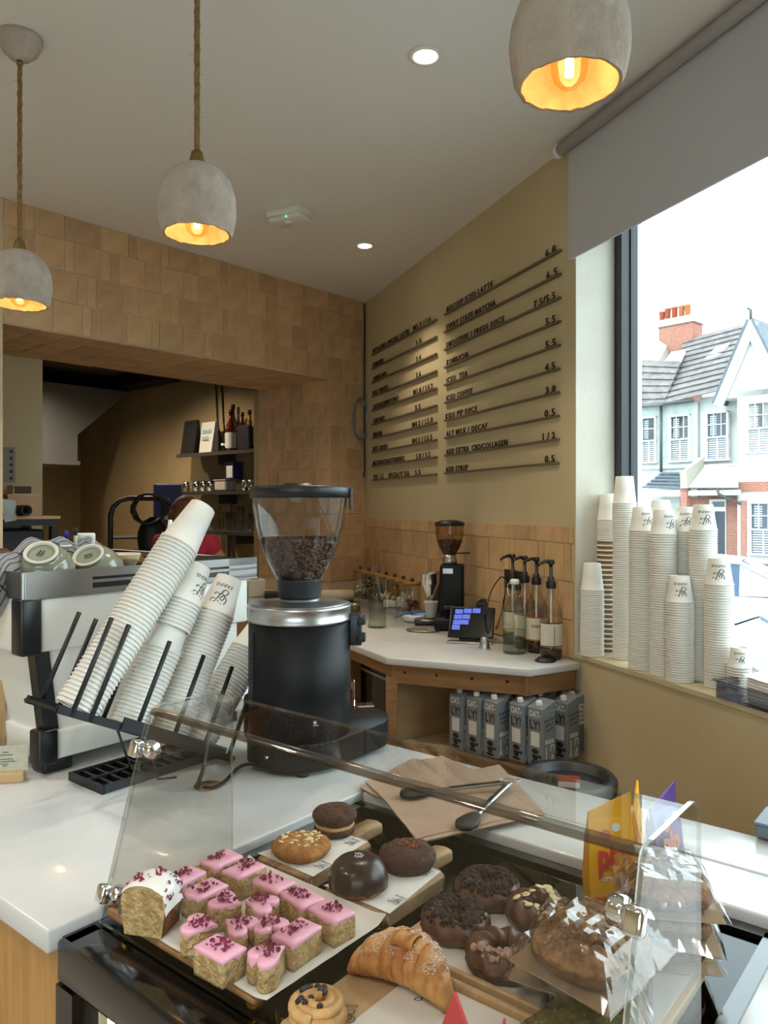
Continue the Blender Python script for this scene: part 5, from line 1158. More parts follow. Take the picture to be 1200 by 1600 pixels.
# poster, work table with boxes
q = KB+DB*2.35; k0 = thing('wall_poster', 'narrow grey poster with dark drawings on the kitchen wall', 'poster', (0, 0, 0))
def kn(px, py):     # on the near kitchen wall plane
    k = (px-600)/F; r = (k*KB.y-KB.x)/(DB.x-k*DB.y); b = KB+DB*r; return Vector((b.x, b.y, EYE-(py-HOR)/F*b.y))
a = kn(23, 754); b = kn(3, 698); mat('poster_grey', '8d8a7c', .7); mat('poster_ink', '3a3832', .7)
MX = frame(Vector((b.x, b.y, a.z))+NB*.002, -DB, Z, NB); k0.matrix_world = MX; ww = (Vector((a.x, a.y, 0))-Vector((b.x, b.y, 0))).length; hh = b.z-a.z
MB().box((ww/2, hh/2, .002), (ww, hh, .003)).build('sheet', 'poster_grey', k0)
m = MB()
for i in range(5): m.add(*MB_ellipse(ww*.68, hh*(.12+.19*i), ww*.14, hh*.05, 7), T(0, 0, .0045))
m.build('drawing', 'poster_ink', k0)
mat('table_dark', '1d1f24', .6); mat('box_tan', 'b9997a', .8)
def worktable():
    e = KB+DB*2.02-DI*.40; e.z = EYE-16/F*e.y; t = thing('work_table', 'tall black legged stand with a pale top in the opening', 'table', (e.x, e.y, 0), math.atan2(-DB.y, -DB.x))
    h = e.z
    MB().box((-.2, .19, h-.008), (.4, .38, .016), bev=.002).build('table_top', 'box_tan', t); MB().box((-.2, .19, h-.033), (.39, .37, .034)).build('apron', 'table_dark', t)
    for x in (-.025, -.375):
        for y in (.03, .35): MB().box((x, y, h/2-.03), (.035, .035, h-.05)).build('leg', 'table_dark', t)
    MB().box((-.2, .19, h-.30), (.28, .26, .46), bev=.01).build('drawer_box', 'table_dark', t)
    M = t.matrix_basis.copy(); M = Matrix.Translation(t.location) @ Matrix.Rotation(t.rotation_euler.z, 4, 'Z')
    b = thing('cardboard_box', 'open tan cardboard box on the kitchen work table', 'box', M @ Vector((-.14, .2, h)), t.rotation_euler.z); MB().box((0, 0, .055), (.17, .16, .11)).build('body', 'box_tan', b); MB().box((.0, 0, .112), (.175, .165, .004)).build('lid', 'card_beige', b)
    b = thing('small_box', 'small brown fronted box on top of the cardboard box', 'box', M @ Vector((-.13, .2, h+.114)), t.rotation_euler.z); MB().box((0, 0, .024), (.1, .08, .048)).build('body', 'card_beige', b); MB().box((.0, -.041, .024), (.09, .002, .04)).build('front', 'dark_wood', b)
    b = thing('dark_mixer', 'jumble of dark kitchen tools on the work table edge', 'tool', M @ Vector((-.29, .07, h)), t.rotation_euler.z); MB().box((-.05, 0, .045), (.16, .09, .09), bev=.02, seg=2).build('body', 'dark_bag', b); MB().lathe([(0, 0), (.028, 0), (.028, .1), (.02, .1), (.02, .02), (0, .02)], 18, M=T(.09, -.02, .03) @ RX(90)).build('nozzle', 'dark_bag', b); MB().add([(-.02, -.06, .09), (.06, -.06, .08), (.06, -.07, -.02), (.0, -.075, -.03)], [(0, 1, 2, 3)]).build('cloth', 'hood_grey', b)
worktable()
# ------------------------------------------------------------------ person in the opening, seen from behind
def person():
    x, y = -1.235, 4.78; t = thing('person', 'person in a red T-shirt with brown hair, back turned in the kitchen opening', 'person', (x, y, 0), R(-10))
    V = [(0, 0, .86), (0, 0, 1.0), (0, 0, 1.15), (0, .0, 1.27), (0, .0, 1.325), (0, .01, 1.37), (0, .03, 1.43), (0, .03, 1.50),
         (.16, 0, 1.285), (.215, .03, 1.15), (.235, .08, 1.02), (.19, .22, .97), (.16, .29, .965),
         (-.16, 0, 1.285), (-.215, .03, 1.15), (-.235, .08, 1.02), (-.19, .22, .97), (-.16, .29, .965),
         (.09, 0, .80), (.10, 0, .45), (.10, .0, .08), (.10, .1, .03), (-.09, 0, .80), (-.10, 0, .45), (-.10, .0, .08), (-.10, .1, .03)]
    E = [(0, 1), (1, 2), (2, 3), (3, 4), (4, 5), (5, 6), (6, 7), (3, 8), (8, 9), (9, 10), (10, 11), (11, 12), (3, 13), (13, 14), (14, 15), (15, 16), (16, 17), (0, 18), (18, 19), (19, 20), (20, 21), (0, 22), (22, 23), (23, 24), (24, 25)]
    Rr = [(.15, .11), (.14, .10), (.145, .105), (.13, .09), (.065, .06), (.05, .05), (.075, .085), (.07, .08), .06, .048, .042, .034, .022, .06, .048, .042, .034, .022, .085, .062, .045, .035, .085, .062, .045, .035]
    def grow(nm, V, E, Rr, mt, sub=2):
        bm = bmesh.new(); lay = bm.verts.layers.skin.verify(); vv = [bm.verts.new(v) for v in V]
        for a, b in E: bm.edges.new((vv[a], vv[b]))
        for v, r in zip(vv, Rr): v[lay].radius = r if isinstance(r, tuple) else (r, r)
        vv[0][lay].use_root = True
        me = bpy.data.meshes.new(nm); bm.to_mesh(me); bm.free(); o = link(nm, me, mt, t)
        o.modifiers.new('k', 'SKIN'); s = o.modifiers.new('s', 'SUBSURF'); s.levels = sub; s.render_levels = sub
        dg = bpy.context.evaluated_depsgraph_get(); dg.update(); m2 = bpy.data.meshes.new_from_object(o.evaluated_get(dg)); o.modifiers.clear(); o.data = m2
        m2.materials.clear(); m2.materials.append(MATS[mt])
        for p in m2.polygons: p.use_smooth = True
        return o
    grow('body', V, E, Rr, 'skin')
    k = 1.16
    Vt = [V[1], V[2], V[3], V[4], V[8], (.2, .02, 1.19), V[13], (-.2, .02, 1.19), (0, 0, .88)]
    grow('t_shirt', Vt, [(0, 1), (1, 2), (2, 3), (2, 4), (4, 5), (2, 6), (6, 7), (0, 8)], [(.162, .118), (.168, .12), (.152, .105), (.066, .062), .076, .066, .076, .066, (.165, .125)], 'tee_red')
    grow('trousers', [V[0], (.09, 0, .8), V[19], V[20], (-.09, 0, .8), V[23], V[24]], [(0, 1), (1, 2), (2, 3), (0, 4), (4, 5), (5, 6)], [(.16, .12), .095, .072, .06, .095, .072, .06], 'jeans')
    MB().grid(lambda a, b: ((.098+.012*math.sin(14*a*6.28)*.15)*math.cos(6.283*a)*math.sin(min(b*2.2+.02, 1.75)), .012+(.112)*math.sin(6.283*a)*math.sin(min(b*2.2+.02, 1.75))-(.02 if b > .6 else 0), 1.585-.13*(1-math.cos(min(b*2.2, 1.57)))-max(0, b-.71)*.62), 36, 22, wrapu=True).build('hair', 'hair_brown', t)
person()
p = D(8, 872, 1.98); t = thing('brown_bowl', 'upturned brown stoneware bowl poking out behind the tea towel', 'bowl', (p.x-.02, p.y, 1.345), 0)
mat('stone_brown', '5c3527', .6); MB().lathe([(.066, 0), (.067, .004), (.062, .03), (.048, .05), (.024, .06), (0, .062)], 30).build('body', 'stone_brown', t); MB().lathe([(.024, .058), (.024, .064), (.019, .064), (.019, .06)], 24, cap=False).build('foot_ring', 'stone_brown', t)
# ================================================================== pastries
ZT = .9005                                   # glass top of the case
mat('board_wood', 'a5865f', .6, col2='7c5f40', nscale=5, stretch=(2, 14, 2), bump=.1, bscale=30); mat('tray_wood', 'a88058', .5, col2='94693f', nscale=6, stretch=(12, 2, 2)); mat('parchment', 'd6d3cd', .75, bump=.12, bscale=25); mat('pale_wood', 'c2a67f', .6, col2='b2956c', nscale=6, stretch=(2, 12, 2))
mat('sponge', 'd2b684', .95, col2='a58653', nscale=70, bump=1, bscale=170); mat('sponge_crust', '7d4a22', .8, col2='643514', nscale=30, bump=.4, bscale=90)
mat('icing_pink', 'e7a9c0', .3, sub=.1); mat('icing_white', 'e9e6e2', .3, sub=.1); mat('petal', '6b1c38', .7, col2='8e3554', nscale=90)
mat('cookie_oat', 'b07c42', .9, col2='8f5c2a', nscale=40, bump=.7, bscale=110); mat('cookie_choc', '4c2d1e', .85, col2='3a2015', nscale=50, bump=.5, bscale=120); mat('almond', 'd9c69a', .7); mat('cream_fill', 'c9a66e', .6); mat('choc_glaze', '2c1a14', .3, coat=.15)
mat('dough_choc', '5a3421', .5, col2='452413', nscale=14, bump=.15, bscale=60, coat=.1); mat('crumble_choc', '38231a', .9, col2='2a1811', nscale=60, bump=.6, bscale=150); mat('crumble_pale', 'a98a78', .9, bump=.6, bscale=150); mat('sea_salt', 'd9d2cc', .6); mat('nut_red', '8a4a34', .7)
mat('croissant', 'a4622a', .5, col2='d09a55', nscale=26, bump=.35, bscale=70, detail=8, ramp=(.4, .62)); mat('sugar_dust', 'e4ddd2', .9); mat('raisin', '1c1216', .5); mat('custard_dough', 'c79f66', .5, col2='a87842', nscale=18, bump=.2, bscale=50)
def loc_uv(px, py, z): u, v, _ = uvz(P(px, py, z)); return u, v
def heart(n=26, s=1.0):
    o = []
    for i in range(n):
        a = 2*math.pi*i/n; x = 16*math.sin(a)**3; y = 13*math.cos(a)-5*math.cos(2*a)-2*math.cos(3*a)-math.cos(4*a); o.append((x/16*.024*s, (y+2)/15*.024*s))
    return o
def rect(lx, ly, n=6):
    c = [(-lx, -ly), (lx, -ly), (lx, ly), (-lx, ly)]; o = []
    for i in range(4):
        a, b = c[i], c[(i+1) % 4]; o += [(a[0]+(b[0]-a[0])*k/n, a[1]+(b[1]-a[1])*k/n) for k in range(n)]
    return o
def cake(u, v, z, poly, rot, seed, label):
    rg = random.Random(seed); t = thing('iced_cake', label, 'cake', UV(u, v, z), CROT+R(rot), 'pink iced cakes on the tray'); h = .033
    n = len(poly)
    def fn(a, b):
        i = int(round(a*n)) % n; x, y = poly[i]; zz = h*b
        d = 1+.03*ns((x*60, y*60, zz*60), 1, seed)-.05*(b > .95)-.03*(b < .05); return (x*d, y*d, zz)
    m = MB().grid(fn, n, 6, wrapu=True); k = len(m.v); m.f.append(list(range(k-n, k))); m.mi.append(0); m.sm.append(False); m.f.append(list(range(n-1, -1, -1))); m.mi.append(0); m.sm.append(False)
    m.build('sponge', 'sponge', t)
    ic = MB(); off = [.93+.05*ns((p[0]*70, p[1]*70, seed*2.2)) for p in poly]
    dr = [max(0, ns((p[0]*90, p[1]*90, seed*1.7)))*.016+.002 for p in poly]
    def fi(a, b):
        i = int(round(a*n)) % n; x, y = poly[i]; o = off[i]
        return [(x*(o+.06), y*(o+.06), h-dr[i]), (x*(o+.075), y*(o+.075), h-.001), (x*(o+.05), y*(o+.05), h+.0022), (x*o*.93, y*o*.93, h+.0034), (x*.5, y*.5, h+.004), (0, 0, h+.004)][int(round(b*5))]
    ic.grid(fi, n, 5, wrapu=True); ic.build('icing', 'icing_pink', t)
    pt = MB(); xs = max(p[0] for p in poly)*.75; ys = max(p[1] for p in poly)*.75; cx, cy = (rg.random()-.5)*xs*.8, (rg.random()-.5)*ys*.8
    for i in range(26):
        x = cx*.6+(rg.random()-.5)*1.5*xs; y = cy*.6+(rg.random()-.5)*1.5*ys; s = .0015+.0022*rg.random()
        M = T(x, y, h+.0055+.002*rg.random()) @ Euler((rg.random()*2-1, rg.random()*2-1, rg.random()*6.3)).to_matrix().to_4x4()
        pt.add([(-s, -s*.6, 0), (0, -s, s*.3), (s, -s*.4, 0), (s*.7, s*.6, s*.4), (0, s, 0), (-s*.8, s*.5, s*.3), (0, 0, -s*.3)], [(6, 0, 1), (6, 1, 2), (6, 2, 3), (6, 3, 4), (6, 4, 5), (6, 5, 0)], M)
    pt.build('petal_topping', 'petal', t)
    return t
def tray_of_cakes():
    u0, u1, v0, v1 = .622, .842, .705, 1.030; z = ZT+.014
    t = thing('serving_tray', 'wooden tray on small brass feet under the pink iced cakes', 'tray', UV(u0, v0, 0), CROT); du, dv = u1-u0, v1-v0
    MB().box((du/2, dv/2, z+.005), (du, dv, .010), bev=.003, seg=2).build('tray_base', 'tray_wood', t)
    for y in (.004, dv-.004): MB().box((du/2, y, z+.011), (du, .008, .008), bev=.002).build('tray_rim', 'tray_wood', t)
    for x in (.004, du-.004): MB().box((x, dv/2, z+.011), (.008, dv, .008), bev=.002).build('tray_rim', 'tray_wood', t)
    for x, y in ((.02, .02), (.02, dv-.02), (du-.02, .02), (du-.02, dv-.02)): MB().lathe([(0, ZT), (.012, ZT), (.013, z-.002), (0, z)], 18, M=T(x, y, 0)).build('foot', 'brass', t)
    p = thing('baking_paper', 'white baking paper sheet under the pink iced cakes', 'paper', UV(u0, v0, 0), CROT); zz = z+.0165
    def fn(a, b):
        x = -.004+(du+.006)*a; y = -.026+(dv-.035)*b; e = max(0, .06-y)*.0+max(0, a-.93)*.35+max(0, .07-b)*.18+max(0, b-.94)*.25
        return (x, y, zz+e*.35+.0008*ns((x*40, y*40, 0)))
    MB().grid(fn, 26, 30).build('sheet', 'parchment', p)
    zc = zz+.0012
    spots = [(515, 155, 0, 'at the far corner of the tray'), (605, 193, 0, 'second along the far edge of the tray'), (368, 222, 5, 'behind the white iced loaf slice'), (450, 272, 2, 'beside the white iced loaf slice'), (718, 245, 90, 'in the far row with thick petals'),
             (830, 302, 80, 'in the far row near the tray corner'), (945, 358, 85, 'at the tray corner beside the chocolate dome board'), (810, 438, 3, 'on the near open edge of the tray paper'), (508, 502, 92, 'at the front corner of the tray')]
    for i, (x, y, r, lb) in enumerate(spots):
        u, v = loc_uv(140+x*.4, 1280+y*.4, zc+.034); cake(u, v, zc, rect(.0275, .019), r, i+1, 'rectangular pink iced cake '+lb)
    hs = [(535, 318, 20, 'behind the others in the heart cluster'), (668, 328, 200, 'touching the far row of rectangles'), (432, 408, 30, 'standing alone by the loaf slice'), (582, 412, 190, 'in the middle of the tray'), (706, 402, 150, 'with its point towards the tray edge'), (700, 525, 80, 'nearest the open tray edge')]
    for i, (x, y, r, lb) in enumerate(hs):
        u, v = loc_uv(140+x*.4, 1280+y*.4, zc+.034); cake(u, v, zc, heart(), r, 30+i, 'heart shaped pink iced sponge cake '+lb)
    # loaf slice
    u, v = loc_uv(140+225*.4, 1280+440*.4, zc); t = thing('loaf_cake', 'thick loaf cake slice with white icing and rose petals', 'cake', UV(u+.012, v+.006, zc), CROT+R(26))
    prof = [(-.028, 0), (.028, 0), (.034, .045), (.030, .058), (.016, .066), (0, .068), (-.016, .066), (-.030, .058), (-.034, .045)]
    m = MB(); n = len(prof); d = .025
    vs = [(-d, y, z) for y, z in prof]+[(d, y, z) for y, z in prof]; m.add(vs, [tuple(range(n-1, -1, -1)), tuple(range(n, 2*n))], None, 0); m.add(vs, [(i, (i+1) % n, n+(i+1) % n, n+i) for i in range(n)], None, 1)
    m.build('crumb', ['sponge', 'sponge_crust'], t)
    arc = smooth([(-.036, .034), (-.034, .050), (-.030, .061), (-.016, .070), (0, .072), (.016, .070), (.031, .061), (.036, .048), (.037, .022)], 3); k = len(arc)-1
    def fi(a, b):
        y, z = arc[min(int(round(a*k)), k)]; e = 1 if b in (0, 1) else 0; return ((b-.5)*2*(.026+.002*ns((a*9, b, 2))), y*(1-.03*e)+(.003*ns((a*7, b*3, 5)) if a > .85 or a < .1 else 0), z-.0035*e+.0012*ns((a*14, b*6, 0)))
    MB().grid(fi, k, 8).build('icing', 'icing_white', t)
    pt = MB(); rg = random.Random(77)
    for i in range(42):
        a = .12+.8*rg.random(); y, z = arc[int(a*k)]; s = .0018+.0022*rg.random(); M = T((rg.random()-.5)*.044, y, z+.001) @ Euler((rg.random()*2, rg.random()*2, rg.random()*6)).to_matrix().to_4x4()
        pt.add([(-s, -s*.6, 0), (0, -s, s*.3), (s, -s*.4, 0), (s*.7, s*.6, s*.4), (-s*.8, s*.5, s*.3), (0, 0, -s*.3)], [(5, 0, 1), (5, 1, 2), (5, 2, 3), (5, 3, 4), (5, 4, 0)], M)
    pt.build('petal_topping', 'petal', t)
tray_of_cakes()
# ------------------------------------------------------------------ two handled boards
def paper_print(par, spots, z, size=.03, rot=0):
    m = MB()
    for x, y in spots:
        m.add([Vector((v.x*size, v.y*size, 0)) for v in LOGO[0]], LOGO[1], T(x, y, z) @ RZ(rot))
    return m.build('paper_print', 'logo_grey', par)
def board(u0, v0, label, plabel):
    t = thing('serving_board', label, 'board', UV(u0, v0, ZT), CROT, 'handled wooden boards'); du, dv = .168, .122; th = .022
    MB().rprism(rrect(0, 0, du, dv, .016), .012, .012+th, .005, 2).build('board', 'board_wood', t)
    MB().rprism([(du-.01, dv*.5-.018), (du+.045, dv*.5-.016), (du+.075, dv*.5-.02), (du+.082, dv*.5), (du+.075, dv*.5+.02), (du+.045, dv*.5+.016), (du-.01, dv*.5+.018)], .013, .012+th-.001, .005, 2).build('handle', 'board_wood', t)
    for x, y in ((.02, .02), (.02, dv-.02), (du-.02, .02), (du-.02, dv-.02)): MB().lathe([(0, 0), (.01, 0), (.01, .0125), (0, .0125)], 14, M=T(x, y, 0)).build('foot', 'brass', t)
    p = thing('printed_paper', plabel, 'paper', UV(u0, v0, ZT+.012+th+.0006), CROT, 'printed greaseproof sheets')
    MB().add([(.012, -.004, 0), (du-.006, .012, 0), (du-.006, dv-.03, 0), (.012, dv+.004, 0), (.012, -.004, .0006), (du-.006, .012, .0006), (du-.006, dv-.03, .0006), (.012, dv+.004, .0006)], [(3, 2, 1, 0), (4, 5, 6, 7), (0, 1, 5, 4), (1, 2, 6, 5), (2, 3, 7, 6), (3, 0, 4, 7)]).build('sheet', 'parchment', p)
    paper_print(p, ((.035, dv-.02), (.14, .03), (.045, .012)), .001, .022, 90)
    return ZT+.012+th+.0014
def rrect(x0, y0, x1, y1, r, n=5):
    o = []
    for cx, cy, a in ((x1-r, y0+r, -90), (x1-r, y1-r, 0), (x0+r, y1-r, 90), (x0+r, y0+r, 180)):
        o += [(cx+r*math.cos(R(a+90*i/n)), cy+r*math.sin(R(a+90*i/n))) for i in range(n+1)]
    return o
def disc(r, h, seed, amp=.06, dome=.3, n=44, cracks=0):
    def fn(a, b):
        th = 2*math.pi*a
        if b < .3: rr = r*(.86+.14*math.sin(b/.3*math.pi/2)); z = h*.5*(b/.3)
        else: q = (b-.3)/.7; rr = r*math.cos(q*math.pi/2)**.55 if q < 1 else 0; z = h*(.5+.5*math.sin(q*math.pi/2)*(1-dome)+dome*.5*math.sin(q*math.pi/2)**2)
        x, y = rr*math.cos(th), rr*math.sin(th); k = 1+amp*ns((math.cos(th)*2.2, math.sin(th)*2.2, seed)); x *= k; y *= k
        z += h*.10*ns((x*90, y*90, seed*2.0)) if b > .2 else 0
        if cracks and b > .35:
            c = abs(ns((x*38, y*38, seed*5.0))); z -= h*.16*max(0, 1-c/.09)*cracks
        return (x, y, max(z, 0))
    return MB().grid(fn, n, 22, wrapu=True)
z1 = board(.858, .852, 'handled wooden board holding the oat cookie and sandwich cookie', 'printed paper under the oat cookie and sandwich cookie')
z2 = board(.848, .690, 'handled wooden board holding the chocolate dome and cracked cookie', 'printed paper under the chocolate dome and cracked cookie')
u, v = loc_uv(471, 1332, z1); t = thing('oat_cookie', 'golden cookie covered in pale chopped nuts', 'cookie', UV(u, v, z1), CROT); disc(.050, .024, 3, .05, .2, cracks=.6).build('cookie', 'cookie_oat', t)
m = MB(); rg = random.Random(4)
for i in range(46): a = rg.random()*6.28; rr = .037*math.sqrt(rg.random()); s = .003+.003*rg.random(); m.ball((0, 0, 0), (s, s*.7, s*.28), 6, 4, T(rr*math.cos(a), rr*math.sin(a), .0235) @ Euler((.5*(rg.random()-.5), .5*(rg.random()-.5), rg.random()*6)).to_matrix().to_4x4())
m.build('nut_topping', 'almond', t)
u, v = loc_uv(523, 1300, z1); t = thing('sandwich_cookie', 'cracked chocolate sandwich cookie with cream filling', 'cookie', UV(u, v, z1), CROT); disc(.037, .018, 8, .03, .2, cracks=.5).build('lower_biscuit', 'cookie_choc', t)
MB().lathe([(.0, .012), (.033, .012), (.0355, .016), (.0345, .020), (.0355, .023), (.032, .026), (0, .026)], 36).build('cream', 'cream_fill', t); disc(.040, .026, 9, .03, .3, cracks=1).build('upper_biscuit', 'cookie_choc', t, (0, 0, .020))
u, v = loc_uv(560, 1388, z2); t = thing('chocolate_dome', 'glossy chocolate coated dome cake with salt flakes', 'cake', UV(u, v, z2), CROT)
disc(.043, .016, 12, .04, .1).build('biscuit_base', 'cookie_oat', t)
MB().grid(lambda a, b: ((.0455*math.cos(b*math.pi/2)**.62*(1+.03*ns((math.cos(6.283*a)*3, math.sin(6.283*a)*3, 1)))*math.cos(6.283*a)), .0455*math.cos(b*math.pi/2)**.62*(1+.03*ns((math.cos(6.283*a)*3, math.sin(6.283*a)*3, 1)))*math.sin(6.283*a), max(.0035, (.008+.006*ns((math.cos(6.283*a)*5, math.sin(6.283*a)*5, 3)) if b < .02 else .012)+.038*math.sin(b*math.pi/2))), 56, 20, wrapu=True).build('coating', 'choc_glaze', t)
m = MB(); rg = random.Random(14)
for i in range(22): a = rg.random()*6.28; rr = .009*math.sqrt(rg.random()); m.box((0, 0, 0), (.0022, .0012, .0008), T(rr*math.cos(a), rr*math.sin(a), .0505) @ RZ(rg.random()*180))
m.build('salt_flakes', 'sea_salt', t)
u, v = loc_uv(636, 1352, z2); t = thing('chocolate_cookie', 'thick cracked chocolate cookie with nut crumbs in the centre', 'cookie', UV(u, v, z2), CROT); disc(.047, .034, 21, .03, .25, cracks=.7).build('cookie', 'cookie_choc', t)
m = MB(); rg = random.Random(24)
for i in range(70): a = rg.random()*6.28; rr = .018*math.sqrt(rg.random()); s = .0012+.0014*rg.random(); m.box((0, 0, 0), (s*1.6, s, s), T(rr*math.cos(a)+.006, rr*math.sin(a), .0338) @ Euler((rg.random()*3, rg.random()*3, rg.random()*3)).to_matrix().to_4x4())
m.build('nut_topping', 'nut_red', t)
# ------------------------------------------------------------------ doughnut tray
def flat_tray(u0, u1, v0, v1, label, mt, plabel, z=ZT+.012, prints=(), pu=(.0, 1), rim=True, corner=.02):
    t = thing('serving_tray', label, 'tray', UV(u0, v0, 0), CROT); du, dv = u1-u0, v1-v0
    MB().rprism(rrect(0, 0, du, dv, corner), z, z+.010, .003, 2).build('tray_base', mt, t)
    if rim:
        for x in (.004, du-.004): MB().box((x, dv/2, z+.013), (.008, dv-.04, .012), bev=.002).build('tray_rim', mt, t)
    for x, y in ((.03, .03), (.03, dv-.03), (du-.03, .03), (du-.03, dv-.03)): MB().lathe([(0, ZT), (.012, ZT), (.012, z+.001), (0, z+.001)], 18, M=T(x, y, 0)).build('foot', 'brass', t)
    p = thing('printed_paper', plabel, 'paper', UV(u0, v0, z+.0105), CROT, 'printed greaseproof sheets')
    MB().prism(rrect(.012, .01, du-.012, dv*pu[1]-.012, .004), 0, .0008).build('sheet', 'parchment', p)
    if prints: paper_print(p, prints, .0011, .030, 128)
    return z+.0115
zd = flat_tray(.812, 1.045, .30, .655, 'wooden tray of chocolate crullers beside the handled boards', 'pale_wood', 'printed paper under the chocolate crullers', prints=((.03, .22), (.03, .12), (.11, .30), (.12, .18)))
def cruller(px, py, seed, label, top, Rr=.030, rr=.0185, rot=0):
    u, v = loc_uv(px, py, zd+.018); t = thing('cruller', label, 'doughnut', UV(u, v, zd), CROT+R(rot), 'chocolate crullers on the tray')
    def fn(a, b):
        A = 6.2832*a; B = 6.2832*b; tw = 1+.15*math.cos(9*A+2.2*B)*(.6+.4*math.sin(B))
        q = rr*tw; x = (Rr+q*math.cos(B)); z = rr*.88+q*.95*math.sin(B); return (x*math.cos(A), x*math.sin(A), max(0, z))
    MB().grid(fn, 108, 18, wrapu=True).build('dough', 'dough_choc', t)
    m = MB(); rg = random.Random(seed)
    if top == 'choc':
        for i in range(420):
            A = rg.random()*6.28; o = (rg.random()-.5)*1.7; s = .0020+.0042*rg.random()**2; x = Rr+rr*.95*math.sin(o); M = T(x*math.cos(A), x*math.sin(A), rr*.88+rr*1.02*math.cos(o)) @ Euler((rg.random()*6, rg.random()*6, 0)).to_matrix().to_4x4()
            m.ball((0, 0, 0), (s, s*.8, s*.8), 6, 4, M)
        m.build('crumble', 'crumble_choc', t)
    elif top == 'almond':
        for i in range(15):
            A = 6.28*i/15+.3*rg.random(); o = (rg.random()-.5)*1.0; x = Rr+rr*math.sin(o); M = T(x*math.cos(A), x*math.sin(A), rr*.88+rr*1.07*math.cos(o)) @ Euler(((rg.random()-.5)*.7, (rg.random()-.5)*.7, rg.random()*6)).to_matrix().to_4x4(); m.ball((0, 0, 0), (.0085, .0055, .0011), 10, 4, M)
        m.build('almond_flakes', 'almond', t)
    else:
        for i in range(60):
            A = 1.2+rg.random()*2.6; o = (rg.random()-.5)*1.3; s = .002+.005*rg.random()**2; x = Rr+rr*math.sin(o); M = T(x*math.cos(A), x*math.sin(A), rr*.88+rr*1.02*math.cos(o)) @ Euler((rg.random()*6, rg.random()*6, 0)).to_matrix().to_4x4(); m.ball((0, 0, 0), (s, s*.85, s*.8), 7, 5, M)
        m.build('sugar_crumble', 'crumble_pale', t)
cruller(762, 1388, 5, 'cruller thickly covered in dark crumble, farthest back on the tray', 'choc')
cruller(711, 1437, 6, 'cruller thickly covered in dark crumble, at the paper corner by the croissant', 'choc', rot=30)
cruller(843, 1422, 7, 'chocolate glazed cruller with almond flakes', 'almond', rot=50)
cruller(785, 1490, 8, 'chocolate cruller with pale sugary crumble on one side', 'sugar', rot=70)
zw = flat_tray(.568, .800, .27, .652, 'pale wooden board under the croissant with printed paper', 'pale_wood', 'printed paper under the croissant and raisin swirl', prints=((.05, .26), (.1, .33), (.035, .17), (.16, .2), (.12, .14), (.19, .28), (.05, .08), (.15, .06), (.2, .12)), pu=(0, .86), corner=.05)
# croissant
def croissant():
    u, v = loc_uv(632, 1540, zw); t = thing('croissant', 'large golden croissant dusted with icing sugar', 'croissant', UV(u, v, zw), CROT+R(-84))
    nseg = 9
    def fn(a, b):
        s = 2*a-1; A = 6.2832*b; env = (1-abs(s)**2.3)**.6 if abs(s) < 1 else 0
        k = (a*nseg) % 1; ridge = 1-.13*(1-math.sin(k*math.pi)**.5)
        r = (.030*env+.002)*ridge; x = .074*s; bend = -.026*s*s+.010
        z = r*.98+r*.98*math.sin(A); return (x, bend+r*1.05*math.cos(A)+.002*ns((a*30, b*9, 0)), max(0, z+.0015*ns((a*40, b*14, 3))))
    MB().grid(lambda b, a: fn(a, b), 36, 100, wrapu=True).build('dough', 'croissant', t)
    MB().grid(lambda a, b: ((a-.5)*.03+.004, -.002+.014*math.cos(b*6.28)+.004*ns((a*5, b*3, 1)), .058+.008*math.sin(b*6.28)+.002*math.sin(a*9)), 8, 12).build('curled_tip', 'croissant', t)
    m = MB(); rg = random.Random(3)
    for i in range(1800):
        a = .1+.8*rg.random(); b = .25+(rg.random()-.5)*.33; p = Vector(fn(a, b)); s = .0004+.0007*rg.random()**2
        if ns((a*12, b*8, 2)) > -.05: m.ball(tuple(p), (s*1.5, s*1.2, s*.5), 5, 3)
    m.build('sugar_dusting', 'sugar_dust', t)
croissant()
u, v = loc_uv(497, 1600, zw); t = thing('raisin_swirl', 'raisin swirl pastry beside the croissant', 'pastry', UV(u, v, zw), CROT)
disc(.034, .024, 41, .03, .15).build('base', 'custard_dough', t)
MB().tube([((.006+.0245*i/60)*math.cos(i*.27), (.006+.0245*i/60)*math.sin(i*.27), .027-.004*i/60) for i in range(61)], [.0062]*61, 10).build('swirl', 'custard_dough', t)
m = MB(); rg = random.Random(8)
for i in range(14): a = rg.random()*6.28; rr = .024*math.sqrt(rg.random()); m.ball((rr*math.cos(a), rr*math.sin(a), .031), (.0045, .0035, .0032), 8, 6)
m.build('raisins', 'raisin', t)
# red card standing in the croissant board
mat('red_card', 'd2434a', .7)
a, b, c, d = P(662, 1612, zw), P(770, 1640, zw), None, None
t = thing('price_ticket', 'red folded paper ticket in front of the croissant', 'ticket', (0, 0, 0))
w0 = D(660, 1612, .80); w1 = D(765, 1612, .78); tp_ = D(709, 1551, .80)
bz = zw+.001
def dn(p): return Vector((p.x, p.y, bz))
m = MB(); A_, B_, C_ = dn(w0), dn(w1), tp_; q = Vector((.003, .002, 0))
m.add([A_, B_, C_, A_+q, B_+q, C_+q], [(0, 1, 2), (5, 4, 3), (0, 2, 5, 3), (1, 4, 5, 2), (0, 3, 4, 1)]); m.build('front_leaf', 'red_card', t)
m = MB(); B2 = dn(D(775, 1612, .80)); C2 = D(786, 1592, .80); E2 = dn(D(790, 1612, .80)); m.add([B2, E2, C2, B2+q, E2+q, C2+q], [(0, 1, 2), (5, 4, 3), (0, 2, 5, 3), (1, 4, 5, 2), (0, 3, 4, 1)]); m.build('rear_leaf', 'red_card', t)
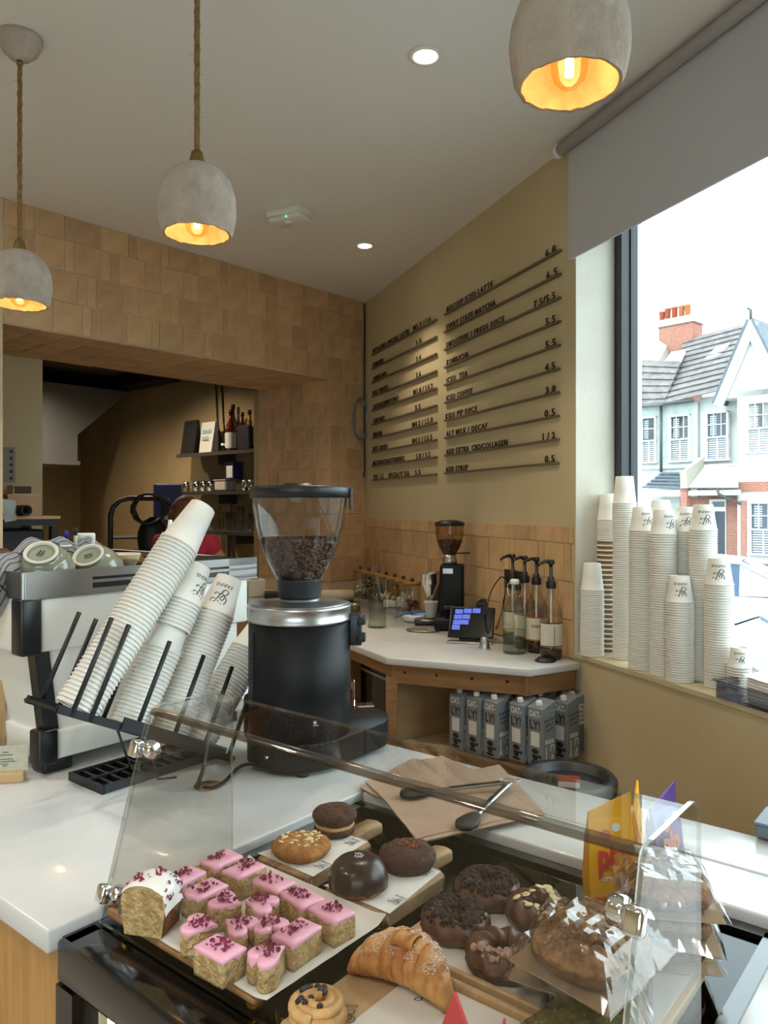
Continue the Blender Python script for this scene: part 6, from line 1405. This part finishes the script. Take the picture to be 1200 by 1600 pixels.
# ------------------------------------------------------------------ cellophane wrapped pastries
glassmat('cellophane', 'f8f5f1', 2.4, .3, rough=.07, ior=1.6, edgecol='c9bfb4', fpow=2)
mat('bag_kraft', '9c8266', .85, bump=.2, bscale=40); mat('brownie', '5a3a26', .9, col2='7a5236', nscale=35, bump=.7, bscale=100); mat('crumble_top', 'ad8560', .95, col2='7c5335', nscale=60, bump=.9, bscale=130); mat('pistachio', '6f6f2c', .9, col2='8f8a4a', nscale=70, bump=.9, bscale=140)
def wrapped(u, v, z, rot, lx, ly, h, seed, label, top, tilt=(0, 0), dz=0):
    t = thing('wrapped_pastry', label, 'wrapped pastry', UV(u, v, z), (R(tilt[0]*.5), R(tilt[1]*.5), CROT+R(rot)), 'cellophane wrapped pastries')
    MB().grid(lambda a, b: pill(a, b, lx*.45, ly*.44, h*.8, seed, .002), 40, 14, wrapu=True).build('pastry', 'brownie', t)
    m = MB().grid(lambda a, b: pill(a, .5+b*.5, lx*.44, ly*.43, h*.86, seed+3, .006), 40, 10, wrapu=True); rg = random.Random(seed*7)
    for i in range(260):
        s = .0022+.0045*rg.random()**2; q = pill(rg.random(), .62+.3*rg.random(), lx*.43, ly*.42, h*.86, seed+3, .006); m.ball((0, 0, 0), (s*1.3, s, s*.7), 6, 4, T(q[0]*(.3+.7*rg.random()), q[1]*(.3+.7*rg.random()), q[2]+.001) @ Euler((rg.random(), rg.random(), rg.random()*6)).to_matrix().to_4x4())
    m.build('topping', top, t)
    MB().box((0, 0, .0015), (lx*.98, ly*.98, .002), bev=.0006).build('kraft_back', 'bag_kraft', t)
    def film(a, b):
        x = (a-.5)*lx*1.08; y = (b-.5)*ly*1.06; e = max(abs(a-.5), abs(b-.5))*2; zz = (h+.006)*(1-max(0, (e-.62)/.38)**1.3) if e < 1 else .004
        w = .005*ns((x*22, y*46, seed))+.003*abs(ns((x*40, y*95, seed*2)))
        return (x, y, max(.003, zz+w))
    MB().grid(film, 16, 16, sm=False).build('film', 'cellophane', t)
def pill(a, b, lx, ly, h, seed, amp):
    A = 6.2832*a; q = (b-.5)*math.pi; c = math.cos(q)**.35 if abs(q) < 1.57 else 0
    sx = abs(math.cos(A))**.6*(1 if math.cos(A) > 0 else -1); sy = abs(math.sin(A))**.6*(1 if math.sin(A) > 0 else -1)
    x, y, z = lx*c*sx, ly*c*sy, h*.5+h*.5*math.sin(q)
    k = amp*ns((x*80, y*80, z*80), 1, seed); return (x+k, y+k*.5, max(.001, z+k+amp))
zr = ZT+.001
ua, va_ = loc_uv(905, 1560, ZT+.03)
wrapped(.86, .375, zr+.024, 20, .15, .12, .030, 1, 'wrapped pastry at the bottom of the pile beside the crullers', 'pistachio')
wrapped(.745, .365, zr+.026, -10, .13, .11, .030, 5, 'wrapped pastry with green pistachio topping', 'pistachio')
wrapped(.885, .415, zr+.058, 12, .150, .125, .034, 2, 'wrapped crumble slice leaning on the pile beside the crullers', 'crumble_top', (4, -8))
wrapped(.845, .375, zr+.092, -6, .150, .13, .034, 9, 'wrapped crumble slice on top of the pile beside the crullers', 'crumble_top', (6, -4))
wrapped(1.05, .362, zr+.024, 30, .14, .12, .036, 6, 'wrapped pastry under the pile at the rear case corner', 'crumble_top')
wrapped(1.04, .352, zr+.058, 22, .14, .12, .036, 7, 'wrapped pastry in the middle of the pile at the rear case corner', 'crumble_top', (2, 2))
wrapped(1.045, .358, zr+.094, 28, .15, .125, .036, 8, 'wrapped pastry topping the pile at the rear case corner', 'crumble_top', (-2, 3))
# ------------------------------------------------------------------ kraft bags and tongs
mat('kraft_paper', 'a88f7c', .8, col2='9a806c', nscale=6, bump=.25, bscale=30, spec=.3)
def bagstack():
    spec = [((562, 1232), (640, 1188), (700, 1186), (690, 1300), 0, 'kraft paper bag at the bottom of the fanned pile'), ((570, 1222), (690, 1182), (760, 1215), (650, 1300), .003, 'kraft paper bag in the middle of the fanned pile'),
            ((588, 1236), (780, 1196), (852, 1274), (655, 1318), .006, 'kraft paper bag on top of the fanned pile under the tongs')]
    for i, (a, b, c, d, dz, lb) in enumerate(spec):
        z = CT+.004+dz; q = [P(*k, z) for k in (a, b, c, d)]
        t = thing('paper_bag', lb, 'paper bag', (0, 0, 0), 0, 'kraft bags behind the pastry case')
        fn = lambda x, y, e=0: (q[0]*(1-x)*(1-y)+q[1]*x*(1-y)+q[2]*x*y+q[3]*(1-x)*y)+Z*(e+.0025*ns((x*5, y*5, i))+.0012*ns((x*14, y*9, i+4)))
        m = MB().grid(lambda x, y: fn(x, y, .0025), 14, 14); m.grid(lambda x, y: fn(1-x, y, 0), 14, 14); m.build('sheet', 'kraft_paper', t)
        m = MB().grid(lambda x, y: fn(x, .93+.02*y, .0036), 14, 1); m.build('folded_edge', 'kraft_paper', t)
bagstack()
def tongs():
    z = CT+.020; t = thing('tongs', 'steel serving tongs with black tips lying on the kraft bags', 'tongs', (0, 0, 0))
    piv = P(797, 1222, z+.008); a = P(640, 1240, z); b = P(728, 1288, z)
    for e, nm in ((a, 0), (b, 1)):
        d = (e-piv); L = d.length; d.normalize(); n = Z.cross(d).normalized(); M = frame(piv, d, n, d.cross(n))
        MB().box((L*.40, 0, 0), (L*.80, .013, .006), M, bev=.002).build('arm', 'steel', t)
        MB().box((L*.36, 0, .0035), (L*.5, .006, .002), M).build('grip', 'black_plastic', t)
        w = [(0, -.008), (.02, -.017), (.045, -.022), (.062, -.016), (.068, 0), (.062, .016), (.045, .022), (.02, .017), (0, .008)]
        MB().rprism(w, -.004, .005, .003, 2, M=M @ T(L*.78, 0, 0)).build('tip', 'black_matte', t)
    MB().tube([piv+Vector((.022*math.cos(i*.5236), .010*math.sin(i*.5236), .004)) for i in range(12)], .0014, 6, closed=True).build('hanging_ring', 'steel', t)
tongs()
# ------------------------------------------------------------------ juice pouches standing on the marble
mat('pouch_yellow', 'e0a51c', .35); mat('pouch_purple', '4a2170', .35); mat('pouch_orange', 'c9682a', .5); mat('print_red', 'b9362c', .5); mat('print_violet', '6a3a9c', .5)
def pouch(px, py, h, w, rot, mt, label, word, pm, lean=0, sub='organic'):
    p = P(px, py, CT); t = thing('juice_pouch', label, 'juice pouch', p, R(rot), 'organic juice pouches')
    d = .018; vs = []
    for z, ww, dd in ((0, w*.46, d), (h*.25, w*.5, d*.95), (h*.7, w*.48, d*.6), (h*.9, w*.46, .003), (h, w*.46, .0015)): vs += [(-ww, -dd, z), (ww, -dd, z), (ww, dd, z), (-ww, dd, z)]
    for k in (16, 17, 18, 19): x, y, z = vs[k]; vs[k] = (x, y, z+(.022 if x > 0 else -.006))
    m = MB(); 
    for j in range(4):
        for i in range(4): m.add([vs[j*4+i], vs[j*4+(i+1) % 4], vs[j*4+4+(i+1) % 4], vs[j*4+4+i]], [(0, 1, 2, 3)])
    m.add(vs[16:20], [(0, 1, 2, 3)]); m.add(vs[:4], [(3, 2, 1, 0)]); m.build('pouch', mt, t)
    fo = frame(Vector((-w*.46, -d*.86-.001, 0)), Vector((1, 0, 0)), Vector((0, .07, 1)).normalized(), Vector((0, -1, .07)))
    m = MB(); vs2, fs2 = text_geo(word, w*.6, h*.26, 0, .05); m.add(vs2, fs2, fo @ T(w*.14, h*.42, .006)); m.build('lettering', pm, t)
    m = MB(); vs2, fs2 = text_geo(sub, w*.55, h*.06, 0, .03); m.add(vs2, fs2, fo @ T(w*.2, h*.30, .006)); m.add(*MB_ellipse(w*.5, h*.84, w*.09, w*.09), fo @ T(0, 0, .003+d*.45)); m.build('small_lettering', 'print_white', t)
    m = MB(); m.add(*MB_ellipse(w*.3, h*.74, w*.12, w*.14), fo @ T(0, 0, .006)); m.add([(w*.05, h*.02, .006), (w*.85, h*.02, .006), (w*.85, h*.17, .006), (w*.05, h*.14, .006)], [(0, 1, 2, 3)], fo); m.build('fruit_print', 'pouch_orange' if mt != 'pouch_orange' else pm, t)
pouch(952, 1412, .146, .072, 4, 'pouch_yellow', 'yellow juice pouch with red lettering behind the sneeze guard', 'pip', 'print_red')
pouch(993, 1396, .144, .062, 66, 'pouch_yellow', 'yellow juice pouch turned sideways beside the red lettered one', 'pip', 'print_violet')
pouch(1035, 1376, .130, .075, 38, 'pouch_purple', 'purple juice pouch next to the yellow ones', 'pip', 'pouch_orange')
# ------------------------------------------------------------------ napkins on the sill
glassmat('smoke_plastic', 'dfe2ea', 1.2, .4, edgecol='8f96a6', fpow=2); mat('napkin', 'eeeae6', .9)
def napkins():
    a = W(1119, SILL); a = R1+DR*((a-R1).dot(DR)); a.z = SILL
    t = thing('napkin_tray', 'smoky clear plastic tray at the sill edge', 'tray', (0, 0, 0)); L = .34; w = .155; h = .052
    t.matrix_world = frame(a+NR*.012+Z*.001+DR*.012, DR, OUT, Z)
    m = MB(); m.box((L/2, w/2, .002), (L, w, .004)); m.build('tray_floor', 'smoke_plastic', t)
    for c, s in (((L/2, .002, h/2), (L, .004, h)), ((L/2, w-.002, h/2), (L, .004, h)), ((.002, w/2, h/2), (.004, w, h)), ((L-.002, w/2, h/2), (.004, w, h))): MB().box(c, s).build('tray_side', 'smoke_plastic', t)
    m = MB(); m.box((L/2, -.004, h), (L+.016, .012, .004)); m.box((-.004, w/2, h), (.012, w, .004)); m.build('tray_lip', 'smoke_plastic', t)
    n = thing('napkin_pile', 'white paper napkins piled in the smoky tray', 'napkins', (0, 0, 0)); n.matrix_world = t.matrix_world.copy(); n['kind'] = 'stuff'
    for i in range(9): MB().grid(lambda x, y: (.085+.2*x, .015+.115*y, .006+i*.009+.004*math.sin(x*4+i)*y+.012*max(0, .3-x)*i*.2), 10, 4).build('napkin', 'napkin', n)
    MB().box((.19, .073, .040), (.19, .11, .068), bev=.008, seg=2).build('napkin_block', 'napkin', n)
napkins()
p = P(1200, 1318, CT); t = thing('grey_tub', 'grey-blue plastic tub at the far edge of the marble', 'tub', p+Vector((.045, .03, 0)), CROT); mat('tub_grey', '66707c', .5); MB().box((0, 0, .014), (.09, .08, .026), bev=.006, seg=2).build('body', 'tub_grey', t); MB().box((0, 0, .028), (.094, .084, .005), bev=.002).build('rim', 'tub_grey', t)
# ================================================================== the street outside
mat('render_cream', 'aab2ad', .9, col2='9aa29d', nscale=3, bump=.1, bscale=6); mat('render_bright', 'bcbcb8', .9, bump=.1, bscale=5); mat('roof_tile', '77706e', .9, col2='5e5856', nscale=3, bump=.4, bscale=8); mat('slate', '5b626b', .7, col2='4b525a', nscale=5); mat('lead', 'b0b4b8', .6)
mat('sash_white', 'c8cac8', .6); mat('pane_dark', '34414d', .1); mat('shutter', 'b7c0c4', .7); mat('pot_red', 'a8513a', .9); mat('pot_orange', 'bd7248', .9); mat('gutter', '3c3f42', .5); mat('door_navy', '1d2233', .4); mat('ridge_stone', '9a9284', .9); mat('asphalt', '8b8c8c', .9, col2='7f8080', nscale=2); mat('paving', 'b4b1aa', .9)
def brickmat():
    m = bpy.data.materials.new('street_brick'); m.use_nodes = True; N = m.node_tree.nodes; L = m.node_tree.links; b = N['Principled BSDF']; b.inputs['Roughness'].default_value = .9
    tc = N.new('ShaderNodeTexCoord'); mp = N.new('ShaderNodeMapping'); mp.inputs['Rotation'].default_value = (R(90), 0, 0); br = N.new('ShaderNodeTexBrick'); br.inputs['Scale'].default_value = 4.2; br.inputs['Color1'].default_value = hx('96523f'); br.inputs['Color2'].default_value = hx('7d4536'); br.inputs['Mortar'].default_value = hx('a89a8c'); br.inputs['Mortar Size'].default_value = .02
    L.new(tc.outputs['Object'], mp.inputs[0]); L.new(mp.outputs[0], br.inputs[0]); L.new(br.outputs[0], b.inputs['Base Color']); MATS['street_brick'] = m
brickmat()
GZ = -.8
FO = Vector((12.5, 30.0, 0)); FD = Vector((.66, -.75, 0)).normalized(); FN = Vector((-FD.y*-1, 0, 0)); FN = Vector((FD.y, -FD.x, 0)).normalized()   # along the terrace to the right; facing us
if FN.y > 0: FN = -FN
def fs_(px, off=0):
    o = FO+FN*off; k = (px-600)/F; s = (k*o.y-o.x)/(FD.x-k*FD.y); return s, (o+FD*s).y
def fz(px, py, off=0): s, y = fs_(px, off); return s, EYE-(py-HOR)/F*y
FM = frame(FO, FD, -FN, Z)                   # x along, y away from us, z up
def hthing(nm, lb, cat, group=None): t = thing(nm, lb, cat, (0, 0, 0), 0, group); t.matrix_world = FM; return t
def fbox(px0, py0, px1, py1, off, th, nm, mt, par):   # box whose front face is off in front of the facade
    s0, za = fz(px0, py0, off); s1, _ = fz(px1, py0, off); _, zb = fz((px0+px1)/2, py1, off); _, za = fz((px0+px1)/2, py0, off)
    return MB().box(((s0+s1)/2, -off+th/2, (za+zb)/2), (abs(s1-s0), th, abs(za-zb))).build(nm, mt, par)
def sash(px0, py0, px1, py1, off, par, cols=3, rows=2, low=False):
    s0, _ = fz(px0, py0, off); s1, _ = fz(px1, py0, off); pm = (px0+px1)/2; za = fz(pm, py0, off)[1]; zb = fz(pm, py1, off)[1]; w = s1-s0; h = za-zb
    t = MB(); cx = (s0+s1)/2; f = .07
    for c, d in (((cx, -off, za-f/2), (w, .16, f)), ((cx, -off, zb+f/2), (w+.12, .22, f)), ((s0+f/2, -off, (za+zb)/2), (f, .16, h)), ((s1-f/2, -off, (za+zb)/2), (f, .16, h)), ((cx, -off, zb+h*.48), (w, .14, .07))): t.box(c, d)
    for i in range(1, cols): t.box((s0+w*i/cols, -off+.02, zb+h*.74), (.03, .06, h*.5))
    t.box((cx, -off+.02, zb+h*.74), (w, .06, .03)); t.box((cx, -off+.02, zb+h*.24), (.05, .06, h*.46))
    o = t.build('window_frame', 'sash_white', par)
    for i in range(cols):
        for j in range(2): MB().box((s0+w*(i+.5)/cols, -off+.05, zb+h*(.61+.25*j)), (w/cols-.03, .02, h*.235)).build('pane', 'pane_dark', o)
    MB().box((cx, -off+.05, zb+h*.24), (w-.1, .02, h*.44)).build('pane', 'pane_dark', o)
    m = MB()
    for k in range(9): m.box((cx, -off+.035, zb+h*(.07+.045*k)), (w*.8, .012, h*.024))
    for k in range(9): m.box((s0+w*.30, -off+.04, zb+h*(.55+.045*k)), (w*.28, .012, h*.022))
    m.build('shutter_slats', 'shutter', o)
def roof(pts, nm, mt, par, rows=10):     # four corners (s, y, z): bottom-left, bottom-right, top-right, top-left, laid in overlapping courses
    a, b, c, d = [Vector(p) for p in pts]; n = (b-a).cross(d-a).normalized(); n = n if n.y < 0 else -n
    m = MB()
    for i in range(rows):
        f0, f1 = i/rows, (i+1.15)/rows; f1 = min(f1, 1)
        p = [a+(d-a)*f0+n*.07, b+(c-b)*f0+n*.07, b+(c-b)*f1+n*.0, a+(d-a)*f1+n*.0]; q = [v-n*.05 for v in p]
        m.add(p+q, [(0, 1, 2, 3), (7, 6, 5, 4), (0, 4, 5, 1), (1, 5, 6, 2), (2, 6, 7, 3), (3, 7, 4, 0)])
    return m.build(nm, mt, par)
A = hthing('terraced_house', 'grey-green rendered terraced house with brick chimney and clay pots', 'house')
s0 = fz(960, 640)[0]; sp = fz(1090, 640)[0]; ze = fz(1040, 633)[1]
MB().box(((s0+sp)/2-1, 4, (ze+GZ)/2), (sp-s0+2, 8, ze-GZ)).build('wall', 'render_cream', A)
sash(1002, 651, 1026, 724, .04, A, 1); sash(1046, 648, 1079, 722, .04, A, 3)
fbox(990, 727, 1090, 732, .1, .12, 'string_course', 'sash_white', A)
sA, zA_ = fz(1036, 634); MB().tube([(sA, -.16, ze), (sA, -.16, fz(1036, 738)[1])], .06, 8).build('downpipe', 'gutter', A)
MB().tube([(fz(1004, 634)[0], -.35, ze+.02), (sp, -.35, ze+.02)], .07, 8).build('gutter', 'gutter', A)
def fzd(px, py, d):   # point of the plane d metres behind the facade
    o = FO-FN*d; k = (px-600)/F; s = (k*o.y-o.x)/(FD.x-k*FD.y); y = (o+FD*s).y; return (s, d, EYE-(py-HOR)/F*y)
roof([fzd(985, 637, -.4), fzd(1036, 634, -.4), fzd(1064, 566, 1.6), fzd(985, 562, 1.6)], 'lower_roof', 'roof_tile', A, 7)
roof([fzd(1034, 633, -.35), fzd(1124, 612, -.35), fzd(1174, 503, 4.0), fzd(1070, 530, 4.0)], 'main_roof', 'roof_tile', A, 12)
for q in (((1040, 566), (1063, 566), (1071, 549), (1050, 552)), ((1084, 583), (1104, 585), (1141, 538), (1118, 546))):
    d0 = 1.2; v = [Vector(fzd(*q[0], d0+.35)), Vector(fzd(*q[1], d0+.35)), Vector(fzd(*q[2], d0+1.4)), Vector(fzd(*q[3], d0+1.4))]; n = Vector((0, -.5, .5)); MB().add([p-n*.1 for p in v]+[p+n*.12 for p in v], [(4, 5, 6, 7), (0, 1, 5, 4), (1, 2, 6, 5), (2, 3, 7, 6), (3, 0, 4, 7)]).build('skylight', 'lead', A)
# chimney stack and pots
ch = A
c0_ = fzd(1024, 545, 3.6); c1_ = fzd(1086, 545, 3.6); zt_ = fzd(1055, 507, 3.6)[2]; zc_ = fzd(1055, 496, 3.6)[2]; cx = (c0_[0]+c1_[0])/2; cw = (c1_[0]-c0_[0])*.86
MB().box((cx, 4.1, (zt_+ze)/2), (cw, .9, zt_-ze)).build('stack', 'street_brick', ch); MB().box((cx, 4.1, (zt_+zc_)/2), (cw+.16, 1.06, zc_-zt_)).build('stone_cap', 'ridge_stone', ch)
for i, px in enumerate((1034.5, 1043.5, 1054, 1065, 1074.5)):
    p = fzd(px, 494, 3.9); h = .55 if i else .45; MB().lathe([(.12, 0), (.13, h*.85), (.15, h*.86), (.15, h), (.10, h)], 16, M=T(p[0], p[1], zc_)).build('chimney_pot', 'pot_red' if i < 3 else 'pot_orange', ch)
v = [Vector(fzd(1004, 562, 2.2)), Vector(fzd(1030, 532, 3.6)), Vector(fzd(1042, 540, 3.6)), Vector(fzd(1030, 564, 2.2))]; MB().add(v+[p+Vector((0, .3, -.3)) for p in v], [(0, 1, 2, 3), (0, 4, 5, 1), (1, 5, 6, 2), (2, 6, 7, 3), (3, 7, 4, 0)]).build('parapet', 'ridge_stone', ch)
B = hthing('terraced_house', 'white rendered gabled terraced house with red brick porch', 'house')
sb0 = fz(1090, 640)[0]; sb1 = fz(1153, 640)[0]; se = fz(1290, 640)[0]; zb_ = fz(1120, 617)[1]
MB().box(((sb0+se)/2, 4.2, (zb_+GZ)/2), (se-sb0, 8, zb_-GZ)).build('wall', 'render_bright', B)
off = .75; sg0 = fz(1152, 640, off)[0]; sg1 = fz(1270, 640, off)[0]; zg = fz(1152, 612, off)[1]; sm_ = (sg0+sg1)/2
apx, apz = fz(1175, 503, off); 
MB().box((sm_, -off+.6, (zg+GZ)/2), (sg1-sg0, 1.2, zg-GZ)).build('bay_front', 'render_bright', B)
ga = apx; hw = ga-fz(1124, 624, off)[0]; zg2 = fz(1124, 624, off)[1]; al = math.atan2(apz-zg2, hw)
MB().add([(ga-hw, -off, zg2), (ga+hw, -off, zg2), (ga, -off, apz-.05), (ga-hw, .6, zg2), (ga+hw, .6, zg2), (ga, .6, apz-.05)], [(0, 1, 2), (5, 4, 3), (0, 3, 4, 1), (1, 4, 5, 2), (2, 5, 3, 0)]).build('gable', 'render_bright', B)
Lb = math.hypot(hw, apz-zg2)+.25
for sg in (-1, 1):
    M = T(ga, -off-.12, apz+.05) @ Matrix.Rotation(sg*al, 4, 'Y'); MB().box((sg*Lb/2, 0, -.12), (Lb, .12, .34), M).build('bargeboard', 'sash_white', B)
    MB().box((sg*Lb/2, 1.5, .08), (Lb, 3.2, .08), M).build('roof_slope', 'slate', B)
MB().tube([(ga, -off-.1, apz), (ga, -off-.1, apz+.42), (ga-.12, -off-.1, apz+.5)], .05, 6).build('finial', 'gutter', B)
sash(1103, 643, 1139, 720, .04, B, 3); sash(1167, 627, 1205, 708, off+.04, B, 3)
fbox(1095, 725, 1152, 729, .12, .14, 'string_course', 'sash_white', B)
# porches
def pr(px, py, o): return (fz(px, py, o)[0], -o, fz(px, py, o)[1])
roof([pr(1004, 763, 1.3), pr(1062, 765, 1.3), pr(1061, 738, .1), pr(1036, 738, .1)], 'porch_roof', 'slate', A, 5); fbox(1004, 766, 1063, 776, 1.2, .15, 'fascia', 'sash_white', A); fbox(1030, 776, 1062, 880, .5, .3, 'porch_wall', 'render_cream', A)
roof([pr(1071, 763, 1.3), pr(1154, 763, 1.3), pr(1152, 729, .1), pr(1095, 729, .1)], 'porch_roof', 'lead', B, 1); fbox(1073, 766, 1155, 774, 1.2, .15, 'fascia', 'sash_white', B)
v = [pr(1063, 763, 1.45), pr(1074, 763, 1.45), pr(1096, 714, .0), pr(1086, 714, .0), pr(1063, 738, 1.45), pr(1072, 735, 1.45)]
MB().add([v[0], v[1], v[5], v[4], (v[0][0], 0, v[0][2]), (v[1][0], 0, v[1][2]), (v[1][0], 0, v[2][2]), (v[0][0], 0, v[2][2])], [(0, 1, 2, 3), (4, 7, 6, 5), (3, 2, 6, 7), (0, 3, 7, 4), (1, 5, 6, 2)]).build('party_wall', 'ridge_stone', B)
fbox(1063, 763, 1073, 900, 1.3, .3, 'pier', 'street_brick', B); fbox(1079, 776, 1156, 900, .3, .25, 'porch_brick', 'street_brick', B); fbox(1108, 780, 1134, 900, .38, .1, 'door_frame', 'sash_white', B); fbox(1117, 799, 1132, 900, .42, .06, 'front_door', 'door_navy', B); fbox(1113, 784, 1131, 792, .42, .06, 'transom_light', 'pane_dark', B)
fbox(1154, 752, 1260, 768, off+.1, .3, 'brick_band', 'street_brick', B); fbox(1154, 768, 1260, 905, off+.06, .2, 'bay_lower', 'render_bright', B); fbox(1157, 782, 1166, 870, off+.1, .1, 'brick_pier', 'street_brick', B); sash(1171, 784, 1215, 868, off+.14, B, 3)
sd, zd_ = fz(1121, 764, 1.35); MB().tube([(sd, -1.35, zd_), (sd+.05, -1.35, zd_-.2), (sd+.85, -.6, zd_-.7), (sd+.85, -.45, GZ)], .06, 8).build('downpipe', 'gutter', B)
gw = hthing('garden_wall', 'low red brick garden wall before the white house', 'wall'); s_ = fz(1185, 885, 3)[0]; zt2 = fz(1185, 880, 3)[1]; MB().box((s_+2, -3, (zt2+GZ)/2), (6, .22, zt2-GZ)).build('brickwork', 'street_brick', gw); MB().box((s_+2, -3, zt2+.03), (6.1, .3, .06)).build('coping', 'ridge_stone', gw)
# ground
struct(MB().box((20, 25, GZ-.1), (90, 90, .2)).build('street', 'asphalt')); o = MB().box((4, -4.2, GZ+.06), (60, 6, .12)).build('pavement', 'paving'); o.matrix_world = FM; struct(o)
# ------------------------------------------------------------------ parked cars
mat('car_white', 'b4b8ba', .25, coat=.7); mat('car_glass', '24405e', .05); mat('car_black', '17181a', .5); mat('tyre', '141414', .8); mat('headlight', '8fa0ad', .1, coat=1)
def car(loc, rot, label):
    t = thing('parked_car', label, 'car', loc, rot, 'white cars parked in the street'); L = 4.3; w = .88
    # lower body: station profile along x (front = +x)
    st = [(-2.15, .35, .72, .70), (-2.05, .28, .92, .82), (-1.5, .22, .98, .88), (0, .2, .97, .89), (1.0, .2, .96, .88), (1.25, .22, .93, .87), (1.85, .26, .80, .82), (2.10, .32, .66, .70), (2.16, .38, .56, .6)]
    def body(a, b):
        k = a*(len(st)-1); i = min(int(k), len(st)-2); q = k-i; x, z0, z1, ww = [st[i][c]*(1-q)+st[i+1][c]*q for c in range(4)]
        ring = [(-1, 0), (-1.0, .55), (-.97, .85), (-.86, .97), (-.4, 1.02), (0, 1.03), (.4, 1.02), (.86, .97), (.97, .85), (1.0, .55), (1, 0)]
        y, f = ring[int(round(b*10))]; return (x, y*ww, z0+(z1-z0)*f)
    m = MB().grid(body, 40, 10); m.add([body(0, i/10) for i in range(11)], [tuple(range(10, -1, -1))]); m.add([body(1, i/10) for i in range(11)], [tuple(range(11))]); m.build('body', 'car_white', t)
    def cabin(z, f):    # outline of the glass house: x front, x rear, half width
        return None
    sec = [(-1.95, 1.05, .96, .80), (-1.45, 1.05, 1.40, .66), (-.6, 1.05, 1.47, .64), (.2, 1.0, 1.42, .64), (1.12, .95, .97, .74)]
    vs = []
    for x, z0, z1, hw_ in ((-1.95, .93, .93, .78), (-1.45, .93, 1.40, .60), (-.5, .93, 1.47, .60), (.15, .93, 1.42, .60), (1.10, .92, .94, .74)): vs.append([(x, -.80, .93), (x, -hw_, z1), (x, hw_, z1), (x, .80, .93)])
    g = MB(); rf = MB()
    for a, b in zip(vs, vs[1:]):
        for i in (0, 2): g.add([a[i], b[i], b[i+1], a[i+1]], [(0, 1, 2, 3)])
    g.add([vs[0][1], vs[1][1], vs[1][2], vs[0][2]], [(0, 1, 2, 3)]); g.add([vs[3][1], vs[4][1], vs[4][2], vs[3][2]], [(0, 1, 2, 3)]); g.build('glazing', 'car_glass', t)
    for a, b in ((vs[1], vs[2]), (vs[2], vs[3])): rf.add([(p[0], p[1], p[2]+.012) for p in (a[1], b[1], b[2], a[2])], [(0, 1, 2, 3)])
    for s in (1, 2):
        for i in range(3): rf.tube([vs[i+1][s], vs[i+2][s]], .035, 8)
        rf.tube([vs[0][s], vs[1][s]], .035, 8)
    rf.build('roof', 'car_white', t)
    m = MB()
    for s in (1, 2): m.tube([vs[3][s], vs[4][s]], .022, 8)
    m.build('windscreen_pillar', 'car_black', t)
    for s in (-1, 1):
        for x in (-1.35, 1.35): MB().lathe([(0, -.1), (.2, -.1), (.31, -.09), (.32, 0), (.31, .09), (.2, .1), (0, .1)], 24, M=T(x, s*.80, .32) @ RX(90)).build('wheel', 'tyre', t)
        MB().ball((1.98, s*.58, .66), (.16, .2, .07), 14, 8).build('headlight', 'headlight', t); MB().box((.75, s*.98, 1.0), (.16, .16, .12), bev=.03, seg=2).build('door_mirror', 'car_black', t)
    MB().box((2.14, 0, .50), (.06, 1.0, .16), bev=.02).build('grille', 'car_black', t); MB().box((2.13, 0, .34), (.06, 1.2, .08)).build('bumper_vent', 'car_black', t)
ca_ = math.atan2(FD.y, FD.x)
car(Vector((5.72, 12.6, GZ)), ca_+.35, 'white car parked across the street, headlight and bonnet showing')
car(Vector((2.55, 5.9, GZ)), ca_+.1, 'white car parked just outside the shop window, windscreen reflecting the sky')
